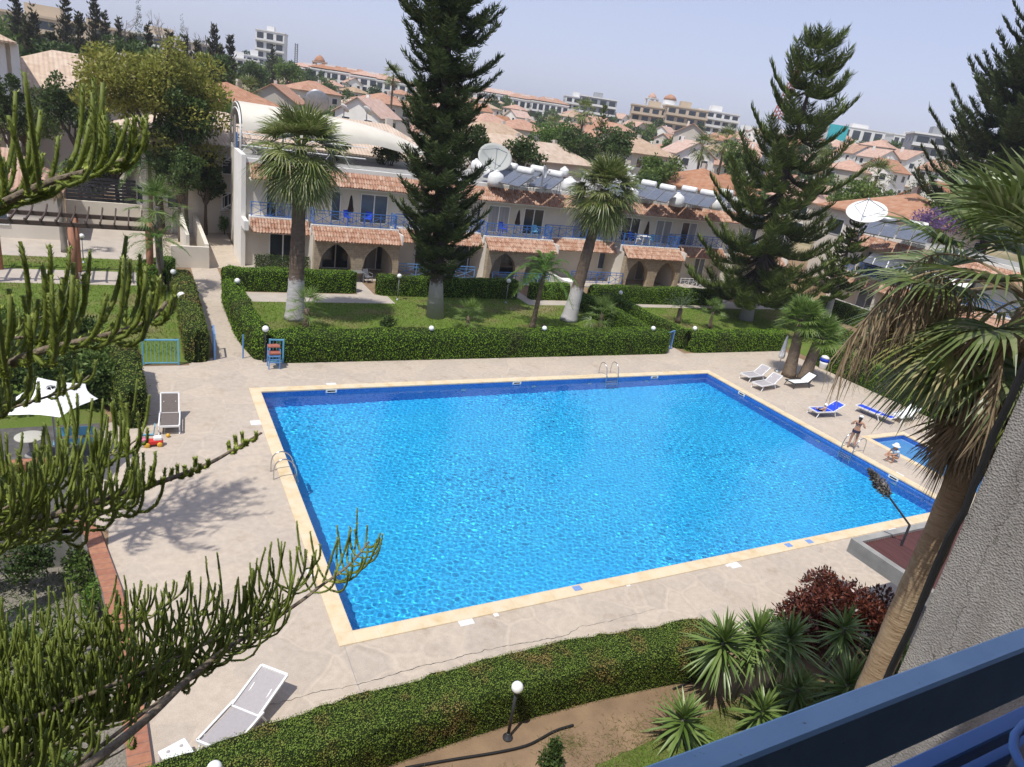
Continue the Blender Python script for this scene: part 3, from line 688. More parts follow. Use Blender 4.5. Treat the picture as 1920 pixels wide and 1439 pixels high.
def grass(name, rects, dens, hgt, rg, mat, z=0.0, wid=.012, holes=()):
    P = []
    for x0, x1, y0, y1 in rects:
        n = int((x1 - x0) * (y1 - y0) * dens); P.append(np.stack([rg.uniform(x0, x1, n), rg.uniform(y0, y1, n), np.full(n, z)], 1))
    P = np.concatenate(P)
    for h_ in holes: P = P[~((P[:, 0] > h_[0]) & (P[:, 0] < h_[1]) & (P[:, 1] > h_[2]) & (P[:, 1] < h_[3]))]
    n = len(P); D = unit(rg.normal(0, .5, (n, 3)) * np.array([1, 1, 0]) + np.array([0, 0, 1])); L = hgt * rg.uniform(.5, 1.4, n); sd = unit(np.cross(D, rand_dirs(n, rg))) * wid
    return props(obj(name, MB().tris(np.stack([P - sd, P + sd, P + D * L[:, None]], 1)), mat), kind='stuff')
# ---------------------------------------------------------------- hedges
hedge('long dark green clipped hedge along the far side of the large pool', [(1.75, 18.95), (24.0, 18.95)], 1.45, 1.32)
hedge('bright green clipped hedge beside the curving path, left of the pool lawn', [(.75, 19.1), (.35, 21.5), (.30, 24.5), (.30, 28.0)], 1.05, 1.3, mat='hedge')
hedge('dark hedge in front of the white end of the arcaded building', [(.5, 31.0), (7.75, 31.0)], 1.05, 1.32)
hedge('dark hedge behind the tall dark pine on the lawn', [(9.9, 30.55), (19.4, 30.3)], 1.0, 1.3)
hedge('short hedge by the feather palm and walkway', [(21.2, 30.2), (23.8, 30.2)], .9, 1.2)
hedge('dark hedge in front of the two arched openings on the right', [(26.3, 29.75), (38.6, 29.6)], 1.1, 1.25)
hedge('narrow hedge slanting to the blue gate, left of the side path', [(23.85, 28.6), (23.85, 19.9)], .8, 1.2)
hedge('narrow hedge slanting to the blue gate, right of the side path', [(26.2, 28.0), (26.2, 19.4)], .8, 1.2)
hedge('clipped hedge right of the blue side gate behind the closed parasol', [(26.9, 18.9), (34.3, 18.9)], 1.3, 1.22)
hedge('hedge right of the sun loungers under the drooping palm leaves', [(35.1, 16.0), (35.1, 11.0), (35.0, 4.0), (34.8, -2.0)], 1.1, 1.3)
hedge('low hedge on the lawn behind the pair of stubby palms', [(42.0, 14.4), (42.0, 21.0)], 1.1, 1.1)
hedge('hedge in front of the right wing balcony', [(49.0, 27.2), (49.3, 20.0)], 1.3, 1.5)
hedge('hedge with brown tips left of the curving path', [(-2.15, 19.0), (-2.15, 26.5), (-2.2, 29.3)], 1.0, 1.45, mat='hedge_dry')
hedge('rounded hedge beside the cream ramp wall', [(-2.9, 33.0), (-4.2, 31.6), (-3.4, 30.2)], 1.1, 1.3)
hedge('tall narrow hedge left of the pool deck beside the pale blue fence', [(-4.9, 16.9), (-4.7, 12.6)], .95, 1.5, mat='hedge_dry')
fh = hedge('long near hedge with browning top curving along the garden bed', [(-5.0, -3.75), (-2.5, -3.45), (1.0, -3.2), (4.0, -3.18), (6.5, -3.35), (8.0, -3.6)], 1.12, .98, .032, 2300, 'hedge_front')
hedge('brown tipped hedge partly hidden at the left by the near tree', [(-14.0, 17.2), (-7.0, 17.4)], 1.2, 1.2, mat='hedge_dry')
grg = np.random.default_rng(5)
M['grass_blade'] = leafm('grass blades', (.11, .20, .02), (.17, .26, .035), (.26, .28, .08), .3, .8, patch=(.26, .20, .10), patch_scale=.35, spec=.1, objvar=0)
grass('grass', [(.9, 23.4, 19.7, 28.2), (10.3, 19.8, 28.2, 29.9), (26.7, 46, 19.6, 28.2), (-12, -2.8, 19.4, 31.1), (-14, -3.3, 34.3, 37.3)], 110, .09, grg, M['grass_blade'], .003, .02)
M['grass_front'] = leafm('front grass blades', (.09, .165, .018), (.15, .225, .03), (.23, .25, .07), .3, .8, spec=.1, objvar=0)
struct('lawn', MB().prism([(2.2, -5.42), (4.0, -5.25), (7.4, -4.98), (10.8, -4.7), (10.8, -7.8), (2.2, -7.8)], -.03, -.006), M['lawn'])
def strip_grass():
    P = []
    while len(P) < 16000:
        x, y = grg.uniform(2.6, 10.5), grg.uniform(-7.6, -4.4)
        if y < -5.2 + .09 * (x - 4) + .06 * math.sin(x * 5) and y > -7.6: P.append((x, y, -.01))
    P = np.array(P); n = len(P); D = unit(grg.normal(0, .5, (n, 3)) * np.array([1, 1, 0]) + np.array([0, 0, 1])); L = .085 * grg.uniform(.5, 1.4, n); sd = unit(np.cross(D, rand_dirs(n, grg))) * .007
    return MB().tris(np.stack([P - sd, P + sd, P + D * L[:, None]], 1))
props(obj('grass_strip', strip_grass(), M['grass_front']), kind='stuff')
# dry weeds on the bed
M['weed'] = leafm('dry weeds', (.16, .15, .05), (.30, .25, .11), (.20, .22, .07), .3, .8)
P = []
for c in [(4.9, -4.9, .55), (5.9, -5.0, .4), (4.2, -5.4, .5), (6.6, -4.5, .4), (3.4, -4.6, .3), (7.4, -4.9, .5), (1.6, -4.9, .25), (.3, -4.5, .25)]:
    n = 420; P.append(np.stack([grg.normal(c[0], c[2], n), grg.normal(c[1], c[2] * .55, n), np.full(n, -.012)], 1))
P = np.concatenate(P); P = P[P[:, 1] < -4.05]; n = len(P); D = unit(grg.normal(0, 1.1, (n, 3)) * np.array([1, 1, 0]) + np.array([0, 0, .7])); L = .14 * grg.uniform(.4, 1.5, n); sd = unit(np.cross(D, rand_dirs(n, grg))) * .006
props(obj('weeds', MB().tris(np.stack([P - sd, P + sd, P + D * L[:, None]], 1)), M['weed']), kind='stuff')
# hose
hp = [G(*q, .03) for q in [(760, 1440), (850, 1424), (930, 1412), (985, 1400), (1010, 1388), (1040, 1370), (1075, 1360)]]
single('hose', MB().tube(smooth_path(hp, 2), .028, 8), M['black'], 'dark irrigation hose lying across the sandy garden bed', 'hose', smooth=True)
hp = [G(*q, .03) for q in [(1262, 1292), (1285, 1284), (1310, 1268)]]
single('hose', MB().tube(smooth_path(hp, 2), .024, 8), M['black'], 'short black pipe end near the spiky yuccas', 'pipe', smooth=True)

# ---------------------------------------------------------------- garden lamps
M['globe'] = pm('white lamp globe', (.86, .86, .84), (.82, .82, .80), 2, .25)
def globe_lamp(label, xy, h, r, pole='dark_metal', lean=0, pr=.03):
    root = thing('globe_lamp', label, 'lamp', (xy[0], xy[1], 0), 0, 'white globe lamps of the garden')
    b = MB(); b.lathe([(.11, 0), (.11, .03), (.06, .05), (.05, .12), (pr, .14)], (0, 0, 0), 14); b.tube([(0, 0, .12), (lean * .5, 0, h * .5), (lean, 0, h - r * 1.7)], pr, 8)
    obj('pole', b, M[pole], root, True, world=False)
    c = MB(); c.lathe([(pr, -.06), (r * .5, -.03), (r * .55, .03), (r * .45, .05)], (lean, 0, h - 2 * r), 14); obj('collar', c, M['dark_metal'], root, True, world=False)
    g = MB(); g.ball((lean, 0, h - r), r, 20, 14); obj('globe', g, M['globe'], root, True, world=False)
    return root
def gl(label, px, py, h, r, pole='dark_metal', pr=.03, lean=0):
    g = G(px, py, h - r); return globe_lamp(label, g[:2], h, r, pole, lean, pr)
gl('white globe lamp on a dark pole in the sandy bed by the near hedge', 970, 1289, 1.52, .125, 'dark_metal', .035)
gl('globe lamp just showing at the bottom edge below the grey lounger', 402, 1441, 1.52, .125, 'dark_metal', .035)
gl('globe lamp between the stacked red and blue chair and the path hedge', 498, 617, 1.75, .15)
gl('globe lamp on a grey pole before the hedge left of the dark pine', 749, 518, 1.75, .15, 'grey_metal')
gl('globe lamp on a thin pole at the hedge end right of the dark pine', 954, 527, 1.75, .15, 'grey_metal')
gl('globe lamp behind the top of the path hedge, left of the first fan palm', 445, 527, 1.7, .15)
gl('globe lamp peeping over the middle of the long pool hedge', 809, 616, 1.62, .14)
gl('small globe lamp over the long pool hedge below the feather palm', 1021, 616, 1.62, .14)
gl('globe lamp over the right end of the long pool hedge, beside the side path', 1225, 616, 1.62, .14)
gl('globe lamp at the head of the narrow slanting hedges', 1164, 549, 1.7, .15)
gl('globe lamp over the hedge right of the side gate', 1303, 616, 1.62, .14)
gl('globe lamp beside the brown tipped hedge, lower of two by the left lawn', 340, 555, 1.55, .2)
gl('globe lamp on a dark pole next to the thin palm stem and rounded hedge', 325, 510, 1.75, .15)
gl('globe lamp behind the pergola posts', 153, 443, 1.8, .15, 'grey_metal')

# ---------------------------------------------------------------- pines and palms on the lawn
prg = np.random.default_rng(21)
conifer('pine_tree', 'tall dark narrow pine with whitewashed trunk base rising out of the picture from the lawn', (11.75, 25.5, 0), 30.0,
        lambda s: float(np.interp(s, [0, .06, .14, .3, .45, .6, .8, 1], [1.2, 2.1, 2.5, 2.35, 2.6, 2.65, 2.0, .2])), 3.2, prg, 'needle_dark', .52, 7, .42, rise=-.22, curl=.26, blen=.62, bw=.048, step=.10, up=-.05, side=8, gapvar=.5, lat=1.5, rv=(.45, 1.22), lean=(-.055, .03))
conifer('pine_tree', 'wide pyramid shaped pine with separate tiers of upswept branches', (37.9, 25.3, 0), 20.3,
        lambda s: float(np.interp(s, [0, .10, .3, .5, .7, .88, .97, 1], [4.2, 6.1, 5.7, 4.4, 3.1, 2.3, 1.9, .6])), 2.6, prg, 'needle_green', 1.35, 8, .45, trunk='pine_trunk', rise=-.06, curl=.22, blen=.95, bw=.046, step=.09, up=.30, side=8, gapvar=.16, lat=1.6, rv=(.7, 1.15), gtop=-.15, tiltup=.35, ctop=1.2)
conifer('pine_tree', 'smaller pine standing behind the wide pyramid shaped pine', (46.3, 24.6, 0), 8.6,
        lambda s: float(np.interp(s, [0, .2, 1], [1.9, 2.3, .3])), 3.0, prg, 'needle_green', .9, 7, .3, rise=-.08, curl=.2, lat=1.5, blen=.5, bw=.08, step=.13, up=.4, side=5)
conifer('pine_tree', 'big dense dark pine at the right edge behind the drooping palm', (70.4, 27.8, 0), 34.0,
        lambda s: float(np.interp(s, [0, .12, .4, .7, 1], [4.5, 8.0, 7.4, 5.0, .5])), 9.0, prg, 'needle_dark', .8, 8, .5, rise=-.1, curl=.2, blen=1.0, bw=.07, step=.15, up=.1, side=9, gapvar=.5, lat=1.7, rv=(.5, 1.15))
def vert(px, py, zt, lean=(0, 0)):
    b = G(px, py); return [b, b + np.array([lean[0] * .5, lean[1] * .5, zt * .5]), b + np.array([lean[0], lean[1], zt])]
fan_palm('fan_palm', 'tall fan palm with thick whitewashed trunk base in front of the left arcade', vert(553, 599, 9.0), .46, .29, 66, 1.2, 1.55, prg, 28, 3, .10, dead=34, strands=7, elmin=-1.2, group='tall fan palms on the lawn')
fan_palm('fan_palm', 'tall leaning fan palm with hanging dead leaves in the middle of the lawn', vert(1066, 602, 8.7, (.9, .0)), .45, .27, 66, 1.15, 1.5, prg, 28, 3, .10, dead=40, strands=9, elmin=-1.2, group='tall fan palms on the lawn')
SM = 'small young palms on the lawn'
def small_fan(label, px, py, h, fl, nf=18, r=.11): fan_palm('small_fan_palm', label, vert(px, py, h), r, r * .9, nf, fl * .5, fl * .62, prg, 16, 2, .035, 'palm_small', 'palm_trunk_plain', 3, 0, SM, -.25, .3)
small_fan('small fan palm at the foot of the thick whitewashed palm trunk', 574, 616, 1.1, 1.15, 18, .16)
small_fan('small fan palm standing alone on the lawn right of the dark pine', 876, 616, .75, 1.05)
small_fan('small fan palm left of the narrow slanting hedges', 1124, 616, 1.0, 1.25)
small_fan('small fan palm with a fallen leaf beside it on the right lawn', 1329, 617, 1.25, 1.0, 16)
shrub('low_shrub', 'tiny dark shrub behind the middle of the long pool hedge', 'shrub', G(727, 612), [(0, 0, .25, .5, .4, .3)], 500, .16, 'leaf_dark', prg)
feather_palm('date_palm', 'young grey green date palm on the right lawn behind the slanting hedges', vert(1270, 606, 1.1), .16, .14, 15, 1.7, prg, 'date_leaf', elr=(1.2, .35), droop=.35, ll=.28, n=22, group=SM, wid=.03)
feather_palm('feather_palm', 'feathery palm with slim pale trunk on the lawn before the arches', vert(997, 617, 3.6, (.25, 0)), .15, .11, 20, 2.5, prg, elr=(1.35, .0), droop=.75, ll=.62, n=34, wid=.04)
fl_ = MB(); fan_frond(fl_, G(1345, 606, .15), -.3, .1, .5, .9, prg, 14, 2, .05, .2); single('fallen_leaf', fl_, M['palm_small'], 'cut palm leaf lying on the right lawn', 'palm leaf')
# the two stubby palms by the loungers
fan_palm('stubby_palm', 'stubby fan palm by the closed parasol, left of a pair', vert(1478, 706, 3.5, (.1, .3)), .33, .27, 42, .5, 1.05, prg, 24, 2, .06, 'palm_small', 'palm_trunk_plain', 0, 0, 'pair of stubby palms by the loungers', .1, .35)
fan_palm('stubby_palm', 'stubby fan palm behind the white towelled lounger, right of a pair', vert(1506, 714, 2.7, (.5, .2)), .33, .27, 42, .5, 1.05, prg, 24, 2, .06, 'palm_small', 'palm_trunk_plain', 0, 0, 'pair of stubby palms by the loungers', .1, .35)
# left garden palms
fan_palm('fan_palm', 'slender fan palm by the pergola and cream wall', vert(303, 545, 4.7, (-.1, .3)), .2, .16, 22, .8, 1.0, prg, 20, 2, .05, 'palm_small', 'bark_pale', 5, 0, None, -.4, .4)
feather_palm('feather_palm', 'thin feathery palm with drooping leaves by the rounded hedge', vert(306, 552, 2.9, (-.25, -.1)), .09, .07, 13, 1.9, prg, elr=(1.2, -.1), droop=.8, ll=.5, n=26, wid=.03)
feather_palm('feather_palm', 'drooping bright green palm in front of the dark trees at left', vert(285, 440, 5.2), .16, .12, 16, 2.6, prg, elr=(1.2, -.1), droop=.95, ll=.7, n=28, wid=.05)
fan_palm('dead_stem_palm', 'thin grey palm stem with dead leaves beside the outbuilding', vert(122, 473, 4.6, (-.1, 0)), .17, .12, 8, .5, .7, prg, 14, 2, .05, 'palm_small', 'bark_pale', 10, 0, None, -.2, .4)

# ---------------------------------------------------------------- front bed plants
M['yucca'] = leafm('yucca blades', (.095, .16, .03), (.165, .25, .055), (.25, .32, .11), .2, .38, spec=.6)
def yucca(label, px, py, hgt, L, n, rg, group='spiky yuccas of the front bed'):
    top = G(px, py, hgt); base = np.array([top[0] + rg.normal(0, .05), top[1] + .05, 0]); root = thing('yucca', label, 'yucca', base, 0, group)
    tr = MB(); tr.tube([base, (base + top) / 2 + rg.normal(0, .03, 3), top], [.07, .06, .05], 8); obj('trunk', tr, M['bark_pale'], root, True)
    lv = MB()
    for i in range(n):
        s = (i + .5) / n; el = 1.45 - 2.55 * s ** .9 + rg.normal(0, .1); az = i * 2.39996 + rg.normal(0, .15)
        d = np.array([math.cos(az) * math.cos(el), math.sin(az) * math.cos(el), math.sin(el)]); sd = np.array([-math.sin(az), math.cos(az), 0])
        b = top + np.array([0, 0, .12 - .5 * s]) + d * .03; l_ = 1.15 * L * rg.uniform(.8, 1.1) * (.75 + .25 * math.sin(PI * s)); t = np.linspace(0, 1, 5)
        P = b + d * (l_ * t)[:, None] - np.array([0, 0, 1]) * (l_ * .22 * t ** 2 * max(0, math.cos(el)))[:, None]
        u = np.cross(d, sd); wd = .078 * np.interp(t, [0, .25, .6, 1], [.7, 1, .8, .03]); a, c_, e = P + sd * wd[:, None] / 2 + u * wd[:, None] * .18, P, P - sd * wd[:, None] / 2 + u * wd[:, None] * .18
        V = np.concatenate([a, c_, e]); k = 5
        lv.add(V, [(j, j + 1, k + j + 1, k + j) for j in range(4)] + [(k + j, k + j + 1, 2 * k + j + 1, 2 * k + j) for j in range(4)])
    obj('leaves', lv, M['yucca'], root); return root
yrg = np.random.default_rng(8)
for lab, px, py, hg, L, n in [('lowest yucca standing alone at the edge of the grass strip', 1282, 1350, .6, .74, 90), ('tall yucca at the tip of the near hedge, leftmost of the clump', 1357, 1205, 1.8, .85, 130),
        ('tall yucca in the middle of the clump in front of the copper red bush', 1420, 1195, 1.9, .8, 130), ('yucca just right of the middle of the clump, in front of the copper red bush', 1480, 1198, 1.75, .75, 120),
        ('yucca poking up through the copper red bush nearest the palm trunk', 1583, 1178, 1.65, .66, 90), ('bright upright yucca between the blue rail and the palm trunk', 1590, 1285, 1.2, .85, 110),
        ('small yucca low beside the blue rail, right of the lone one', 1430, 1335, .6, .66, 80), ('small yucca in the gap below the copper red bush', 1497, 1292, .5, .6, 60), ('small yucca at the foot of the leaning palm trunk', 1690, 1228, 1.2, .45, 40)]:
    yucca(lab, px, py, hg, L, n, yrg)
shrub('copper_bush', 'round copper red bush beside the small concrete canopy', 'bush', (12.0, -4.05, 0), [(0, 0, 1.0, 1.15, .9, .85), (.9, -.3, .85, 1.0, .85, .8), (-.7, .0, .75, .85, .8, .65), (.3, .4, 1.1, .9, .65, .65)], 15000, .13, 'leaf_red', yrg, aspect=.38)
shrub('young_shrub', 'small dark leafy shrub growing on the sandy bed by the hose', 'shrub', G(1028, 1452), [(0, 0, .45, .26, .26, .45), (.02, 0, .8, .13, .13, .25)], 1500, .075, 'leaf_dark', yrg)
shrub('green_bush', 'small green bush beside the copper red bush', 'bush', (10.6, -3.6, 0), [(0, 0, .4, .5, .45, .4)], 900, .09, 'leaf_bright', yrg)
shrub('dark_bush', 'dark bush in the shade between the copper red bush and the palm trunk', 'bush', (11.2, -6.3, 0), [(0, 0, .6, .8, .8, .6), (-1.2, .2, .4, .6, .6, .4), (1.3, .6, .7, .9, .7, .7)], 3000, .12, 'leaf_dark', yrg)
# ---------------------------------------------------------------- the arcaded row
def PV(px, py, v):           # where the pixel's ray meets the wall plane y = v
    r = ray(px, py); return CAM + r * ((v - CAM[1]) / r[1])
def PU(px, py, u):
    r = ray(px, py); return CAM + r * ((u - CAM[0]) / r[0])
def tile_material(name, cols, cell=(.22, .3), bumpk=0):
    m, t, p, o = _new(name); g = N(t, 'ShaderNodeNewGeometry'); v = g.outputs['Position']
    sc = N(t, 'ShaderNodeVectorMath', operation='MULTIPLY'); sc.inputs[1].default_value = (1 / cell[0], 1 / cell[0], 1 / cell[1]); t.links.new(v, sc.inputs[0])
    fl = N(t, 'ShaderNodeVectorMath', operation='FLOOR'); t.links.new(sc.outputs[0], fl.inputs[0])
    wn = N(t, 'ShaderNodeTexWhiteNoise', noise_dimensions='3D'); t.links.new(fl.outputs[0], wn.inputs['Vector'])
    c = ramp(t, wn.outputs['Value'], [(0, cols[0]), (.35, cols[1]), (.7, cols[2]), (1, cols[3])])
    c = mix(t, .35, c, ramp(t, noise(t, v, 1.3, 6).outputs[0], [(.3, cols[0]), (.7, cols[2])]))
    if bumpk:
        oi = N(t, 'ShaderNodeObjectInfo'); hs = N(t, 'ShaderNodeHueSaturation'); t.links.new(math_(t, 'ADD', math_(t, 'MULTIPLY', oi.outputs['Random'], .36), .86), hs.inputs['Value']); t.links.new(math_(t, 'ADD', math_(t, 'MULTIPLY', oi.outputs['Random'], -.35), 1.05), hs.inputs['Saturation']); t.links.new(c, hs.inputs['Color']); c = hs.outputs[0]
    t.links.new(c, p.inputs['Base Color']); p.inputs['Roughness'].default_value = .85; p.inputs['Specular IOR Level'].default_value = .15
    if bumpk:
        tc = N(t, 'ShaderNodeTexCoord'); wv = N(t, 'ShaderNodeTexWave'); wv.inputs['Scale'].default_value = bumpk; wv.inputs['Distortion'].default_value = .3; t.links.new(tc.outputs['Object'], wv.inputs['Vector']); bump(t, p, wv.outputs[0], .6, .06)
    return m
M['tile'] = tile_material('terracotta barrel tiles', [(.30, .15, .095), (.42, .23, .15), (.50, .335, .245), (.60, .46, .36)])
M['tile_house'] = tile_material('terracotta house roof', [(.34, .16, .09), (.42, .205, .115), (.45, .24, .145), (.46, .28, .18)], (.5, .5), 1.1)
M['tile_pale'] = tile_material('pale sandy roof tiles', [(.38, .26, .16), (.45, .31, .20), (.49, .35, .23), (.52, .40, .28)], (.5, .5), 1.1)
M['tile_pink'] = tile_material('faded pink roof tiles', [(.40, .22, .15), (.46, .27, .19), (.48, .31, .22), (.52, .38, .29)], (.5, .5), 1.1)
def tiles_geo(u0, u1, v0, z0, v1, z1, pitch=.20, rows=3, amp=.07):
    """barrel tiles running down a slope between (v0,z0) at the eave and (v1,z1) above"""
    mb = MB(); ncol = max(1, int(round((u1 - u0) / pitch))); pit = (u1 - u0) / ncol; k = 6
    sl_ = np.array([0, v1 - v0, z1 - z0]); nn_ = unit(np.array([0, -(z1 - z0), v1 - v0]))
    th = np.arange(k + 1) / k
    prof = amp * np.where(th < .62, np.sin(PI * th / .62) ** .8, -.35 * np.sin(PI * (th - .62) / .38))
    for r in range(rows):
        a, b = r / rows, min(1.0, (r + 1.12) / rows); lo, hi = .035, .0
        X = (np.arange(ncol)[:, None] * pit + th[None, :] * pit + u0).ravel(); Pn = np.tile(prof, ncol)
        for c in range(ncol):
            s = slice(c * (k + 1), (c + 1) * (k + 1)); j = hrg.normal(0, .012)
            A = np.stack([X[s], np.zeros(k + 1), np.zeros(k + 1)], 1) + np.array([0, v0, z0]) + sl_ * (a + j) + nn_ * (Pn[s] + lo)[:, None]
            B = np.stack([X[s], np.zeros(k + 1), np.zeros(k + 1)], 1) + np.array([0, v0, z0]) + sl_ * b + nn_ * (Pn[s] + hi)[:, None]
            mb.add(np.concatenate([A, B]), [(i, i + 1, k + 1 + i + 1, k + 1 + i) for i in range(k)])
            F = A - nn_ * (Pn[s] + lo + .03)[:, None]
            mb.add(np.concatenate([F, A]), [(i, i + 1, k + 1 + i + 1, k + 1 + i) for i in range(k)])
    mb.add([(u0, v0, z0 - .03), (u1, v0, z0 - .03), (u1, v1, z1 - .03), (u0, v1, z1 - .03)], [(0, 1, 2, 3)])
    return mb
def swap_uv(mb, u_ref):      # mirror a strip built along u so that it runs along v and faces -u
    mb.V = [np.stack([u_ref + v[:, 1], v[:, 0], v[:, 2]], 1) for v in mb.V]; mb.F = [f[:, ::-1] for f in mb.F]; return mb
def stone_material():
    m, t, p, o = _new('rough coursed stone'); v = coord(t, (1, 1, 1)); sw = N(t, 'ShaderNodeSeparateXYZ'); t.links.new(v, sw.inputs[0]); cb = N(t, 'ShaderNodeCombineXYZ')
    t.links.new(math_(t, 'ADD', sw.outputs[0], sw.outputs[1]), cb.inputs[0]); t.links.new(sw.outputs[2], cb.inputs[1])
    br = N(t, 'ShaderNodeTexBrick'); br.inputs['Scale'].default_value = 1; br.inputs['Brick Width'].default_value = .34; br.inputs['Row Height'].default_value = .15; br.inputs['Mortar Size'].default_value = .012; br.offset = .5
    br.inputs['Color1'].default_value = (.46, .37, .24, 1); br.inputs['Color2'].default_value = (.34, .27, .18, 1); br.inputs['Mortar'].default_value = (.20, .165, .12, 1)
    t.links.new(cb.outputs[0], br.inputs['Vector']); n = noise(t, v, 5, 5)
    c = mix(t, .45, br.outputs[0], ramp(t, n.outputs[0], [(.3, (.26, .21, .14)), (.7, (.56, .47, .33))])); t.links.new(c, p.inputs['Base Color']); p.inputs['Roughness'].default_value = .95
    bump(t, p, math_(t, 'ADD', br.outputs['Fac'], math_(t, 'MULTIPLY', n.outputs[0], -.6)), -.8, .04); return m
M['stone'] = stone_material()
WALLV = 37.2
row = thing('apartment_building', 'long two storey cream apartment row with stone arches, tiled eaves and blue balcony rails', 'building', (26, 40, 0))
wall = MB(); wall.box(2.1, 52.0, WALLV, 45.5, 0, 6.98); obj('wall', wall, M['cream_wall'], row)
ew = MB(); ew.box(1.82, 2.1, 36.9, 41.0, 0, 7.35); ew.box(1.82, 2.1, 35.3, 36.9, 2.75, 3.35); obj('end_wall', ew, M['white_wall'], row)
par = MB(); par.box(2.1, 52.2, 37.02, 37.3, 6.86, 7.14); par.box(2.1, 52.2, 45.4, 45.6, 6.98, 7.3); obj('parapet', par, M['white_wall'], row)
rf = MB(); rf.box(2.1, 52.2, 37.3, 45.4, 6.98, 7.02); obj('roof_slab', rf, M['concrete'], row)
obj('tile_roof', tiles_geo(2.3, 52.0, 36.0, 5.98, 37.02, 6.86, rows=3), M['tile'], row)
sof = MB(); sof.box(2.3, 52.0, 36.15, WALLV, 5.84, 5.95); obj('soffit', sof, M['white_wall'], row)
ARC = [(6.1, 12.05), (19.0, 24.9), (31.85, 37.95), (44.6, 50.6)]; REC = [(2.3, 6.1), (12.05, 19.0), (24.9, 31.85), (37.95, 44.6)]
def arch_wall(u0, u1, v, th, ztop, n=2, hw=1.12, spring=.8, R=1.75):
    mb = MB(); cs = [u0 + (u1 - u0) * (i + .5) / n for i in range(n)]
    xs = sorted(set([u0, u1] + [c + hw * s for c in cs for s in np.linspace(-1, 1, 17)]))
    def op(x):
        for c in cs:
            if abs(x - c) < hw - 1e-6: return spring + math.sqrt(max(0, R * R - (abs(x - c) + R - hw) ** 2))
        return 0.0
    for a, b in zip(xs, xs[1:]):
        m_ = (a + b) / 2; inside = any(abs(m_ - c) < hw for c in cs)
        za, zb = (max(op(a), spring if inside else 0), max(op(b), spring if inside else 0)) if inside else (0, 0)
        mb.quads([[(a, v, za), (b, v, zb), (b, v, ztop), (a, v, ztop)], [(b, v + th, zb), (a, v + th, za), (a, v + th, ztop), (b, v + th, ztop)]])
        if inside: mb.quads([[(a, v + th, za), (b, v + th, zb), (b, v, zb), (a, v, za)]])
    for c in cs:
        for s in (-1, 1):
            x = c + s * hw; mb.quads([[(x, v, 0), (x, v + th, 0), (x, v + th, spring), (x, v, spring)]])
    for x in (u0, u1): mb.quads([[(x, v, 0), (x, v + th, 0), (x, v + th, ztop), (x, v, ztop)]])
    return mb
def rail_mb(p, q, z0, hgt=.95, gap=1.25, cross=True):
    mb = MB(); p, q = np.array([*p, z0]), np.array([*q, z0]); L = np.linalg.norm(q - p); n = max(1, int(round(L / gap))); d = (q - p) / L; up = np.array([0, 0, 1.0])
    mb.obox(p + up * hgt, q + up * hgt, .06, .05); mb.obox(p + up * (hgt - .2), q + up * (hgt - .2), .035, .035); mb.obox(p + up * .08, q + up * .08, .035, .035)
    for i in range(n + 1):
        c = p + d * L * i / n; mb.obox(c, c + up * hgt, .05, .05, (1, 0, 0) if abs(d[0]) < .5 else (0, 1, 0))
        if i < n and cross:
            e = p + d * L * (i + 1) / n; mb.obox(c + up * .1, e + up * (hgt - .22), .03, .03); mb.obox(e + up * .1, c + up * (hgt - .22), .03, .03)
            m_ = (c + e) / 2; mb.obox(m_ + up * .08, m_ + up * hgt, .03, .03, (1, 0, 0) if abs(d[0]) < .5 else (0, 1, 0))
    return mb
def window(parent, u0, u1, v, z0, z1, mats=('curtain', 'glass_dark'), fm='white_paint', ax='v'):
    f = MB(); g = []; n = len(mats); wd = .07
    f.box(u0 - wd, u1 + wd, v - .06, v, z1, z1 + wd); f.box(u0 - wd, u1 + wd, v - .06, v, z0 - wd, z0); f.box(u0 - wd, u0, v - .06, v, z0, z1); f.box(u1, u1 + wd, v - .06, v, z0, z1)
    for i in range(1, n): x = u0 + (u1 - u0) * i / n; f.box(x - .04, x + .04, v - .055, v, z0, z1)
    if ax == 'u': swap_uv(f, 0)
    fo = obj('window', f, M[fm], parent)
    for i, mt in enumerate(mats):
        a, b = u0 + (u1 - u0) * i / n + (.04 if i else 0), u0 + (u1 - u0) * (i + 1) / n - (.04 if i < n - 1 else 0)
        q = MB().box(a, b, v - .03, v - .012, z0, z1)
        if ax == 'u': swap_uv(q, 0)
        obj('pane', q, M[mt], fo)
    return fo
for i, (a, b) in enumerate(ARC):
    obj('arcade', arch_wall(a, b, 34.05, .45, 2.72), M['stone'], row)
    s_ = MB(); s_.box(a, b, 34.5, WALLV, 2.6, 3.0); s_.box(a, a + .3, 34.5, WALLV, 0, 2.6); s_.box(b - .3, b, 34.5, WALLV, 0, 2.6); obj('terrace', s_, M['cream_wall'], row)
    obj('tile_roof', tiles_geo(a - .05, b + .05, 33.8, 2.62, 34.85, 3.42), M['tile'], row)
    k = MB(); k.box(a - .1, b + .1, 34.85, 35.1, 2.95, 3.5); obj('ledge', k, M['white_wall'], row)
    obj('balcony_railing', rail_mb((a + .1, 35.0), (b - .1, 35.0), 3.5), M['blue_paint'], row)
    for e in (a + .1, b - .1): obj('balcony_railing', rail_mb((e, 35.1), (e, 36.2), 3.5, gap=1.0), M['blue_paint'], row)
    cp = MB(); cp.box(b + .06, b + .16, 33.9, 36.3, 2.6, 3.3); obj('side_trim', cp, M['white_wall'], row)
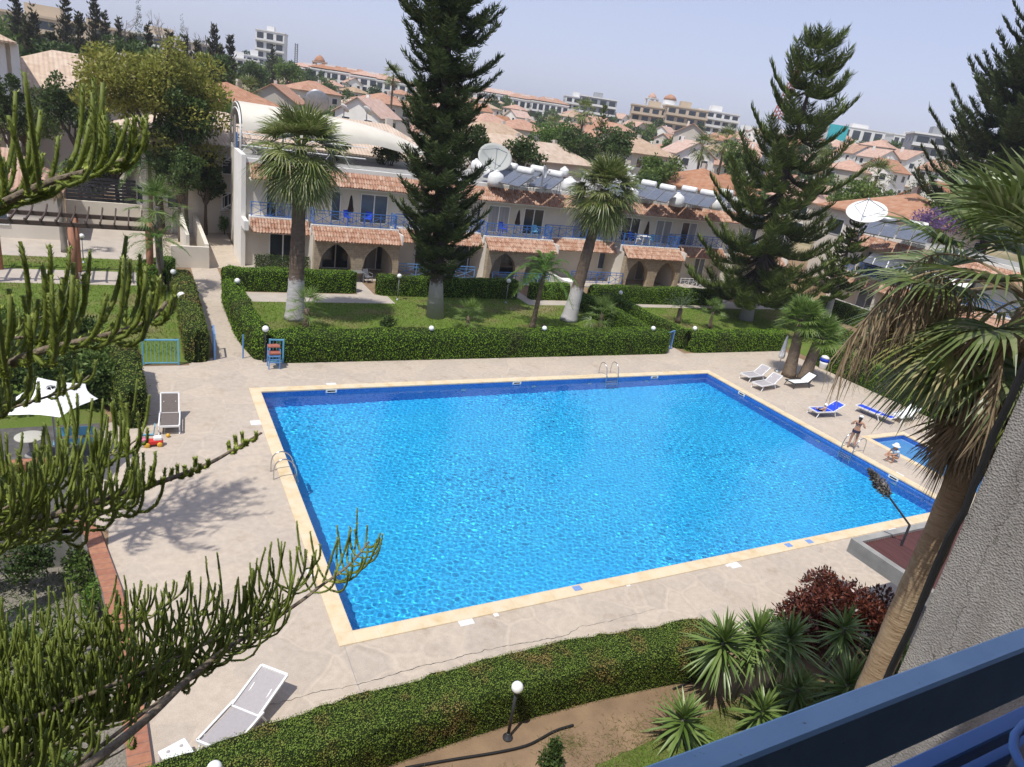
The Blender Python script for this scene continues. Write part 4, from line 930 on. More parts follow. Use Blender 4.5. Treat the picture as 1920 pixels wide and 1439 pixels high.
for i, (a, b) in enumerate(REC):
    dv = [1.5, .95, 1.45, 1.6][i]
    obj('tile_roof', tiles_geo(a, b, 34.05 + dv, 2.62, 34.85 + dv, 3.42), M['tile'], row)
    k = MB(); k.box(a, b, 34.85 + dv, WALLV, 2.75, 3.5); obj('ledge', k, M['white_wall'], row)
    obj('balcony_railing', rail_mb((a + .1, 35.0 + dv), (b - .1, 35.0 + dv), 3.5), M['blue_paint'], row)
# glazing, upper storey then ground floor
for (x0, x1, mts) in [(621, 636, ('glass_blue',)), (676, 724, ('glass_blue', 'glass_blue')), (895, 899, ('glass_dark',)), (916, 954, ('curtain', 'curtain')), (984, 1019, ('glass_dark', 'glass_dark')), (1080, 1106, ('curtain', 'glass_dark')),
                    (1172, 1203, ('glass_dark', 'glass_dark')), (1236, 1264, ('curtain', 'curtain')), (1285, 1312, ('glass_dark', 'curtain')), (1400, 1428, ('curtain', 'glass_dark')), (1470, 1496, ('glass_dark', 'curtain')), (500, 535, ('glass_dark', 'curtain'))]:
    window(row, PV(x0, 400, WALLV)[0], PV(x1, 400, WALLV)[0], WALLV, 3.5, 5.45, mts)
for (x0, x1, mts, z0) in [(505, 552, ('glass_dark', 'glass_dark'), .4), (603, 650, ('glass_dark', 'glass_dark'), 0.08), (681, 724, ('curtain', 'glass_dark'), .08), (775, 792, ('glass_dark',), .08), (855, 893, ('glass_blue', 'glass_blue'), .08), (935, 965, ('glass_dark',), .08), (1118, 1158, ('glass_blue', 'glass_blue'), .9), (1192, 1222, ('curtain', 'curtain'), .08),
                        (1238, 1262, ('curtain', 'curtain'), .08), (1298, 1316, ('glass_dark', 'glass_blue'), .08), (1350, 1385, ('glass_dark', 'curtain'), .08), (1440, 1470, ('glass_dark', 'curtain'), .08)]:
    window(row, PV(x0, 510, WALLV)[0], PV(x1, 510, WALLV)[0], WALLV, z0, 2.25, mts)
# ground floor rails and fences
obj('terrace_railing', rail_mb((12.3, 35.3), (18.6, 35.2), 0.05, .95, 1.6), M['sky_blue_paint'], row)
obj('terrace_railing', rail_mb((26.6, 33.9), (31.7, 33.9), 0.35, .95, 1.3), M['blue_paint'], row)
obj('terrace_railing', rail_mb((38.2, 34.0), (44.0, 34.0), 0.1, .95, 1.0), M['white_paint'], row)
obj('terrace_railing', rail_mb((19.4, 33.6), (24.4, 33.6), 0.1, .95, 1.0), M['sky_blue_paint'], row)
fs = MB().quads(scatter(MB().box(2.5, 6.0, 34.9, 35.0, .2, 1.25), 420, .1, hrg, .6)); single('screen_fence', fs, M['leaf_dark'], 'black leafy screening along the terrace at the white end of the arcaded row', 'fence')
step = MB(); step.box(24.6, 26.4, 32.6, 33.8, 0, .75); step.box(24.4, 24.62, 31.2, 33.8, 0, 1.15); single('terrace_step', step, M['white_wall'], 'white terrace wall end and step behind the leaning fan palm', 'low wall')

# roof tent (barrel vaulted membrane) and its steel arches
M['membrane'] = pm('cream membrane', (.70, .66, .56), (.60, .56, .47), .5, .7)
def tent():
    root = thing('tent', 'long cream vaulted membrane canopy on the roof at the left end', 'canopy', (9, 44, 7.02)); mb = MB(); ns, k = 26, 14; V = []
    for i in range(ns):
        s = i / (ns - 1); u = 2.3 + 14.6 * s; vc = 43.6; hw = 3.0 * (1 - .55 * s ** 3); top = 10.35 - .25 * s - 1.7 * s ** 4; spring = 8.55 + .15 * math.sin(s * PI * 4) - .25 * s ** 3
        for j in range(k + 1):
            a = PI * j / k; V.append((u, vc - hw * math.cos(a), spring + (top - spring) * math.sin(a) ** .8))
    F = [(i * (k + 1) + j, (i + 1) * (k + 1) + j, (i + 1) * (k + 1) + j + 1, i * (k + 1) + j + 1) for i in range(ns - 1) for j in range(k)]
    mb.add(V, F); obj('membrane', mb, M['membrane'], root, True)
    for u in (2.2, 6.0):
        for r in (3.02, 2.7):
            t_ = MB(); a = np.linspace(0, PI, 15); top = 10.3 if r > 3 else 9.95
            P = [(u, 43.6 - r, 7.02)] + [(u, 43.6 - r * math.cos(x), 8.5 + (top - 8.55) * math.sin(x) ** .8) for x in a] + [(u, 43.6 + r, 7.02)]
            t_.tube(P, .05, 6); obj('arch_frame', t_, M['white_paint'], root, True)
    for v in (40.6, 46.6):
        t_ = MB()
        for z in (7.6, 8.4): t_.tube([(2.2, v, z), (11.0, v, z)], .04, 6)
        for u in np.arange(2.2, 9.5, 1.9): t_.tube([(u, v, 7.02), (u + .95, v, 8.4), (u + 1.9, v, 7.02)], .025, 5)
        obj('truss', t_, M['white_paint'], root)
    side = MB(); side.box(2.3, 2.34, 44.6, 46.3, 7.05, 9.3); obj('curtain', side, M['sling'], root)
    side = MB(); side.box(2.26, 2.3, 43.4, 44.0, 7.05, 8.2); obj('blue_sheet', side, M['blue_paint'], root)
tent()
# spiral stair
def spiral():
    c = G(432, 437); c[2] = 0; root = thing('spiral_stair', 'white steel spiral staircase beside the white end wall', 'staircase', c); H_ = 7.4
    m = MB(); m.tube([c, c + np.array([0, 0, H_ + 1])], .07, 8); obj('pole', m, M['white_paint'], root)
    tr = MB(); rl = []; n = 36
    for i in range(n):
        a = i * .36 + .8; z = .2 + H_ * i / n; d0 = np.array([math.cos(a), math.sin(a), 0]); d1 = np.array([math.cos(a + .38), math.sin(a + .38), 0])
        p = [c + d0 * .06 + [0, 0, z], c + d0 * .85 + [0, 0, z], c + d1 * .85 + [0, 0, z], c + d1 * .06 + [0, 0, z]]; q = [x + np.array([0, 0, .04]) for x in p]
        tr.add(p + q, [(3, 2, 1, 0), (4, 5, 6, 7), (0, 1, 5, 4), (1, 2, 6, 5), (2, 3, 7, 6), (3, 0, 4, 7)]); rl.append(c + d0 * .86 + np.array([0, 0, z + .95]))
    obj('treads', tr, M['white_paint'], root); r_ = MB(); r_.tube(rl, .035, 6); r_.tube([p - np.array([0, 0, .9]) for p in rl], .045, 6)
    for p in rl: r_.tube([p, p - np.array([0, 0, .95])], .02, 4, False)
    obj('handrail', r_, M['white_paint'], root, False)
spiral()

# right wing, facing the pool
wing = thing('apartment_building', 'right wing of the arcaded row with two tiled eaves and white awnings', 'building', (58, 20, 0))
m = MB(); m.box(54.3, 61, 8, 31.4, 0, 6.98); obj('wall', m, M['cream_wall'], wing)
obj('tile_roof', swap_uv(tiles_geo(14, 30.5, 52.9, 2.62, 53.7, 3.42), 0), M['tile'], wing); obj('tile_roof', swap_uv(tiles_geo(14, 30.6, 53.25, 5.98, 54.3, 6.86), 0), M['tile'], wing)
m = MB(); m.box(53.7, 54.3, 14, 30.5, 2.8, 3.5); obj('ledge', m, M['white_wall'], wing)
m = MB(); m.box(54.25, 54.5, 8, 31.4, 6.88, 7.15); obj('parapet', m, M['white_wall'], wing); m = MB(); m.box(54.5, 61, 8, 31.4, 6.98, 7.02); obj('roof_slab', m, M['concrete'], wing)
obj('balcony_railing', rail_mb((53.8, 14.5), (53.8, 30.3), 3.5), M['blue_paint'], wing)

for bb in [(53.2, 54.3, 30.2, 30.4, 0, 2.7), (53.2, 54.3, 25.6, 25.8, 0, 2.7), (53.6, 54.3, 28.6, 28.8, 3.5, 5.9), (53.6, 54.3, 23.3, 23.5, 3.5, 5.9)]: obj('side_wall', MB().box(*bb), M['cream_wall'], wing)
for (a, b) in [(24.1, 28.3), (18.5, 22.8)]:
    window(wing, a, b, 54.3, 3.5, 5.5, ('glass_dark', 'glass_dark', 'glass_dark'), 'grey_metal', 'u')
    m = MB(); m.add([(53.95, a - .2, 5.6), (53.95, b - .6, 5.6), (52.9, b - .6, 4.75), (52.9, a - .2, 4.75), (53.95, a - .2, 5.56), (53.95, b - .6, 5.56), (52.9, b - .6, 4.71), (52.9, a - .2, 4.71)], [(0, 1, 2, 3), (7, 6, 5, 4), (2, 1, 5, 6), (3, 2, 6, 7), (0, 3, 7, 4)]); obj('awning', m, M['cloth_white'], wing)
window(wing, 26.2, 28.0, 54.3, .1, 2.2, ('glass_blue', 'glass_blue'), 'white_paint', 'u')
obj('terrace_railing', rail_mb((52.4, 20), (52.4, 29.0), 0.05, .9, 1.0), M['white_paint'], wing)

# ---- balcony and terrace furniture
def plastic_chair(name, label, loc, rotz, mat, group=None):
    r = thing(name, label, 'chair', loc, rotz, group)
    s = MB(); s.bbox(-.24, .24, -.23, .23, .41, .44, .015); obj('seat', s, M[mat], r, world=False)
    b = MB(); b.mat(np.eye(3)); b.add([(-.24, .2, .44), (.24, .2, .44), (.21, .31, .88), (-.21, .31, .88), (-.24, .235, .44), (.24, .235, .44), (.21, .34, .88), (-.21, .34, .88)], [(0, 1, 2, 3), (5, 4, 7, 6), (3, 2, 6, 7), (1, 5, 6, 2), (4, 0, 3, 7)]); obj('backrest', b, M[mat], r, world=False)
    for sx in (-1, 1):
        for sy in (-1, 1): l = MB(); l.tube([(sx * .21, sy * .2, .42), (sx * .25, sy * .24, 0)], [.022, .018], 6); obj('leg', l, M[mat], r, world=False)
        a = MB(); a.tube([(sx * .25, -.2, .42), (sx * .27, -.18, .63), (sx * .26, .25, .66)], .02, 6); obj('armrest', a, M[mat], r, world=False)
    return r
def plastic_table(label, loc, mat, w_=.42, h_=.72, group=None, name='table'):
    r = thing(name, label, 'table', loc, 0, group); t_ = MB(); t_.bbox(-w_, w_, -w_, w_, h_ - .035, h_, .015); obj('table_top', t_, M[mat], r, world=False)
    for sx in (-1, 1):
        for sy in (-1, 1): l = MB(); l.tube([(sx * w_ * .85, sy * w_ * .85, h_ - .03), (sx * w_ * .95, sy * w_ * .95, 0)], .025, 6); obj('leg', l, M[mat], r, world=False)
    return r
def folded_parasol(label, loc, mat, h_=2.1, r_=.15, group=None):
    r = thing('folded_parasol', label, 'parasol', loc, 0, group); p_ = MB(); p_.lathe([(.2, 0), (.2, .06), (.03, .08), (.022, .1), (.022, h_)], k=10); obj('pole', p_, M['grey_metal'], r, True, world=False)
    c = MB(); c.lathe([(r_ * .9, h_ * .38), (r_ * 1.15, h_ * .45), (r_ * .8, h_ * .62), (r_ * .62, h_ * .8), (r_ * .3, h_ * .97), (.02, h_)], k=14); c.V = [v * np.stack([1 + .18 * np.sin(7 * np.arctan2(v[:, 1], v[:, 0]))] * 2 + [np.ones(len(v))], 1) for v in c.V]; obj('canopy', c, M[mat], r, True, world=False); return r
M['cloth_dark'] = pm('dark brown cloth', (.05, .03, .025), (.03, .02, .018), 6, .9)
gp = 'folded dark parasols on the balconies'
for lab, px in [('folded dark parasol on the balcony above the left arches', 657), ('folded dark parasol on the balcony between the pine and the leaning palm', 973), ('folded dark parasol on the balcony right of the leaning palm', 1220)]:
    folded_parasol(lab, (PV(px, 400, 36.6)[0], 36.6, 3.5), 'cloth_dark', 1.9, .2, gp)
gc = 'chairs on the balconies and terraces'
for lab, x, y, z, ro, mt in [('blue plastic chair beside the parasol on the balcony above the left arches', PV(653, 410, 36.2)[0], 36.2, 3.5, .4, 'cloth_blue'), ('blue chair in front of the bluish window above the left arches', PV(690, 410, 36.2)[0], 36.2, 3.5, -.5, 'cloth_blue'),
        ('dark blue chair on the balcony left of the leaning palm, nearest the pine', PV(945, 415, 36.2)[0], 36.2, 3.5, .3, 'cloth_blue'), ('pale chair on the balcony left of the leaning palm', PV(1003, 425, 36.0)[0], 36.0, 3.5, -.3, 'pale_blue_paint'),
        ('white plastic chair left of the white table on the right balcony', PV(1196, 450, 36.0)[0], 36.0, 3.5, 1.3, 'plastic_white'), ('pale blue chair right of the white table on the right balcony', PV(1219, 450, 36.0)[0], 36.0, 3.5, -1.3, 'pale_blue_paint'),
        ('blue chair against the dark door on the right balcony', PV(1186, 440, 36.3)[0], 36.3, 3.5, .2, 'cloth_blue')]: plastic_chair('plastic_chair', lab, (x, y, z), ro, mt, gc)
plastic_table('white plastic table on the balcony right of the leaning palm', (PV(1207, 450, 36.0)[0], 36.0, 3.5), 'plastic_white')
plastic_table('small grey table standing in the left arcade beside the second arch', (9.0, 33.6, 0), 'grey_metal', .38)
plastic_chair('plastic_chair', 'grey chair by the small table under the second left arch', (9.7, 33.4, 0), .4, 'grey_metal', gc)

# ---- solar heaters, tanks and dishes on the roofs
M['panel'] = pm('solar panel glass', (.13, .145, .18), (.10, .115, .15), 3, .2, spec=.6)
M['tank'] = pm('white tank', (.80, .80, .78), (.66, .66, .64), 2, .4)
SA = math.atan2(-.496, -.868)
def heater(label, px, py, zr, npan=2, s=1.0, mat='tank', group='solar water heaters on the apartment roof'):
    g = G(px, py, zr + 1.35 * s); root = thing('solar_heater', label, 'solar heater', (g[0], g[1], zr), SA - PI / 2, group)   # local -y looks to the sun... +y back
    root.scale = (s,) * 3
    for i in range(npan):
        x = (i - (npan - 1) / 2) * 1.02; p_ = MB(); a = np.array([x, 2.05, .35]); b = np.array([x, .15, 1.15]); p_.obox(a, b, .96, .09, (0, 0, 1)); o_ = obj('collector', p_, M['grey_metal'], root, world=False)
        q = MB(); n_ = np.cross(np.array([1., 0, 0]), unit(b - a)); n_ = n_ * np.sign(n_[2]); q.obox(a + (b - a) * .03 + n_ * .047, b - (b - a) * .03 + n_ * .047, .90, .012, (0, 0, 1)); obj('glazing', q, M['panel'], o_, world=False)
    t_ = MB(); r = .29; L = .68
    for sgn in (0,): t_.lathe([(.02, -L - .03), (r * .75, -L), (r, -L + .06), (r, L - .06), (r * .75, L), (.02, L + .03)], k=18)
    t_.mat([[0, 0, 1], [0, 1, 0], [-1, 0, 0]], (0, -.1, 1.4)); obj('tank', t_, M[mat], root, True, world=False)
    f = MB()
    for x in (-.5, .5):
        f.tube([(x, -.35, 0), (x, -.2, 1.15)], .025, 5); f.tube([(x, .15, 0), (x, 0, 1.12)], .025, 5); f.tube([(x, 2.05, 0), (x, 2.05, .32)], .025, 5); f.tube([(x, -.3, .5), (x, 2.05, .28)], .02, 5)
    obj('stand', f, M['grey_metal'], root, world=False); return root
def roof_tank(label, px, py, zr, r=.62, h_=1.1, group='white water tanks on the apartment roof'):
    g = G(px, py, zr + h_ * .55); root = thing('water_tank', label, 'water tank', (g[0], g[1], zr), 0, group); t_ = MB()
    t_.lathe([(r * .8, 0), (r, .1), (r * 1.03, h_ * .35), (r, h_ * .6), (r * .85, h_ * .82), (r * .4, h_ * .96), (r * .3, h_)], k=20); obj('shell', t_, M['tank'], root, True, world=False)
    l = MB(); l.lathe([(r * .32, h_), (r * .33, h_ + .06), (r * .05, h_ + .1)], k=14); obj('lid', l, M['tank'], root, True, world=False); return root
Z = 7.02
for lab, px, py, n in [('solar heater beside the big mesh dish, just right of the tall pine', 955, 313, 2), ('double panel solar heater left of the middle of the left roof group', 984, 322, 2), ('solar heater behind, in the middle of the left roof group', 1008, 319, 1), ('rightmost wide panelled solar heater left of the leaning palm crown', 1040, 328, 2),
        ('farthest small solar heater just right of the leaning palm crown', 1178, 317, 1), ('solar heater at the back of the right roof group', 1216, 322, 1), ('solar heater touching the right side of the leaning palm crown', 1165, 344, 2), ('solar heater in the centre of the right roof group', 1216, 346, 2), ('wide panelled solar heater near the roof edge, centre right', 1251, 354, 2), ('solar heater behind the right end of the roof', 1292, 357, 2), ('wide panelled solar heater near the right end of the roof edge', 1327, 364, 2), ('tank topped heater half hidden by the wide pine', 1361, 362, 1)]:
    heater(lab, px, py, Z, n)
for lab, px, py in [('big round white tank at the roof edge right of the tall pine', 930, 334), ('white tank on a stand under the big mesh dish', 905, 313), ('round white tank below the leaning palm crown at right', 1184, 364), ('round white tank in the middle of the right roof group', 1270, 374), ('round white tank at the right end of the roof by the wide pine', 1343, 381), ('white tank behind the heaters right of the leaning palm', 1189, 337), ('half hidden white tank left of the leaning palm crown', 1068, 345)]:
    roof_tank(lab, px, py, Z)
for lab, px, py, h_, r_ in [('white tank squeezed behind the big mesh dish', 893, 309, 1.0, .5), ('white tank between the mesh dish and the first heater', 918, 322, .9, .5), ('white tank behind the left heaters, nearest the small dish', 1000, 338, .8, .45), ('small white tank just left of the leaning palm crown', 1058, 322, 1.0, .5), ('white tank seen through the leaning palm fronds', 1100, 336, 1.0, .55), ('white tank just right of the leaning palm fronds at the roof edge', 1152, 354, 1.0, .55), ('white tank at the back right of the leaning palm', 1178, 332, 1.0, .5), ('white tank in the back row above the wide panels', 1238, 334, 1.0, .5), ('white tank in the back row near the hip roofed house', 1302, 345, 1.0, .5), ('low white tank in front of the rightmost wide panels', 1308, 377, .9, .5), ('white tank half hidden by the left boughs of the wide pine', 1376, 380, 1.0, .55), ('white tank glimpsed inside the wide pine, upper', 1398, 394, 1.0, .55), ('white tank glimpsed inside the wide pine, lower', 1422, 410, 1.0, .55)]: roof_tank(lab, px, py, Z, r_, h_)
heater('grey solar heater on the right wing roof below the white dish', 1662, 414, Z, 2, 1.15, 'grey_metal', 'solar heaters on the right wing'); heater('white tanked solar heater on the right wing roof beside the drooping palm', 1720, 424, Z, 2, 1.15, 'tank', 'solar heaters on the right wing')
M['mesh_dish'] = pm('grey mesh dish', (.40, .41, .38), (.33, .34, .32), 20, .7)
def dish(label, px, py, z, R, aim, mat, zr=Z, mast=True, group='satellite dishes'):
    c = G(px, py, z); root = thing('satellite_dish', label, 'satellite dish', (c[0], c[1], zr), 0, group); aim = unit(np.asarray(aim, float)); a = unit(np.cross(aim, [0, 0, 1])); b = np.cross(a, aim); d = MB(); n, k = 7, 28; V = []
    for side in (0, .03):
        for i in range(n + 1):
            r = R * max(.01, i / n)
            for j in range(k): th = 2 * PI * j / k; V.append(c + (a * math.cos(th) + b * math.sin(th)) * r + aim * (.28 * R * (i / n) ** 2 - .25 * R - side))
    F = [(i * k + j, i * k + (j + 1) % k, (i + 1) * k + (j + 1) % k, (i + 1) * k + j) for i in range(n) for j in range(k)]; o_ = (n + 1) * k
    d.add(V, F + [(f[3] + o_, f[2] + o_, f[1] + o_, f[0] + o_) for f in F] + [(n * k + j, n * k + (j + 1) % k, o_ + n * k + (j + 1) % k, o_ + n * k + j) for j in range(k)]); obj('reflector', d, M[mat], root, True)
    f = MB(); fp = c + aim * R * .75
    for th in (.5, 2.6, 4.7): f.tube([c + (a * math.cos(th) + b * math.sin(th)) * R * .85, fp], .018 * R + .005, 5)
    f.lathe([(.05 * R, -.08), (.09 * R, 0), (.05 * R, .1)], fp, 8); obj('feed_arm', f, M['grey_metal'], root)
    m = MB(); m.tube([(c[0], c[1], zr), c - aim * R * .3], .05 * R + .02, 7); m.tube([(c[0] - .3 * R, c[1], zr), c - aim * R * .35], .03, 5); obj('mast', m, M['grey_metal'], root); return root
dish('very large grey mesh satellite dish behind the tanks right of the tall pine', 928, 295, 9.0, 1.35, (-.25, -.75, .75), 'mesh_dish')
dish('large white oval satellite dish on the right wing roof', 1625, 397, 9.3, 1.5, (-.55, -.25, .95), 'white_paint')
dish('small white dish among the water heaters left of the leaning palm', 1022, 323, 8.6, .5, (.9, -.9, .3), 'white_paint')
dish('grey dish seen from behind above the vaulted canopy', 594, 191, 10.8, 1.1, (.2, .9, .35), 'grey_metal', 7.0)
dish('tilted white dish poking up behind the canopy, left one', 647, 203, 10.3, .55, (.75, .3, .7), 'white_paint', 7.0)
dish('tilted white dish poking up behind the canopy, right one', 690, 208, 10.0, .75, (.75, .3, .7), 'white_paint', 7.0)
# ---------------------------------------------------------------- the balcony and wall the view is taken from
def PH(px, py, hd):          # point on the pixel's ray at plan distance hd from the camera
    r = ray(px, py); return CAM + r * (hd / math.hypot(r[0], r[1]))
def stucco_material():
    m, t, p, o = _new('grey roughcast'); v = coord(t); n1 = noise(t, v, 34, 6, .62, .2); n2 = noise(t, v, 1.1, 5); vo = N(t, 'ShaderNodeTexVoronoi'); vo.inputs['Scale'].default_value = 60; t.links.new(v, vo.inputs['Vector'])
    c = ramp(t, n2.outputs[0], [(.3, (.27, .26, .24)), (.7, (.38, .36, .33))]); c = mix(t, .3, c, ramp(t, n1.outputs[0], [(.3, (.18, .17, .16)), (.7, (.50, .47, .43))]))
    # hairline cracks running down the wall
    cv = coord(t, (1, 1.0, .16)); cn = noise(t, coord(t, (1, 1, 1)), 2.6, 6, .65); sx = N(t, 'ShaderNodeSeparateXYZ'); t.links.new(cv, sx.inputs[0])
    wob = math_(t, 'MULTIPLY', math_(t, 'SUBTRACT', cn.outputs[0], .5), .55); d1 = math_(t, 'ABSOLUTE', math_(t, 'ADD', math_(t, 'ADD', sx.outputs['Y'], 10.98), wob))
    cr = ramp(t, d1, [(.0, (1, 1, 1)), (.006, (0, 0, 0))]); sk_n = noise(t, coord(t, (3, 3, .22)), 1.6, 6, .6); c = mix(t, .85, c, ramp(t, sk_n.outputs[0], [(.35, (.74, .72, .70)), (.55, (1, 1, 1)), (.75, (1.08, 1.06, 1.02))]), 'MULTIPLY'); c = mix(t, cr, c, (.06, .055, .05))
    t.links.new(c, p.inputs['Base Color']); p.inputs['Roughness'].default_value = .95; p.inputs['Specular IOR Level'].default_value = .1
    bump(t, p, math_(t, 'SUBTRACT', math_(t, 'ADD', n1.outputs[0], vo.outputs['Distance']), math_(t, 'MULTIPLY', cr, 2)), .45, .02); return m
M['stucco'] = stucco_material()
wd = ray(1803, 990); wd = wd / math.hypot(wd[0], wd[1]); WX, WY = CAM[0] + wd[0] * 6.2, CAM[1] + wd[1] * 6.2
house = thing('apartment_building', 'near grey roughcast apartment block with a projecting wall at the right edge', 'building', (0, -20, 0))
m = MB(); m.box(WX, 14, -26, WY, 0, 11.2); obj('projecting_wall', m, M['stucco'], house)
m = MB(); m.box(-20, WX, -26, -14.4, 0, 16.5); obj('wall', m, M['cream_wall'], house)
m = MB(); m.box(-7.7, -7.5, -14.4, -12.7, 10.2, 13.95); obj('added_end_wall', m, M['stucco'], house); m = MB(); m.box(-7.5, WX, -14.4, -12.6, 10.05, 10.2); obj('balcony_floor', m, M['concrete'], house); m = MB(); m.box(-7.4, WX, -14.39, -14.34, 10.2, 13.9); obj('added_dark_back', m, M['glass_dark'], house); m = MB(); m.box(-7.5, WX, -14.4, -12.75, 13.95, 14.2); obj('balcony_ceiling', m, M['white_wall'], house)  # end wall and full-width dark back are added, unseen, to darken the rail
cb = MB(); P = [(WX - .03 + hrg.normal(0, .006), WY + .035 + hrg.normal(0, .008), z) for z in np.linspace(0, 11.2, 50)]; cb.tube(P, .028, 7); single('wall_cable', cb, M['black'], 'black cable running down the corner of the rough grey wall', 'cable')
def worn_blue():
    m, t, p, o = _new('worn blue rail paint'); v = coord(t); a = noise(t, v, 9, 5); b = noise(t, coord(t, (2, 30, 30)), 3, 6, .7)
    c = ramp(t, a.outputs[0], [(.3, (.21, .37, .58)), (.7, (.27, .45, .66))]); c = mix(t, ramp(t, b.outputs[0], [(.62, (0, 0, 0)), (.72, (.55, .55, .55))]), c, (.42, .55, .68)); c = mix(t, ramp(t, noise(t, v, 70, 4).outputs[0], [(.70, (0, 0, 0)), (.74, (1, 1, 1))]), c, (.11, .09, .08))
    t.links.new(c, p.inputs['Base Color']); p.inputs['Roughness'].default_value = .45; bump(t, p, b.outputs[0], .12, .004); return m
M['blue_rail'] = worn_blue()
RV, RZ = -12.65, 11.282
rl = thing('balcony_railing', 'blue painted metal balcony rail crossing the lower right corner', 'railing', (-3, RV, RZ - 1.1))
m = MB(); m.bbox(-7.5, WX, RV - .052, RV, RZ - .17, RZ, .006); obj('top_rail', m, M['blue_rail'], rl)
for (y0, hh) in ((1317, .05), (1362, .04)):
    z = PV(1920, y0, RV)[2]; m = MB(); m.bbox(-7.5, WX, RV - .045, RV - .005, z - hh, z, .004); obj('lower_rail', m, M['blue_paint'], rl)
z3 = PV(1920, 1395, RV)[2]
m = MB(); m.box(-7.5, WX, RV - .03, RV - .012, 10.3, z3); obj('infill_panel', m, M['dark_metal'], rl)
for x in (-6.5, -5.0, 0.2): m = MB(); m.box(x, x + .05, RV - .05, RV - .004, 10.2, RZ - .17); obj('post', m, M['blue_paint'], rl)
c0 = PT(1915, 1440, .82)
bx = thing('plastic_box', 'dark plastic box with a blue rim just inside the balcony rail', 'box', (c0[0], c0[1], c0[2] - .3))
m = MB(); R_ = [(math.cos(a), math.sin(a)) for a in np.linspace(0, 2 * PI, 25)[:-1]]; se = lambda c, s: math.copysign(abs(c) ** .5, c) * s
m.prism([(c0[0] + .13 + se(a, .13), c0[1] - .06 + se(b, .085)) for a, b in R_], c0[2] - .3, c0[2] - .02); obj('body', m, M['dark_metal'], bx, True)
m = MB(); m.tube([(c0[0] + .13 + se(a, .135), c0[1] - .06 + se(b, .09), c0[2]) for a, b in R_ + R_[:1]], .004, 8, False); obj('rim', m, M['blue_paint'], bx, True)

# ---------------------------------------------------------------- concrete canopy with red roof, bent lamp pole
M['red_deck'] = pm('dark red roof sheeting', (.10, .035, .03), (.06, .022, .02), 2, .35, .5, 9, stretch=(8, .4, 1), spec=.5)
cn_ = thing('canopy', 'small concrete canopy with dark red corrugated roof beside the palm trunk', 'shelter', (15, -4.5, 0)); zc = 2.85
m = MB()
for bb in [(12.75, 19, -3.62, -3.42, zc - .42, zc), (12.75, 12.95, -9, -3.62, zc - .42, zc)]: obj('edge_beam', MB().box(*bb), M['concrete'], cn_)
for bb in [(12.95, 19, -9, -3.62, zc - .12, zc - .06)]:
    q = MB(); n = 60; xs = np.linspace(bb[0], bb[1], n * 2 + 1); zz = np.where(np.arange(n * 2 + 1) % 2, zc - .06, zc - .09)
    q.quads([[(xs[i], bb[2], zz[i]), (xs[i + 1], bb[2], zz[i + 1]), (xs[i + 1], bb[3], zz[i + 1]), (xs[i], bb[3], zz[i])] for i in range(n * 2)]); obj('roof', q, M['red_deck'], cn_)
for bb in [(13.0, 13.4, -5.3, -5.0, 0, zc - .42), (16.5, 16.9, -4.2, -3.8, 0, zc - .42)]: obj('column', MB().box(*bb), M['concrete'], cn_)
b = G(1690, 1023, zc - .06); el = min((np.linalg.norm(PROJ(b + [0, 0, z]) - np.array([1704, 984])), z) for z in np.arange(.1, 3, .02))[1]
e0 = b + np.array([0, 0, el]); hd = math.hypot(*(e0 - CAM)[:2]); e1 = PH(1640, 895, hd - .5); lp = thing('lamp_pole', 'bent metal lamp pole rising from the red canopy roof with a frayed grey head', 'lamp', b)
m = MB(); m.tube([b, e0], .035, 7); m.tube([e0, e0 + (e1 - e0) * .72], .028, 7); obj('pole', m, M['dark_metal'], lp)
ax = unit(e1 - e0); L = np.linalg.norm(e1 - e0) * .5; hs = e0 + (e1 - e0) * .6; Q = []
for i in range(900):
    s = hrg.random(); p_ = hs + ax * L * s + rand_dirs(1, hrg)[0] * .14 * math.sin(PI * min(1, .15 + s * .9)); Q.append(leaf_quads(p_[None], (ax + rand_dirs(1, hrg)[0] * .9)[None], rand_dirs(1, hrg), np.array([.13]), np.array([.035]))[0])
m = MB().quads(Q); M['frayed'] = leafm('frayed grey fibre', (.13, .12, .11), (.24, .225, .20), (.33, .31, .28), .1, .9); obj('head', m, M['frayed'], lp)
m = MB(); m.lathe([(.05, 0), (.06, .03), (.06, .16), (.03, .18)], k=10); Rm = np.array(Vector(ax).to_track_quat('Z', 'Y').to_matrix()); m.mat(Rm, hs + ax * L * .95); obj('cap', m, M['dark_metal'], lp, True)
sg = MB(); sg.box(14.6, 14.64, -2.4, -1.3, .0, .9)

# ---------------------------------------------------------------- the near leaning palm
nrg = np.random.default_rng(31)
def trunk_near():
    m, t, p, o = _new('ringed palm trunk'); v = coord(t, (1, 1, 1), 'obj'); n1 = noise(t, coord(t, (1.8, 1.8, 11), 'obj'), 2.2, 7, .7, .5); n2 = noise(t, v, 1.3, 5)
    c = ramp(t, n1.outputs[0], [(.30, (.10, .06, .03)), (.42, (.34, .235, .14)), (.6, (.46, .345, .215)), (.8, (.55, .44, .30))]); c = mix(t, .4, c, ramp(t, n2.outputs[0], [(.3, (.24, .15, .085)), (.7, (.44, .34, .22))]))
    t.links.new(c, p.inputs['Base Color']); p.inputs['Roughness'].default_value = .95; p.inputs['Specular IOR Level'].default_value = .08; bump(t, p, n1.outputs[0], 1.0, .05); return m
M['trunk_near'] = trunk_near()
HD = 11.53
tp = [PH(*q, HD) for q in [(1640, 1275), (1700, 1135), (1754, 1019), (1790, 930), (1831, 820), (1878, 715), (1938, 585)]]
tp = [np.array([tp[0][0] - .05, tp[0][1], 0.0])] + tp; TOP = tp[-1]
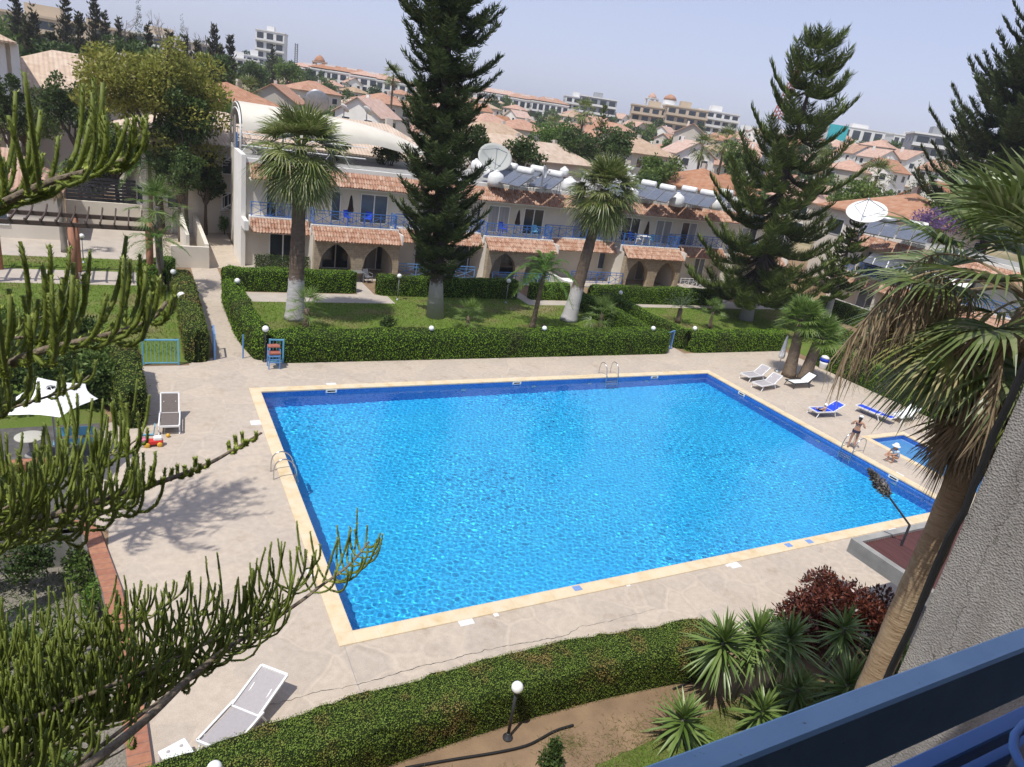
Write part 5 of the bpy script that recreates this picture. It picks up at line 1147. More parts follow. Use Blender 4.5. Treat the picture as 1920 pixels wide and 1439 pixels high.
np_ = thing('fan_palm', 'large near fan palm with ringed trunk and hanging dead leaves at the right edge', 'palm tree', tp[0])
obj('trunk', palm_trunk_mb(tp, .225, .20, 1.05), M['trunk_near'], np_, True)
M['palm_near'] = leafm('near palm leaflets', (.075, .115, .024), (.15, .20, .058), (.27, .30, .145), .28, .38, spec=.6, objvar=0)
M['palm_yellow'] = leafm('yellowing palm leaflets', (.10, .14, .03), (.20, .22, .05), (.36, .30, .12), .25, .5, objvar=0)
cr, ye, dd_ = MB(), MB(), MB(); nf = 46
for i in range(nf):
    s = (i + .5) / nf; el = 1.4 - 2.15 * s + nrg.normal(0, .08); az = i * 2.39996 + nrg.normal(0, .15)
    b = TOP + np.array([math.cos(az), math.sin(az), 0]) * .2 + np.array([0, 0, .3 - .8 * s])
    tgt = ye if (s > .62 and nrg.random() < .3) else cr
    fan_frond(tgt, b, az, el, float(np.interp(s, [0, .2, .5, .7, 1], [1.2, 1.45, 1.25, .85, .75])), float(np.interp(s, [0, .45, .7, 1], [1.25, 1.25, 1.0, .95])) * nrg.uniform(.85, 1.1), nrg, 44, 5, .056, .45 + .6 * s, 2.0)
obj('crown', cr, M['palm_near'], np_); obj('yellow_fronds', ye, M['palm_yellow'], np_)
for i in range(46):
    az = i * 2.39996 + nrg.normal(0, .3); el = nrg.uniform(-1.45, -1.05); b = TOP + np.array([math.cos(az), math.sin(az), 0]) * .2 + np.array([0, 0, -.4 - .9 * nrg.random()])
    fan_frond(dd_, b, az, el, .6, nrg.uniform(.65, .95), nrg, 20, 4, .04, .5, spread=.85, cup=.1)
obj('dead_leaves', dd_, M['dead_leaf'], np_)
fl = MB()
def panicle(path, L, n):
    P = resample(smooth_path(path, 3), .08); k = len(P); fl.tube(P, np.linspace(.022, .007, k), 5, False)
    for j in range(n):
        u = 1 - .42 * nrg.random() ** 1.3; q = P[int(u * (k - 1))]; ln = L * nrg.uniform(.3, 1.0); e = q + np.array([nrg.normal(0, .09), nrg.normal(0, .09), -ln]); mid = (q + e) / 2 + nrg.normal(0, .035, 3)
        fl.quads(strip(np.array([q, mid, e]), np.array([.013, .020, .004]), unit(nrg.normal(size=3) * np.array([1, 1, .05]))))
for (mx_, my_, ex, ey, dh) in [(1740, 505, 1588, 640, -.9), (1750, 520, 1612, 650, -.5), (1760, 470, 1640, 575, -.2), (1770, 500, 1650, 640, .2), (1765, 515, 1668, 600, -.6), (1790, 520, 1680, 660, .4), (1800, 530, 1702, 590, -.8), (1810, 545, 1745, 585, .1), (1815, 550, 1765, 600, -.4), (1840, 600, 1800, 700, -.9), (1880, 620, 1865, 760, -1.1), (1760, 530, 1720, 640, .8)]:
    a = TOP + np.array([0, 0, .1]); mid = PH(mx_, my_, HD + dh); e = PH(ex, ey, HD + dh * 1.6); panicle([a, (a + mid) / 2 + np.array([0, 0, .18]), mid, (mid * .45 + e * .55) + np.array([0, 0, .22]), e], nrg.uniform(.7, 1.15), 85)
M['stalk'] = leafm('dry flower stalks', (.22, .16, .09), (.36, .27, .16), (.48, .38, .24), .15, .8); obj('flower_stalks', fl, M['stalk'], np_)

# ---------------------------------------------------------------- the near araucaria at the left
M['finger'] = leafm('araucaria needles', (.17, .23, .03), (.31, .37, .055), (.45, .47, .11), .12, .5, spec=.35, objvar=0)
M['finger_dark'] = leafm('shaded araucaria needles', (.09, .135, .022), (.17, .22, .04), (.27, .31, .075), .12, .55, spec=.3, objvar=0)  # darker copy of the needle colours, shade painted into these boughs
M['finger_core'] = pm('araucaria shoot cores', (.17, .21, .035), (.12, .155, .025), 30, .6)
M['branch_bark'] = pm('araucaria branch bark', (.27, .215, .15), (.12, .095, .07), 28, .9, .8, 60)
arg = np.random.default_rng(77); AT = np.array([-6.3, -10.9, 0.0])
ar = thing('araucaria_tree', 'near araucaria with long finger like shoots on branches reaching in from the left', 'tree', AT)
tz = np.linspace(0, 14, 20); obj('trunk', MB().tube([AT + [0, 0, z] for z in tz], .22 * (1 - .9 * tz / 14), 10), M['branch_bark'], ar, True)
def finger(mb, core, p, d0, L, r, rg, nn):
    """one upswept shoot: a tapering rope with short needle scales"""
    t = np.linspace(0, 1, 7); up = np.array([rg.normal(0, .10), rg.normal(0, .10), 1.0]); D = unit(d0[None] * (1 - t[:, None]) ** 1.6 * 1.1 + up[None] * (t[:, None] ** .7 + .12))
    P = p + np.concatenate([np.zeros((1, 3)), np.cumsum((D[:-1] + D[1:]) / 2, 0)]) * L / 6
    core.tube(P, r * .9 * np.array([.7, .9, 1, 1, 1, .95, .7]), 5, True)
    if nn:
        u = rg.random(nn); c = np.stack([np.interp(u, t, P[:, i]) for i in range(3)], 1); tg = np.stack([np.interp(u, t, D[:, i]) for i in range(3)], 1)
        o_ = unit(np.cross(tg, rand_dirs(nn, rg))); b_ = c + o_ * r * .75; tipp = b_ + unit(o_ * .6 + tg * .9) * (r * 1.5); sd = unit(np.cross(o_, tg)) * r * .36
        mb.tris(np.stack([b_ - sd, b_ + sd, tipp], 1))
def abranch(pts, L0, L1, s0, s1, dens, r=.0075, br=.03, mat='finger', nn=34, side=.7, short=False, clus=0):
    """pts: (px, py, distance); shoots from fraction s0 to s1 of its length"""
    W_ = [PT(*q) for q in pts]; root = AT + np.array([0, 0, W_[0][2] - .25]); P = resample(smooth_path([root] + W_, 2), .05); k = len(P); s = np.linspace(0, 1, k)
    b = MB().tube(P, np.interp(s, [0, 1], [br * 1.5, br * .25]), 7); bo = obj('branch', b, M['branch_bark'], ar, True)
    T = unit(np.gradient(P, axis=0)); f, fc = MB(), MB(); Ltot = np.linalg.norm(np.diff(P, axis=0), axis=1).sum(); n = int(Ltot * (s1 - s0) * dens * .62)
    for j in range(n):
        u = s0 + (s1 - s0) * ((j + arg.random()) / n if not clus else min(1, ((j // clus + .5) * clus + arg.normal(0, .12 * clus)) / n)); u = min(max(u, s0), s1); i = int(u * (k - 1)); sd = unit(np.cross(T[i], np.array([0, 0, 1.0]))); sgn = 1 if j % 2 else -1
        if short and math.sin(u * 61) < .1: continue
        if clus: ph = arg.uniform(0, 6.28); d = unit(np.array([math.cos(ph), math.sin(ph), 0]) * arg.uniform(.2, 1.0) + T[i] * .35 - np.array([0, 0, .2]))
        else: d = unit(sd * sgn * arg.uniform(.3, 1) * side + T[i] * arg.uniform(.1, .5) - np.array([0, 0, .25]))
        L = np.interp(u, [s0, s0 + (s1 - s0) * .7, s1], [L0, (L0 * .75 + L1 * .25), L1]) * arg.uniform(.65, 1.2) * 1.45
        finger(f, fc, P[i], d, L, r * (1.25 if r > .007 else 1.5) * arg.uniform(.85, 1.1), arg, int(nn * 4.2))
    obj('shoots', f, M[mat], bo); obj('shoot_cores', fc, M['finger_core'], bo, True)
abranch([(-60, 405, 3.3), (0, 385, 3.1), (70, 348, 3.0), (150, 325, 3.0), (225, 308, 3.0), (283, 266, 3.0)], .40, .05, .62, 1, 62, .0085, .028)
abranch([(-60, 400, 3.8), (0, 372, 3.7), (40, 352, 3.6), (78, 330, 3.6)], .24, .12, .7, 1, 70, .008, .02)
abranch([(-60, 722, 3.4), (0, 692, 3.2), (60, 662, 3.1), (115, 648, 3.1), (180, 634, 3.1), (240, 618, 3.1), (290, 600, 3.1), (312, 566, 3.1)], .40, .08, .60, 1, 66, .0085, .030)
abranch([(-60, 640, 3.5), (0, 638, 3.4), (60, 630, 3.3), (110, 640, 3.2)], .36, .28, .68, 1, 30, .0085, .018)
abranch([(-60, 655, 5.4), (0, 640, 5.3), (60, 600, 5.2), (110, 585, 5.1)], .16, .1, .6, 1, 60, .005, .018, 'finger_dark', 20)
abranch([(-80, 800, 4.2), (0, 772, 4.0), (70, 750, 3.9), (140, 728, 3.9), (168, 704, 3.9)], .13, .10, .68, 1, 70, .005, .016, nn=24)
abranch([(-60, 800, 3.6), (0, 765, 3.6), (22, 745, 3.6)], .26, .2, .75, 1, 60, .008, .018)
# the long low bough over the deck and its side shoots
abranch([(-80, 1000, 4.4), (0, 985, 4.4), (100, 968, 4.4), (200, 935, 4.4), (300, 905, 4.5), (390, 872, 4.6), (440, 842, 4.7), (490, 812, 4.8)], .46, .035, .48, .80, 105, .0075, .030)
abranch([(-80, 1002, 4.45), (0, 988, 4.45), (200, 938, 4.45), (300, 908, 4.5), (390, 874, 4.6), (440, 843, 4.7), (492, 812, 4.8)], .06, .05, .80, 1, 75, .007, .012, short=True)
abranch([(-80, 1040, 4.8), (0, 1010, 4.8), (60, 995, 4.8), (130, 990, 4.8), (200, 960, 4.8), (250, 950, 4.8)], .52, .3, .55, 1, 70, .0075, .022)
abranch([(-60, 960, 5.0), (60, 920, 5.0), (150, 880, 5.0), (240, 838, 5.0), (268, 815, 5.0)], .42, .2, .80, 1, 60, .008, .02)
abranch([(-60, 985, 4.2), (0, 960, 4.2), (30, 940, 4.2), (60, 925, 4.2)], .40, .3, .68, 1, 75, .0075, .02)
abranch([(-40, 905, 4.9), (0, 900, 4.9), (70, 905, 4.9), (120, 890, 4.9), (170, 880, 4.9)], .30, .25, .62, 1, 40, .0075, .02)
# the lowest bough, rising to the right over the pool corner
D1 = [(60, 1530, 4.6), (163, 1437, 4.8), (239, 1379, 5.0), (292, 1334, 5.1), (344, 1281, 5.3), (372, 1257, 5.4), (430, 1212, 5.5), (500, 1170, 5.6), (562, 1130, 5.7), (606, 1095, 5.8), (636, 1076, 5.85), (664, 1052, 5.9), (692, 1016, 5.95)]
abranch(D1, .34, .13, .87, 1, 70, .0062, .030, nn=26)
abranch([(-60, 1400, 5.6), (120, 1320, 5.6), (300, 1250, 5.6), (420, 1190, 5.6), (500, 1150, 5.7), (545, 1120, 5.7), (572, 1068, 5.7)], .44, .24, .62, 1, 78, .0062, .022, nn=22, clus=9)
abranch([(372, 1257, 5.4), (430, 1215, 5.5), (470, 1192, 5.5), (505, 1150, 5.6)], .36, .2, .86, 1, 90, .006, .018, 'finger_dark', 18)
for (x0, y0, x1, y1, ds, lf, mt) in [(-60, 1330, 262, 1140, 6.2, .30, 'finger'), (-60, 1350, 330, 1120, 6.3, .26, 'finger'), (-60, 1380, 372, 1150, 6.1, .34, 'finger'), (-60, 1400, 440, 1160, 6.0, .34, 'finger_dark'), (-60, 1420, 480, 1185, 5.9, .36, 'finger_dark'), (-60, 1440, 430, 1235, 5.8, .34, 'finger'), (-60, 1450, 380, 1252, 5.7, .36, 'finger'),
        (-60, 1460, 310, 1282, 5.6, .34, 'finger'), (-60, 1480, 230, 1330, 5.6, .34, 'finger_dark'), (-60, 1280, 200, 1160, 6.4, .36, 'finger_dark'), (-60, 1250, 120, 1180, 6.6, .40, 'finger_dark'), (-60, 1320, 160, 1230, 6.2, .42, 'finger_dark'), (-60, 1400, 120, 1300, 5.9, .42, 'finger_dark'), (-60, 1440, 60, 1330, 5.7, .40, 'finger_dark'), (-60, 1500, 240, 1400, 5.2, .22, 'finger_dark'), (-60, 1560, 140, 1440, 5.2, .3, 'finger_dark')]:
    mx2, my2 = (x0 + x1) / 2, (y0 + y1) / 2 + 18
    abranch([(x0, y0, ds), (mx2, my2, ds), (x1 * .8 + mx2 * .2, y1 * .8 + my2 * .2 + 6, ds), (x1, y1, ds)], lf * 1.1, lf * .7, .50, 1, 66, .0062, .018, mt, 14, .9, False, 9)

# two more araucarias stand farther left; their crowns shade the deck
conifer('araucaria_tree', 'tall araucaria behind the near one, its crown just entering at the left edge', (-8.6, 3.4, 0), 16.5, lambda s: float(np.interp(s, [0, .15, .6, 1], [1.4, 2.2, 1.7, .2])), 9.6, arg, 'needle_green', .75, 5, .28, trunk='bark', rise=.0, curl=.4, blen=.42, bw=.045, step=.15, up=.8, side=3)
# ---------------------------------------------------------------- left garden: walls, pergola, fences
def brick_material():
    m, t, p, o = _new('red brick coping'); v = coord(t, (1, 1, 1)); sw = N(t, 'ShaderNodeSeparateXYZ'); t.links.new(v, sw.inputs[0]); cb = N(t, 'ShaderNodeCombineXYZ')
    t.links.new(sw.outputs[1], cb.inputs[0]); t.links.new(sw.outputs[0], cb.inputs[1])
    br = N(t, 'ShaderNodeTexBrick'); br.offset = 0; br.inputs['Scale'].default_value = 1; br.inputs['Brick Width'].default_value = .24; br.inputs['Row Height'].default_value = 3; br.inputs['Mortar Size'].default_value = .012
    br.inputs['Color1'].default_value = (.38, .165, .09, 1); br.inputs['Color2'].default_value = (.30, .11, .065, 1); br.inputs['Mortar'].default_value = (.14, .10, .08, 1); t.links.new(cb.outputs[0], br.inputs['Vector'])
    n = noise(t, v, 7, 5); c = mix(t, .35, br.outputs[0], ramp(t, n.outputs[0], [(.3, (.20, .08, .05)), (.7, (.45, .24, .15))])); t.links.new(c, p.inputs['Base Color']); p.inputs['Roughness'].default_value = .9
    bump(t, p, br.outputs['Fac'], -.6, .02); return m
M['brick_red'] = brick_material()
vs = np.arange(-6.0, 6.3, .3); rw = thing('retaining_wall', 'curved low retaining wall topped with red bricks along the left deck edge', 'wall', (deck_edge(0) - .2, 0, -1.05))
def along(dx0, dx1, z0, z1):
    mb = MB(); V = []
    for v in vs: e = deck_edge(v); V += [(e + dx0, v, z0), (e + dx1, v, z0), (e + dx1, v, z1), (e + dx0, v, z1)]
    k = len(vs); F = [(i * 4 + j, i * 4 + (j + 1) % 4, i * 4 + 4 + (j + 1) % 4, i * 4 + 4 + j) for i in range(k - 1) for j in range(4)]
    mb.add(V, F); mb.F.append(np.array([[3, 2, 1, 0], [4 * k - 4, 4 * k - 3, 4 * k - 2, 4 * k - 1]])); return mb
obj('wall', along(-.40, -.06, -1.1, .05), M['concrete'], rw); obj('brick_coping', along(-.43, -.03, .05, .13), M['brick_red'], rw)
lw = thing('ramp_wall', 'cream low walls of the ramp beside the paved path', 'wall', (-1.3, 36, 0))
for bb in [(-2.5, -.25, 35.8, 36.05, 0, 1.4), (-.5, -.25, 36.05, 47.5, 0, 1.55), (-1.6, -1.4, 36.05, 44, 0, 2.1)]: obj('wall', MB().box(*bb), M['cream_wall'], lw)
single('garden_wall', MB().box(-9.0, 2.0, 48.2, 48.45, 0, 1.7), M['cream_wall'], 'long cream garden wall behind the paved yard at the left', 'wall')
fn = thing('slat_fence', 'dark slatted fence above the cream garden wall', 'fence', (-3, 49.2, 0)); m = MB()
for z in np.arange(.3, 3.2, .26): m.box(-9, 2, 49.2, 49.24, z, z + .2)
obj('slat_panel', m, M['dark_metal'], fn)
for x in (-9, -5.3, -1.6, 1.9): obj('post', MB().box(x, x + .08, 49.24, 49.32, 0, 3.3), M['dark_metal'], fn)
def hip_roof(x0, x1, y0, y1, z0, z1, ov=.5, ridge=None):
    x0 -= ov; x1 += ov; y0 -= ov; y1 += ov; w_, d_ = x1 - x0, y1 - y0; mb = MB(); t_ = .14
    if w_ >= d_: a, b = (x0 + d_ / 2, (y0 + y1) / 2), (x1 - d_ / 2, (y0 + y1) / 2); fs = [(0, 1, 5, 4), (2, 3, 4, 5), (3, 0, 4), (1, 2, 5)]
    else: a, b = ((x0 + x1) / 2, y0 + w_ / 2), ((x0 + x1) / 2, y1 - w_ / 2); fs = [(0, 1, 4), (2, 3, 5), (3, 0, 4, 5), (1, 2, 5, 4)]
    V = [(x0, y0, z0), (x1, y0, z0), (x1, y1, z0), (x0, y1, z0), (*a, z1), (*b, z1)]; o = mb.n; mb.add(V, [f for f in fs if len(f) == 4]); mb.F.append(np.array([f for f in fs if len(f) == 3]) + o)
    mb.box(x0 + .01, x1 - .01, y0 + .01, y1 - .01, z0 - t_, z0 - .004); return mb
ob = thing('outbuilding', 'cream outbuilding with faded pink tiled roof at the left behind the pergola', 'building', (-13.5, 44, 0))
obj('wall', MB().box(-19, -9.0, 42.2, 47.6, 0, 3.1), M['cream_wall'], ob); obj('roof', hip_roof(-19, -9.0, 42.2, 47.6, 3.2, 5.4, .4), M['tile_pink'], ob); window(ob, -12.9, -11.8, 42.2, .9, 2.1, ('glass_blue',), 'white_paint')
pg = thing('pergola', 'timber pergola with dark rafters on red brown posts over the garden path', 'pergola', (-7.5, 32.8, 0))
for u in (-11.3, -7.5, -3.75):
    for v in (31.3, 34.0): obj('post', MB().tube([(u, v, 0), (u, v, 3.15)], .19, 14), M['timber_red'], pg, True)
for v in (31.3, 34.0): obj('beam', MB().box(-14, -3.2, v - .09, v + .09, 3.15, 3.38), M['timber'], pg)
for u in np.arange(-13.6, -3.3, .68):
    m = MB(); P = [(u, 30.75, 3.56), (u, 31.1, 3.45), (u, 31.6, 3.42), (u, 33.7, 3.42), (u, 34.2, 3.5), (u + .03, 34.5, 3.72)]
    for a, b in zip(P, P[1:]): m.obox(a, b, .07, .12)
    obj('rafter', m, M['timber'], pg)
def bar_fence(name, label, cat, p, q, h_, mat, n, group=None):
    p, q = np.array([*p, 0.0]), np.array([*q, 0.0]); r = thing(name, label, cat, p, 0, group); up = np.array([0, 0, 1.0]); d = (q - p); sd = (1, 0, 0) if abs(d[1]) > abs(d[0]) else (0, 1, 0)
    f = MB(); f.obox(p + up * h_, q + up * h_, .06, .06); f.obox(p + up * .1, q + up * .1, .045, .045); obj('frame', f, M[mat], r)
    for e in (p, q): obj('post', MB().obox(e, e + up * (h_ + .04), .07, .07, sd), M[mat], r)
    b = MB()
    for i in range(1, n): c = p + d * i / n; b.obox(c + up * .1, c + up * h_, .018, .018, sd)
    obj('bars', b, M[mat], r); return r
bar_fence('fence_panel', 'pale blue barred fence panel left of the brown tipped hedge', 'fence', (-4.3, 18.4), (-2.93, 18.35), 1.15, 'pale_blue_paint', 9)
bar_fence('gate', 'blue metal gate leaf standing open along the brown tipped hedge', 'gate', (-1.42, 18.9), (-1.36, 20.1), 1.2, 'sky_blue_paint', 6)
bar_fence('fence_panel', 'pale blue frame behind the stacked blue and red chair', 'fence', (.86, 18.28), (1.45, 18.22), 1.15, 'pale_blue_paint', 4)
single('gate_post', MB().tube([(-.2, 19.0, 0), (-.2, 19.0, 1.15)], .035, 8), M['sky_blue_paint'], 'single thin blue gate post on the path beside the bright hedge', 'post')
bar_fence('gate', 'blue metal side gate between the long pool hedge and the right hedge', 'gate', (24.55, 18.75), (25.3, 19.1), 1.2, 'sky_blue_paint', 4)
# stacked blue chair with red slats
sc = thing('stacked_chair', 'blue framed chair with red slats stacked beside the path hedge', 'chair', (1.0, 17.75, 0))
for x in (.72, 1.2):
    for y in (17.5, 17.95): obj('leg', MB().tube([(x, y, 0), (x, y, 1.05 if y > 17.8 else .95)], .028, 6), M['sky_blue_paint'], sc)
m = MB()
for z in (.3, .45): m.box(.72, 1.2, 17.48, 17.52, z, z + .05)
obj('crossbar', m, M['sky_blue_paint'], sc); M['slat_red'] = pm('faded red slats', (.40, .14, .09), (.30, .10, .07), 5, .7)
for z, y in [(.6, 17.5), (.98, 17.7)]: obj('seat', MB().bbox(.7, 1.22, y - .04, y + .3, z, z + .07, .015), M['slat_red'] if z > .9 else M['sky_blue_paint'], sc)
obj('seat', MB().bbox(.7, 1.22, 17.46, 17.84, .72, .8, .015), M['slat_red'], sc)

# ---- sail, patio
sq = [G(*q, z) for q, z in [((10, 779), 2.35), ((112, 783), 2.5), ((184, 748), 2.3), ((160, 720), 2.5), ((71, 708), 2.35), ((30, 745), 2.5)]]
sail = thing('shade_parasol', 'large white square cloth parasol over the dark patio at left', 'parasol', (-6.6, 9.4, 0)); C0 = np.mean(sq, 0) + np.array([0, 0, .38]); mb = MB(); n = 6; ring = []
for i in range(len(sq)):
    a, b = sq[i], sq[(i + 1) % len(sq)]
    for s in np.linspace(0, 1, 6)[:-1]: e = a + (b - a) * s; ring.append(e + (C0 * [1, 1, 0] + [0, 0, e[2]] - e) * .09 * math.sin(PI * s))
k = len(ring); V = [C0 + (r - C0) * t_ for t_ in np.linspace(.04, 1, n) for r in ring]; F = [(i * k + j, i * k + (j + 1) % k, (i + 1) * k + (j + 1) % k, (i + 1) * k + j) for i in range(n - 1) for j in range(k)]
mb.add(V + [C0], F); mb.F.append(np.array([[n * k, j, (j + 1) % k] for j in range(k)])); obj('canopy', mb, M['cloth_white'], sail, True)
obj('pole', MB().tube([(C0[0], C0[1], 0), C0], .035, 8), M['grey_metal'], sail); obj('base', MB().lathe([(.35, 0), (.35, .08), (.08, .12)], (C0[0], C0[1], 0), 14), M['concrete'], sail)
def round_table(label, loc, r, h_, top, name='round_table'):
    t_ = thing(name, label, 'table', loc); obj('table_top', MB().lathe([(r - .02, h_ - .05), (r, h_ - .04), (r, h_ - .01), (r - .02, h_)], k=24), M[top], t_, True, world=False); obj('pedestal', MB().lathe([(r * .5, 0), (r * .45, .05), (.06, .1), (.06, h_ - .1), (r * .4, h_ - .05)], k=14), M['concrete'], t_, True, world=False); return t_
M['pebble'] = pm('pebble table top', (.62, .60, .52), (.28, .27, .23), 60, .7)
g = G(56, 818, .7); round_table('round pebble topped table at the left edge beside the dark patio', (g[0], g[1], 0), .42, .7, 'pebble')
g = G(50, 872, .2); single('brick_planter', MB().bbox(g[0] - .9, g[0] + .75, g[1] - .2, g[1] + .15, 0, .35, .03), M['brick_red'], 'low orange brick planter edge at the far left', 'planter')
bn = thing('bench', 'pale blue bench half hidden behind the araucaria shoots', 'bench', G(140, 850))
g = G(140, 850); obj('seat', MB().bbox(g[0] - .55, g[0] + .55, g[1] - .18, g[1] + .18, .4, .45, .01), M['pale_blue_paint'], bn); obj('backrest', MB().bbox(g[0] - .55, g[0] + .55, g[1] + .18, g[1] + .22, .55, .85, .01), M['pale_blue_paint'], bn)
for dx in (-.48, .48):
    for dy in (-.14, .14): obj('leg', MB().box(g[0] + dx - .025, g[0] + dx + .025, g[1] + dy - .025, g[1] + dy + .025, 0, .4), M['pale_blue_paint'], bn)
# toys
M['toy_red'] = pm('red plastic', (.62, .03, .02), (.5, .02, .02), 4, .3); M['toy_pink'] = pm('pink plastic', (.75, .22, .35), (.65, .18, .3), 4, .35); M['toy_yellow'] = pm('yellow plastic', (.75, .45, .05), (.65, .38, .04), 4, .35)
g = G(288, 836); ty = thing('toy_car', 'red and white ride on toy car on the deck beside the pink bucket', 'toy', g)
m = MB(); m.bbox(g[0] - .3, g[0] + .3, g[1] - .12, g[1] + .12, .1, .24, .04); obj('body', m, M['toy_red'], ty); m = MB(); m.bbox(g[0] + .0, g[0] + .28, g[1] - .1, g[1] + .1, .24, .36, .04); obj('seat', m, M['plastic_white'], ty)
for dx in (-.19, .19):
    for dy in (-.13, .13): m = MB(); m.lathe([(.03, -.025), (.085, -.025), (.085, .025), (.03, .025)], k=14); m.mat([[1, 0, 0], [0, 0, -1], [0, 1, 0]], (g[0] + dx, g[1] + dy, .085)); obj('wheel', m, M['toy_yellow'], ty, True)
g = G(267, 838); ty = thing('bucket', 'pink toy bucket left of the red toy car', 'bucket', g); obj('body', MB().lathe([(.10, 0), (.13, .26), (.135, .27), (.12, .27), (.09, .03)], g, 16), M['cloth_white'], ty, True); obj('rim', MB().lathe([(.128, .24), (.145, .3), (.12, .31)], g, 16), M['toy_pink'], ty, True); obj('handle', MB().tube([g + np.array([-.1, 0, .28]), g + np.array([-.02, 0, .5]), g + np.array([.02, 0, .52])], .015, 6), M['toy_pink'], ty)
g = G(315, 820); single('ball', MB().ball(g + np.array([0, 0, .07]), .07, 14, 10), M['toy_yellow'], 'small yellow toy on the deck below the brown lounger', 'ball', smooth=True)
g = G(276, 818); single('toy_scooter', MB().tube([g + [-.2, 0, .05], g + [.2, 0, .05]], .03, 6).tube([g + [.2, 0, .05], g + [.25, 0, .4]], .02, 6).tube([g + [.25, -.15, .4], g + [.25, .15, .4]], .018, 6), M['pale_blue_paint'], 'tiny pale blue toy behind the red toy car', 'toy')
# plants of the left garden
lrg = np.random.default_rng(55)
for lab, x, y, lobes, n, sz, mt in [('dark dense bush behind the white parasol', -8.0, 14.2, [(0, 0, 1.2, 1.8, 1.4, 1.3), (1.7, .2, 1.0, 1.1, 1, 1.1), (-2, .3, 1.2, 1.6, 1.2, 1.3)], 5200, .2, 'leaf_dark'), ('leafy bush between the white parasol and the tall narrow hedge', -5.9, 14.4, [(0, 0, 1.0, .8, .9, 1.2), (.2, 1.6, .8, .7, .8, .9)], 2600, .17, 'leaf_mid'),
        ('low bush on the left lawn below the pergola', -9.6, 21.5, [(0, 0, .9, 1.6, 1.2, 1.0), (1.9, -.3, .7, 1.1, 1.0, .8)], 3000, .2, 'leaf_mid'), ('dark bush on the left lawn behind the araucaria shoots', -6.4, 19.4, [(0, 0, .9, 1.1, .9, .95)], 1800, .18, 'leaf_dark'),
        ('green bush at the left edge beside the round table', -7.9, 7.6, [(0, 0, .5, .7, .6, .5)], 1200, .12, 'leaf_mid'), ('bush in the sunken garden under the araucaria', -6.6, 1.8, [(0, 0, -.2, .9, .9, .8), (-1.0, -.8, -.3, .9, .8, .7)], 3600, .1, 'leaf_dark'), ('low spreading plant at the bottom left in the sunken garden', -6.3, -1.4, [(0, 0, -.7, .8, .7, .35)], 1200, .12, 'leaf_mid'), ('dark overgrown shrub against the bank below the patio', -6.9, 5.1, [(0, 0, -.1, .9, .5, 1.0), (-1.6, .1, -.1, 1.0, .5, 1.0)], 4200, .11, 'leaf_dark'), ('leafy shrub in the corner of the bank by the brick coping', -5.95, 4.6, [(0, 0, -.3, .45, .6, .8)], 1500, .1, 'leaf_mid'), ('ivy like plant along the retaining wall', -5.6, 3.6, [(0, 0, -.5, .35, .8, .5)], 900, .09, 'leaf_bright')]:
    shrub('bush', lab, 'bush', (x, y, -1.05 if x > -7 and y < 5 else 0), [(a, b, c + (1.05 if x > -7 and y < 5 else 0), d, e, f) for a, b, c, d, e, f in lobes], n, sz, mt, lrg)
P = np.stack([lrg.uniform(-11, -5.2, 9000), lrg.uniform(-4, 5.6, 9000), np.full(9000, -1.05)], 1); P = P[(np.sin(P[:, 0] * 1.7 + 1) + np.cos(P[:, 1] * 1.3) + lrg.normal(0, .5, len(P))) > .0]; n = len(P)
D = unit(lrg.normal(0, .8, (n, 3)) * np.array([1, 1, 0]) + np.array([0, 0, .8])); L = .22 * lrg.uniform(.4, 1.5, n); sd = unit(np.cross(D, rand_dirs(n, lrg))) * .012
props(obj('weeds', MB().tris(np.stack([P - sd, P + sd, P + D * L[:, None]], 1)), M['leaf_mid']), kind='stuff')
shrub('potted_shrub', 'bright green shrub by the foot of the spiral staircase', 'shrub', G(421, 440), [(0, 0, .8, .45, .45, .7)], 700, .14, 'leaf_bright', lrg)
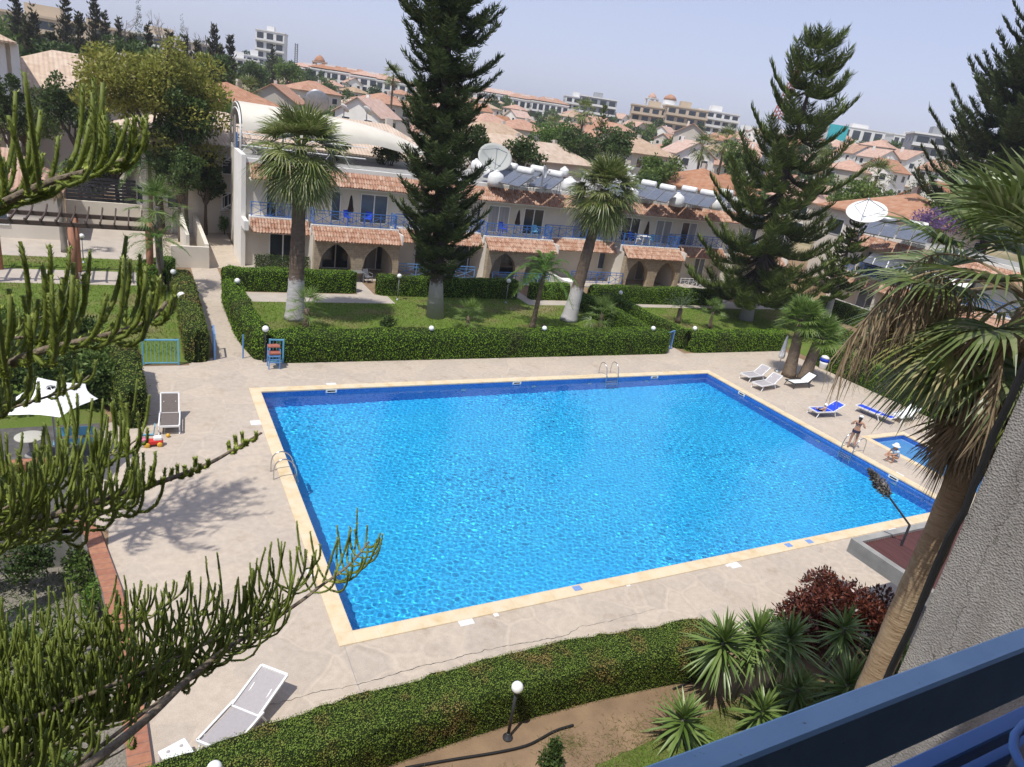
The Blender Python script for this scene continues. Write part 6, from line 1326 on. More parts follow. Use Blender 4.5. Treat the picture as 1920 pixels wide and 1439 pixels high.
# ---------------------------------------------------------------- loungers and poolside furniture
def lounger(label, foot, head, zf=0, back=.55, frame='plastic_white', cloth='sling', wd=.66, group='sun loungers by the pools', split=.62, backz=None, low=.33):
    f, h_ = np.array([foot[0], foot[1], 0.]), np.array([head[0], head[1], 0.]); L = 1.95; d = unit(h_ - f); rot = math.atan2(d[1], d[0])
    r = thing('sun_lounger', label, 'sun lounger', (f[0], f[1], 0), rot, group); w2 = wd / 2; xb = L * split; rise = back
    hx, hz = L - (1 - math.cos(rise)) * (L - xb), low + math.sin(rise) * (L - xb)
    c = MB(); c.add([(.05, -w2 + .05, low), (xb, -w2 + .05, low - .02), (hx, -w2 + .05, hz), (hx, w2 - .05, hz), (xb, w2 - .05, low - .02), (.05, w2 - .05, low)], [(0, 1, 4, 5), (1, 2, 3, 4)]); c.V[0] = np.concatenate([c.V[0], c.V[0] - [0, 0, .02]]); c.F = [np.concatenate([c.F[0], c.F[0][:, ::-1] + 6])]; c.n = 12
    obj('sling', c, M[cloth], r, world=False)
    fr = MB()
    for s in (-1, 1): fr.obox((0, s * w2, low), (xb + .1, s * w2, low), .045, .06)
    fr.obox((0, -w2, low), (0, w2, low), .05, .06); fr.obox((xb, -w2, low - .03), (xb, w2, low - .03), .04, .04); obj('frame', fr, M[frame], r, world=False)
    b = MB()
    for s in (-1, 1): b.obox((xb, s * (w2 - .03), low), (hx, s * (w2 - .03), hz), .045, .05)
    b.obox((hx, -w2 + .03, hz), (hx, w2 - .03, hz), .06, .05); obj('back_frame', b, M[frame], r, world=False)
    for x0, x1 in ((.18, .02), (xb + .02, xb + .2)):
        for s in (-1, 1): l = MB(); l.tube([(x0, s * (w2 - .02), low), ((x0 + x1) / 2, s * w2, low * .5), (x1, s * w2, 0)], .024, 6); obj('leg', l, M[frame], r, world=False)
    st = MB(); st.tube([(xb + (hx - xb) * .6, -w2 * .6, low + (hz - low) * .58), (xb + .15, -w2 * .6, low - .02)], .016, 5); st.tube([(xb + (hx - xb) * .6, w2 * .6, low + (hz - low) * .58), (xb + .15, w2 * .6, low - .02)], .016, 5); obj('strut', st, M[frame], r, world=False)
    return r
def lpx(label, fpx, hpx, **k): a, b = G(*fpx, .33), G(*hpx, .33); return lounger(label, a[:2], b[:2], **k)
lpx('white framed lounger with raised back nearest the pool corner, farthest left of three', (1397, 704), (1452, 697), back=.6)
lpx('white framed lounger with raised back in front of the stubby palms, middle of three', (1420, 721), (1478, 711), back=.6)
t3 = lpx('lounger spread with a white towel under the stubby palms', (1481, 716), (1536, 713), back=.65, frame='dark_metal', cloth='cloth_white')
lpx('blue lounger with raised back on which a child sits', (1524, 769), (1583, 767), back=.5, frame='white_paint', cloth='cloth_blue')
lpx('flat blue lounger farther right on the deck', (1610, 759), (1668, 783), back=.06, frame='white_paint', cloth='cloth_blue')
lpx('white lounger partly hidden behind the drooping palm leaves', (1680, 780), (1740, 768), back=.5, cloth='cloth_white')
lpx('brown sling white lounger standing alone on the deck left of the pool', (317, 800), (319, 764), back=.85, cloth='sling_dark', frame='plastic_white')
lpx('grey lounger in the foreground half hidden by the near hedge', (398, 1402), (478, 1312), back=.22, split=.5, wd=.7)
g = G(332, 1412, .4); plt_ = plastic_table('white square plastic side table beside the grey foreground lounger', (g[0], g[1], 0), 'plastic_white', .25, .4, None, 'side_table'); plt_.rotation_euler = (0, 0, .35)
for (dx, dy) in ((-.12, -.1), (.12, .1), (-.11, .12)):
    obj('recess', MB().lathe([(.035, .4), (.035, .403), (.02, .404)], (dx, dy, 0), 12), M['sling'], plt_, True, world=False)
g = G(1457, 697); folded_parasol('closed white parasol standing left of the stubby palms', g, 'cloth_white', 2.35, .17)
g = G(1542, 692); bi = thing('litter_bin', 'white and blue litter bin beside the hedge right of the stubby palms', 'bin', g)
obj('body', MB().lathe([(.2, 0), (.24, .1), (.28, .35), (.30, .5)], g, 18), M['plastic_white'], bi, True); obj('band', MB().lathe([(.30, .5), (.33, .62), (.32, .72), (.29, .74)], g, 18), M['cloth_blue'], bi, True); obj('lid', MB().lathe([(.32, .74), (.24, .86), (.05, .92)], g, 18), M['plastic_white'], bi, True)
def ladder(label, u, v, ax, sep=.55, big=1.0, steps=3):
    """steel pool ladder: two hoops over the pool edge; ax = unit vector from deck to water"""
    r = thing('pool_ladder', label, 'pool ladder', (u, v, 0), 0, 'steel pool ladders'); a = np.array([*ax, 0.0]); sd = np.array([-a[1], a[0], 0]); c = np.array([u, v, 0.0])
    for s in (-1, 1):
        o_ = c + sd * s * sep / 2; P = [o_ - a * .62 * big, o_ - a * .62 * big + [0, 0, .45 * big], o_ - a * .5 * big + [0, 0, .68 * big], o_ - a * .25 * big + [0, 0, .74 * big], o_ + a * .02 + [0, 0, .55 * big], o_ + a * .14 + [0, 0, .15], o_ + a * .16 + [0, 0, -1.0]]
        obj('handrail', MB().tube(smooth_path(P, 3), .022, 8), M['steel'], r, True)
    for i in range(steps): z = -.22 - .26 * i; q = c + a * .16 + [0, 0, z]; obj('step', MB().obox(q - sd * sep / 2, q + sd * sep / 2, .09, .03), M['plastic_white'], r)
    return r
ladder('steel pool ladder on the left side of the large pool', 0, 7.95, (1, 0)); ladder('steel pool ladder at the far edge of the large pool', 17.9, 15.0, (0, -1), .75); ladder('steel pool ladder under the standing woman', 24.8, 5.15, (-1, 0), .62, 1.05)
# marks and lids on the deck
M['mark_white'] = pm('white deck lid', (.74, .72, .70), (.64, .62, .60), 8, .6); M['mark_blue'] = pm('blue marker tile', (.22, .34, .62), (.16, .26, .5), 30, .5)
def lid(label, px, py, w_, d_, mat='mark_white', z=.0, cat='lid', group='white access lids in the pool deck'):
    g = G(px, py); r = single('deck_lid' if cat == 'lid' else 'depth_marker', MB().bbox(g[0] - w_, g[0] + w_, g[1] - d_, g[1] + d_, z, z + .012, .006), M[mat], label, cat, group); return r
lid('square white lid in the deck nearest the front left pool corner', 872, 1163, .2, .2); lid('small white tile right of the nearest square lid', 930, 1153, .07, .07); lid('square white lid in the deck in front of the pool, middle', 1375, 1058, .2, .2); lid('small white tile in the deck below the blue marker', 1177, 1097, .07, .07); lid('small white tile by the middle square lid', 1364, 1061, .06, .06)
lid('white lid in the deck beside the concrete canopy', 1672, 992, .2, .2); lid('white lid on the deck behind the far left pool edge', 622, 722, .22, .2); lid('white lid on the deck behind the far pool edge, centre', 972, 711, .22, .2); lid('white lid on the left deck beside the pool near the far corner', 480, 793, .2, .2); lid('white lid between the large and small pools', 1683, 890, .22, .2); lid('white lid on the left coping partly behind the lowest araucaria bough', 588, 1072, .18, .2)
for lab, px, py in [('blue depth marker tile on the near coping, left one', 1082, 1105), ('blue depth marker tile on the near coping, middle one', 1478, 1024), ('blue depth marker tile on the near coping, right one', 1517, 1017)]: lid(lab, px, py, .13, .1, 'mark_blue', .03, 'marker', 'blue depth markers on the coping')
# the long crack in the deck
cr_ = [G(*q, .003) for q in [(505, 1323), (560, 1308), (598, 1296), (640, 1290), (680, 1281), (720, 1270), (768, 1255), (800, 1247), (850, 1237), (875, 1228), (930, 1215), (1000, 1203), (1060, 1192), (1090, 1175), (1140, 1166), (1190, 1152), (1230, 1142)]]
P = resample(np.array(cr_), .09); P[:, 1] += hrg.normal(0, .016, len(P)); P[:, 0] += hrg.normal(0, .012, len(P)); Wd = .013 * hrg.uniform(.4, 1.5, len(P)) * np.interp(np.arange(len(P)) / len(P), [0, .1, .6, 1], [.6, 1, 1.1, .35]); P[:, 2] = .003
props(obj('deck_crack', MB().quads(strip(P, Wd, np.array([0, 1.0, 0]))), M['black']), kind='structure')
jl = [G(*q, .002) for q in [(640, 1195), (668, 1278), (690, 1330)]]; props(obj('deck_joint', MB().quads(strip(resample(np.array(jl), .2), np.full(len(resample(np.array(jl), .2)), .012), np.array([1.0, 0, 0]))), M['concrete']), kind='structure')

# ---------------------------------------------------------------- people
M['skin'] = pm('tan skin', (.46, .25, .155), (.40, .21, .13), 6, .55); M['skin_pale'] = pm('pale skin', (.60, .38, .28), (.54, .33, .24), 6, .55); M['hair_dark'] = pm('dark hair', (.03, .02, .015), (.02, .015, .01), 20, .6)  # tan skin colour of the woman and the crouching child
M['swim_dark'] = pm('dark patterned swimwear', (.05, .04, .09), (.02, .02, .03), 30, .6); M['shirt_blue'] = pm('blue and white shirt', (.10, .30, .55), (.60, .68, .72), 14, .8, detail=1)
def skin_body(name, J, E, mat, parent, loc):
    names = list(J); me = bpy.data.meshes.new(name); me.from_pydata([J[n][:3] for n in names], [(names.index(a), names.index(b)) for a, b in E], []); me.update()
    o = link(bpy.data.objects.new(name, me)); o.parent = parent; me.materials.append(M[mat]); o.modifiers.new('skin', 'SKIN').use_smooth_shade = True
    for i, n in enumerate(names): d = me.skin_vertices[0].data[i]; d.radius = (J[n][3], J[n][3] if len(J[n]) < 5 else J[n][4]); d.use_root = (i == 0)
    sb = o.modifiers.new('subdivision', 'SUBSURF'); sb.levels = 1; sb.render_levels = 2; return o
def add_hand(J, E, w_, key, d, side):
    d = unit(np.array(d)); w_ = np.array(w_); sd = unit(np.cross(d, [0, 0, 1.0]) + 1e-6) * side; pc = w_ + d * .075; J[key + 'palm'] = (*pc, .026); E.append((key, key + 'palm'))
    for i, (o_, l) in enumerate([(-.026, .062), (-.009, .075), (.009, .072), (.025, .058)]):
        a = pc + sd * o_ + d * .03; b = a + d * l * .55 + np.array([0, 0, -.012]); c = b + d * l * .45 + np.array([0, 0, -.022])
        for nm, q in (('k', a), ('m', b), ('t', c)): J[f'{key}{i}{nm}'] = (*q, .009)
        E += [(key + 'palm', f'{key}{i}k'), (f'{key}{i}k', f'{key}{i}m'), (f'{key}{i}m', f'{key}{i}t')]
    a = w_ + d * .035 - sd * .03; b = a + d * .04 - sd * .02; J[key + 'th1'] = (*a, .011); J[key + 'th2'] = (*b, .009); E += [(key, key + 'th1'), (key + 'th1', key + 'th2')]
def figure(label, loc, rotz, J, arms, mat, scale=1.0):
    r = thing('person', label, 'person', loc, rotz); r.scale = (scale,) * 3
    E = [('pelvis', 'waist'), ('waist', 'chest'), ('chest', 'neck'), ('neck', 'jaw'), ('jaw', 'crown'), ('jaw', 'nose')]
    for s in 'LR': E += [('chest', 'sh' + s), ('sh' + s, 'el' + s), ('el' + s, 'wr' + s), ('pelvis', 'hip' + s), ('hip' + s, 'kn' + s), ('kn' + s, 'an' + s), ('an' + s, 'to' + s)]
    for s, d in arms.items(): add_hand(J, E, J['wr' + s][:3], 'wr' + s, d, 1 if s == 'R' else -1)
    skin_body('body', J, E, mat, r, loc); return r
def band(name, parent, c, rx, ry, z0, z1, mat, k=20, cy=0):
    m = MB(); th = np.arange(k) * 2 * PI / k; V = [(c[0] + rx * s * math.cos(a), c[1] + ry * s * math.sin(a), z) for s, z in ((.97, z0), (1, z0 + .01), (1, z1 - .01), (.97, z1)) for a in th]
    m.add(V, [(i * k + j, i * k + (j + 1) % k, (i + 1) * k + (j + 1) % k, (i + 1) * k + j) for i in range(3) for j in range(k)]); return obj(name, m, M[mat], parent, True, world=False)
# woman, seen from behind, stepping off the ladder
J = dict(pelvis=(0, 0, .93, .125, .10), waist=(0, .01, 1.08, .105, .085), chest=(0, .0, 1.26, .125, .095), neck=(0, .015, 1.41, .048), jaw=(0, .035, 1.47, .07), crown=(0, .03, 1.57, .085), nose=(0, .115, 1.51, .014),
         shL=(-.165, 0, 1.35, .05), shR=(.165, 0, 1.35, .05), elL=(-.30, -.03, 1.15, .036), elR=(.30, -.03, 1.15, .036), wrL=(-.24, .18, 1.12, .026), wrR=(.26, .17, 1.10, .026),
         hipL=(-.095, 0, .86, .09), hipR=(.095, 0, .86, .09), knL=(-.115, .0, .47, .055), knR=(.11, .12, .52, .055), anL=(-.13, -.05, .08, .036), anR=(.12, .06, .14, .036), toL=(-.14, .11, .03, .03), toR=(.125, .21, .09, .03))
g = G(1594, 842); wm = figure('woman in a dark bikini and white cap standing at the pool ladder', (g[0], g[1], .03), -1.05, J, {'L': (.4, .8, .1), 'R': (-.4, .8, .1)}, 'skin', 1.02)
obj('cap', MB().ball((0, .03, 1.605), (.098, .105, .07), 16, 8), M['cloth_white'], wm, True, world=False); obj('hair', MB().ball((0, -.03, 1.535), (.088, .075, .09), 14, 8).ball((0, -.085, 1.44), (.045, .04, .09), 12, 8), M['hair_dark'], wm, True, world=False)
band('bikini_top', wm, (0, .0), .142, .112, 1.235, 1.275, 'swim_dark'); band('bikini_bottom', wm, (0, .0), .175, .128, .83, .95, 'swim_dark')
# crouching child facing the pool
J = dict(pelvis=(0, -.08, .22, .10, .09), waist=(0, -.05, .34, .09), chest=(0, .02, .46, .095), neck=(0, .06, .55, .04), jaw=(0, .09, .60, .06), crown=(0, .09, .69, .075), nose=(0, .165, .63, .012),
         shL=(-.12, .03, .51, .04), shR=(.12, .03, .51, .04), elL=(-.15, .12, .38, .03), elR=(.15, .12, .38, .03), wrL=(-.09, .26, .33, .022), wrR=(.09, .26, .33, .022),
         hipL=(-.08, -.06, .2, .07), hipR=(.08, -.06, .2, .07), knL=(-.13, .2, .3, .045), knR=(.13, .2, .3, .045), anL=(-.10, .1, .06, .03), anR=(.10, .1, .06, .03), toL=(-.11, .23, .025, .024), toR=(.11, .23, .025, .024))
g = G(1673, 866); ch = figure('child in a blue and white shirt crouching between the two pools', (g[0], g[1], .0), 1.35, J, {'L': (.3, .8, -.3), 'R': (-.3, .8, -.3)}, 'skin', 1.22)
obj('sun_hat', MB().lathe([(.155, .66), (.15, .672), (.095, .69), (.085, .75), (.04, .785)], (0, .085, 0), 18), M['cloth_white'], ch, True, world=False)
sh = MB(); sh.tube([(0, -.08, .22), (0, -.05, .34), (0, .02, .46), (0, .05, .525)], [.128, .122, .125, .085], 14)
for s in (-1, 1): sh.tube([(s * .1, .03, .5), (s * .15, .08, .42)], [.062, .052], 10)
obj('shirt', sh, M['shirt_blue'], ch, True, world=False)
# person resting on the blue lounger
J = dict(pelvis=(0, 0, .47, .12, .10), waist=(0, -.06, .58, .11), chest=(0, -.10, .74, .125, .10), neck=(0, -.07, .88, .046), jaw=(0, -.04, .94, .065), crown=(0, -.05, 1.03, .082), nose=(0, .045, .97, .013),
         shL=(-.17, -.09, .82, .05), shR=(.17, -.09, .82, .05), elL=(-.23, .05, .62, .038), elR=(.23, .05, .62, .038), wrL=(-.15, .26, .56, .027), wrR=(.15, .26, .56, .027),
         hipL=(-.09, .04, .46, .085), hipR=(.09, .04, .46, .085), knL=(-.11, .45, .60, .058), knR=(.11, .46, .50, .058), anL=(-.11, .62, .22, .038), anR=(.12, .80, .28, .038), toL=(-.115, .76, .10, .03), toR=(.125, .95, .25, .03))
g = G(1543, 772, .33); rp = figure('child in a white hat and dark shorts sitting on the blue lounger', (g[0], g[1], 0.0), .25, J, {'L': (.1, .7, -.5), 'R': (-.1, .7, -.5)}, 'skin_pale', .72)
obj('hat', MB().lathe([(.15, 1.02), (.145, 1.032), (.098, 1.05), (.09, 1.10), (.04, 1.13)], (0, -.05, 0), 18), M['cloth_white'], rp, True, world=False)
st = MB(); st.tube([(0, -.03, .53), (0, .02, .46)], [.155, .15], 14)
for s, z in ((-1, .56), (1, .49)): st.tube([(s * .09, .03, .46), (s * .105, .34, z)], [.108, .085], 12)
obj('shorts', st, M['black'], rp, True, world=False)
# ---------------------------------------------------------------- the town behind
trg = np.random.default_rng(99)
def TP(px, py, d):           # plan position of the pixel's ray at plan distance d, on the terrain; returns point and height of the ray there
    p = PH(px, py, d); return np.array([p[0], p[1], terrain_z(p[0], p[1]) - (.3 if d > 100 else 0)]), p[2]
def win_boxes(parent, wins, mat='glass_dark', fr=True):
    for (x, y, z, w_, h_, n) in wins:        # centre on a wall with outward normal n in the house frame
        a = MB(); g_ = MB(); tx, ty = (1, 0) if n[1] else (0, 1)
        def bx(mb, w2, h2, o0, o1): mb.box(*sorted((x - tx * w2 + n[0] * o0, x + tx * w2 + n[0] * o1)), *sorted((y - ty * w2 + n[1] * o0, y + ty * w2 + n[1] * o1)), z - h2, z + h2)
        bx(a, w_ / 2 + .1, h_ / 2 + .1, -.02, .05); f = obj('window', a, M['white_paint'], parent, world=False); bx(g_, w_ / 2, h_ / 2, .0, .08); obj('pane', g_, M[mat], f, world=False)
def house_proto(kind, w_, d_, h_, rh, roof='tile_house', wall='pale_wall', chim=True, storeys=2, name='house'):
    r = thing(name, 'house', 'house', (0, 0, 0)); x0, x1, y0, y1 = -w_ / 2, w_ / 2, -d_ / 2, d_ / 2
    wl = MB(); wl.box(x0, x1, y0, y1, -3, h_); o_ = obj('wall', wl, M[wall], r, world=False); ro = MB()
    if kind == 'hip': ro = hip_roof(x0, x1, y0, y1, h_ + .1, h_ + rh, .55)
    else:
        ov = .5; a, b, c, e = x0 - ov, x1 + ov, y0 - ov, y1 + ov
        ro.add([(a, c, h_ - .25), (b, c, h_ - .25), (b, 0, h_ + rh), (a, 0, h_ + rh), (b, e, h_ - .25), (a, e, h_ - .25)] + [(a, c, h_ - .4), (b, c, h_ - .4), (b, 0, h_ + rh - .15), (a, 0, h_ + rh - .15), (b, e, h_ - .4), (a, e, h_ - .4)],
               [(0, 1, 2, 3), (3, 2, 4, 5), (7, 6, 9, 8), (8, 9, 11, 10), (0, 6, 7, 1), (5, 4, 10, 11), (0, 3, 9, 6), (3, 5, 11, 9), (1, 7, 8, 2), (2, 8, 10, 4)])
        
        for t3 in ([(x0, y0, h_), (x0, y1, h_), (x0, 0, h_ + rh * .93)], [(x1, y0, h_), (x1, 0, h_ + rh * .93), (x1, y1, h_)]): obj('gable', MB().tris([t3]), M[wall], r, world=False)
    rr = obj('roof', ro, M[roof], r, world=False)
    if chim: c = MB(); c.box(w_ * .2, w_ * .2 + .6, d_ * .1, d_ * .1 + .5, h_, h_ + rh + .5); obj('chimney', c, M[wall], rr, world=False)
    wins = []
    for s in range(storeys):
        z = h_ - 1.5 - 2.9 * s
        for n, L in (((0, -1), w_), ((-1, 0), d_), ((0, 1), w_), ((1, 0), d_)):
            k = 3 if L > 9 else 2
            for i in range(k):
                t = (i + .5) / k - .5; wins.append((t * L if n[1] else n[0] * w_ / 2, n[1] * d_ / 2 if n[1] else t * L, z, 1.3, 1.25, n))
    if storeys: win_boxes(r, wins)
    return r
protos = [house_proto('hip', 11, 9, 6, 2.4, 'tile_house'), house_proto('gable', 10, 8, 5.8, 2.5, 'tile_house'), house_proto('hip', 13, 10, 6.2, 2.4, 'tile_pale'), house_proto('gable', 9, 8, 6, 2.6, 'tile_pink', 'white_wall'), house_proto('hip', 10, 10, 3.3, 2.3, 'tile_house', storeys=1), house_proto('hip', 14, 9, 3.4, 2.6, 'tile_pale', storeys=1), house_proto('gable', 8, 7, 5.6, 2.2, 'tile_house', 'white_wall')]
used = set()
def put(k, loc, rotz, label, group, scale=1.0):
    if k not in used: used.add(k); r = protos[k]; r.location = tuple(map(float, loc)); r.rotation_euler = (0, 0, rotz); r.scale = (scale,) * 3; r['label'] = label; r['group'] = group; return r
    return dup(protos[k], loc, rotz, label, group, scale)
def house(label, k, px, py_eave, d, rot=0.0, scale=1.0, group='houses behind the apartment row'):
    """py_eave: picture row of the eaves; the house is sunk or raised onto the terrain at that distance"""
    P, z = TP(px, py_eave, d); scale *= .86 if d > 135 else 1; hts = [6, 5.8, 6.2, 6, 3.3, 3.4, 5.6][k] * scale
    return put(k, (P[0], P[1], z - hts), rot, label, group, scale)
YR = 0.0
house('pale tiled house right behind the vaulted roof canopy', 5, 672, 283, 68, .05, 1.0)
house('large pale roofed villa with a solar heater left of the spiral staircase', 2, 392, 262, 66, .25, .95)
house('sandy roofed house above the bright hedge at upper left', 4, 425, 192, 108, .4, 1.1)
house('wide faded roof villa behind the big yellow green tree', 2, 150, 170, 84, .1, 1.35)
house('orange roofed house beyond the roof canopy, left of the slim cypress', 0, 585, 172, 165, .3)
house('small red gabled house beyond the roof canopy', 1, 522, 186, 128, 1.2, .9)
house('pinkish gabled house left of the slim cypress', 3, 690, 214, 112, .9, .85)
house('orange roofed house directly right of the slim cypress', 4, 716, 194, 150, .2)
house('orange roofed house with dormers right of the tall pine', 0, 915, 231, 172, .15, 1.0)
house('second orange roofed house right of the tall pine', 0, 975, 243, 160, .15, 1.0)
house('sandy roofed house with dark solar panels right of the tall pine', 5, 922, 258, 122, .2, .9)
house('flat looking sandy roofed house just behind the big mesh dish', 5, 945, 283, 100, .1, .8)
house('pale roofed house behind the tanks, under the bright green tree', 5, 1020, 300, 92, .3, .8)
house('orange roofed house behind the slim tall palm', 0, 1062, 252, 175, .4, 1.0)
house('orange roofed house behind the small araucaria, among dark trees', 1, 1150, 268, 150, .7, 1.0)
house('sandy roofed long house above the middle of the roof tanks', 2, 1185, 285, 128, .3, 1.0)
house('pale gabled house with white walls left of the palm pair', 3, 1290, 288, 140, 1.25, 1.05)
house('orange double gabled house above the white gabled one', 1, 1295, 252, 195, .9, 1.2)
house('pale orange hip roofed house behind the right end of the apartment roof', 4, 1312, 352, 92, .35, 1.0)
house('orange hip roofed house right of the white satellite dish', 4, 1700, 412, 84, .1, 1.15)
house('white gabled house right of the wide pine, farthest left of four', 3, 1602, 288, 225, 1.35, 1.0)
house('white gabled house right of the wide pine, second of four', 3, 1648, 296, 215, 1.35, 1.0)
house('white gabled house in front of the dry field', 3, 1702, 300, 218, 1.3, 1.1)
house('white gabled house below the modern white block', 3, 1772, 322, 200, 1.3, 1.1)
house('orange roofed house in front of the dry field, behind the gables', 0, 1650, 277, 262, .3, 1.1)
house('low white house with orange roof between the gables and the cypresses', 6, 1660, 318, 170, .2, 1.1)
house('orange roofed house low at right, behind the wide pine', 0, 1590, 320, 165, .5)
house('white walled house right of the leaning cypresses', 6, 1760, 372, 118, .3)
gh = 'small far houses of the town'
FAR = 'small distant house with a tiled roof among the crowded roofs of the town'
taken = [tuple(o.location[:2]) for o in bpy.data.objects if o.name.startswith('house') and o.parent is None]
cnt = 0; tries = 0; HP = []
while cnt < 125 and tries < 4000:
    tries += 1; a = math.radians(trg.uniform(-33, 20)); d = 118 + 320 * trg.random() ** .8; th = PHI0 + a; x, y = CAM[0] + d * math.cos(th), CAM[1] + d * math.sin(th)
    if math.degrees(a) < -24 and d > 230: continue
    if any((x - q[0]) ** 2 + (y - q[1]) ** 2 < 13.0 ** 2 for q in taken): continue
    taken.append((x, y)); k = int(trg.choice([0, 1, 2, 3, 4, 6, 0, 1])); put(k, (x, y, terrain_z(x, y)), float(trg.choice([.2, .35, 1.7, 1.9]) + trg.normal(0, .12)), FAR, gh, trg.uniform(.68, .9)); cnt += 1
for k, r in enumerate(protos):
    if k not in used:
        for o in [r] + list(r.children_recursive): bpy.data.objects.remove(o)
# ---- taller blocks
M['beige_block'] = pm('beige apartment block', (.56, .46, .34), (.48, .39, .28), .2, .85); M['grey_block'] = pm('grey block', (.33, .34, .35), (.25, .26, .27), .2, .8); M['white_block'] = pm('white block', (.74, .73, .70), (.66, .65, .62), .15, .8); M['teal'] = pm('teal sheet', (.03, .42, .45), (.03, .36, .4), 1, .6)
def block(name, label, px, py_top, d, w_, dep, hgt, floors, wall='white_block', slab='white_block', rot=0.0, bays=5, balc=True, cat='building', group='apartment blocks of the town'):
    P, zt = TP(px, py_top, d); base = min(P[2], zt - hgt); H_ = zt - base; r = thing(name, label, cat, (P[0], P[1], base), rot, group); fh = hgt / floors
    m = MB(); m.box(-w_ / 2, w_ / 2, -dep / 2, dep / 2, -4, H_); obj('wall', m, M[wall], r, world=False)
    m = MB(); m.box(-w_ / 2 - .3, w_ / 2 + .3, -dep / 2 - .3, dep / 2 + .3, H_, H_ + .5); obj('roof', m, M[slab], r, world=False)
    m = MB(); m.box(-w_ * .15, w_ * .1, -dep * .2, dep * .2, H_ + .5, H_ + 2.8); obj('stair_head', m, M[wall], r, world=False)
    for f in range(floors):
        z = H_ - hgt + f * fh
        if balc: m = MB(); m.box(-w_ / 2 - .2, w_ / 2 + .2, -dep / 2 - 1.3, -dep / 2 + .05, z - .12, z + .12); m.box(-w_ / 2 - .2, w_ / 2 + .2, -dep / 2 - 1.3, -dep / 2 - 1.22, z + .12, z + .85); obj('balcony', m, M[slab], r, world=False)
        for i in range(bays):
            x = (-.5 + (i + .5) / bays) * w_; m = MB(); m.box(x - w_ / bays * .34, x + w_ / bays * .34, -dep / 2 - .06, -dep / 2 + .1, z + .3, z + fh * .82); obj('window', m, M['glass_dark'], r, world=False)
            if f and i < 3: y = (-.5 + (i + .5) / 3) * dep; m = MB(); m.box(-w_ / 2 - .06, -w_ / 2 + .1, y - .8, y + .8, z + .8, z + 2.1); obj('window', m, M['glass_dark'], r, world=False)
    return r
R0 = YAW * -1 - .1
block('tower_block', 'tall white banded tower block on the left skyline', 510, 62, 420, 14, 13, 36, 8, 'white_block', 'white_block', -.3, 3)
block('apartment_block', 'beige apartment block below the domed church, left part', 1228, 204, 330, 20, 12, 13, 4, 'beige_block', 'beige_block', -.55, 5); block('apartment_block', 'beige apartment block below the domed church, right part', 1285, 205, 325, 17, 12, 13, 4, 'beige_block', 'beige_block', -.5, 4)
block('apartment_block', 'white apartment block right of the beige blocks', 1342, 212, 340, 18, 12, 12, 4, 'white_block', 'white_block', -.45, 5)
block('modern_block', 'dark and white modern block on the skyline between the pines', 1122, 186, 380, 18, 12, 11, 3, 'grey_block', 'white_block', -.5, 4); block('apartment_block', 'small white block left of the dark modern block', 1080, 184, 400, 12, 10, 10, 3, 'white_block', 'white_block', -.4, 3)
block('modern_block', 'grey and white modern block with slanted white fin at right', 1757, 258, 260, 15, 12, 13, 4, 'grey_block', 'white_block', -.75, 3); block('apartment_block', 'pale block joined to the slanted fin block at right', 1800, 254, 268, 11, 12, 14, 4, 'white_block', 'white_block', -.75, 2)
for lab, px, py, d, w_ in [('long white hall behind the wide pine on the right skyline', 1612, 243, 520, 40), ('white hall right of the teal hoarding', 1706, 258, 480, 22)]: block('hall', lab, px, py, d, w_, 14, 7, 1, 'white_block', 'white_block', -.6, 6, False)
P, z = TP(1571, 247, 400); bb = thing('hoarding', 'teal hoarding on the skyline right of the wide pine', 'billboard', (P[0], P[1], z - 7), -.6); obj('sheet', MB().box(-4.5, 4.5, -.3, .3, 1, 10), M['teal'], bb, world=False); obj('support', MB().box(-.4, .4, .3, .8, -4, 9), M['grey_metal'], bb, world=False)
for lab, px, py, d, w_, fl in [('stepped beige apartment block on the hill behind the conifers at upper left', 92, 38, 210, 28, 5), ('beige apartment block lower on the left hill behind bare trees', 185, 60, 230, 16, 4), ('long pale block on the left hill between the bare trees', 305, 72, 260, 30, 4), ('white block at the foot of the tower block', 450, 112, 330, 14, 3), ('white block right of the tower foot', 478, 108, 350, 12, 3)]:
    block('apartment_block', lab, px, py, d, w_, 12, 3.1 * fl, fl, 'beige_block' if px < 350 else 'white_block', 'beige_block' if px < 200 else 'white_block', -.1, 5)
for i, (px, py, d, w_) in enumerate([(580, 132, 360, 16), (622, 136, 350, 18), (662, 142, 345, 18), (702, 150, 340, 20), (742, 158, 335, 16)]):
    b_ = block('terrace_house', ['white terraced block beside the mast', 'white terraced block below the bell tower', 'white terraced block with green glazing, middle of the ridge', 'white terraced block with orange eaves, right of the middle', 'white terraced block nearest the tall pine'][i], px, py, d, w_, 11, 9, 3, 'white_block', 'white_block', -.35, 5, False, 'building', 'white terraces on the ridge'); 
    H_ = max(v.co.z for v in b_.children[0].data.vertices); obj('tile_roof', hip_roof(-w_ / 2, w_ / 2, -5.5, 5.5, H_ + .5, H_ + 2.4, .4), M['tile_house'], b_, world=False)
for i, (px, py, d, w_) in enumerate([(890, 176, 400, 26), (935, 180, 395, 24), (985, 190, 380, 20), (1030, 196, 370, 18)]):
    b_ = block('terrace_house', ['pale terrace with tiled roof on the skyline right of the tall pine', 'second pale terrace on the skyline right of the tall pine', 'pink roofed terrace on the skyline, third from the tall pine', 'pink roofed terrace on the skyline beside the small white block'][i], px, py, d, w_, 11, 7, 2, 'white_block', 'white_block', -.4, 6, False, 'building', 'terraces on the middle skyline'); H_ = max(v.co.z for v in b_.children[0].data.vertices); obj('tile_roof', hip_roof(-w_ / 2, w_ / 2, -5.5, 5.5, H_ + .5, H_ + 2.6, .4), M['tile_pink'], b_, world=False)
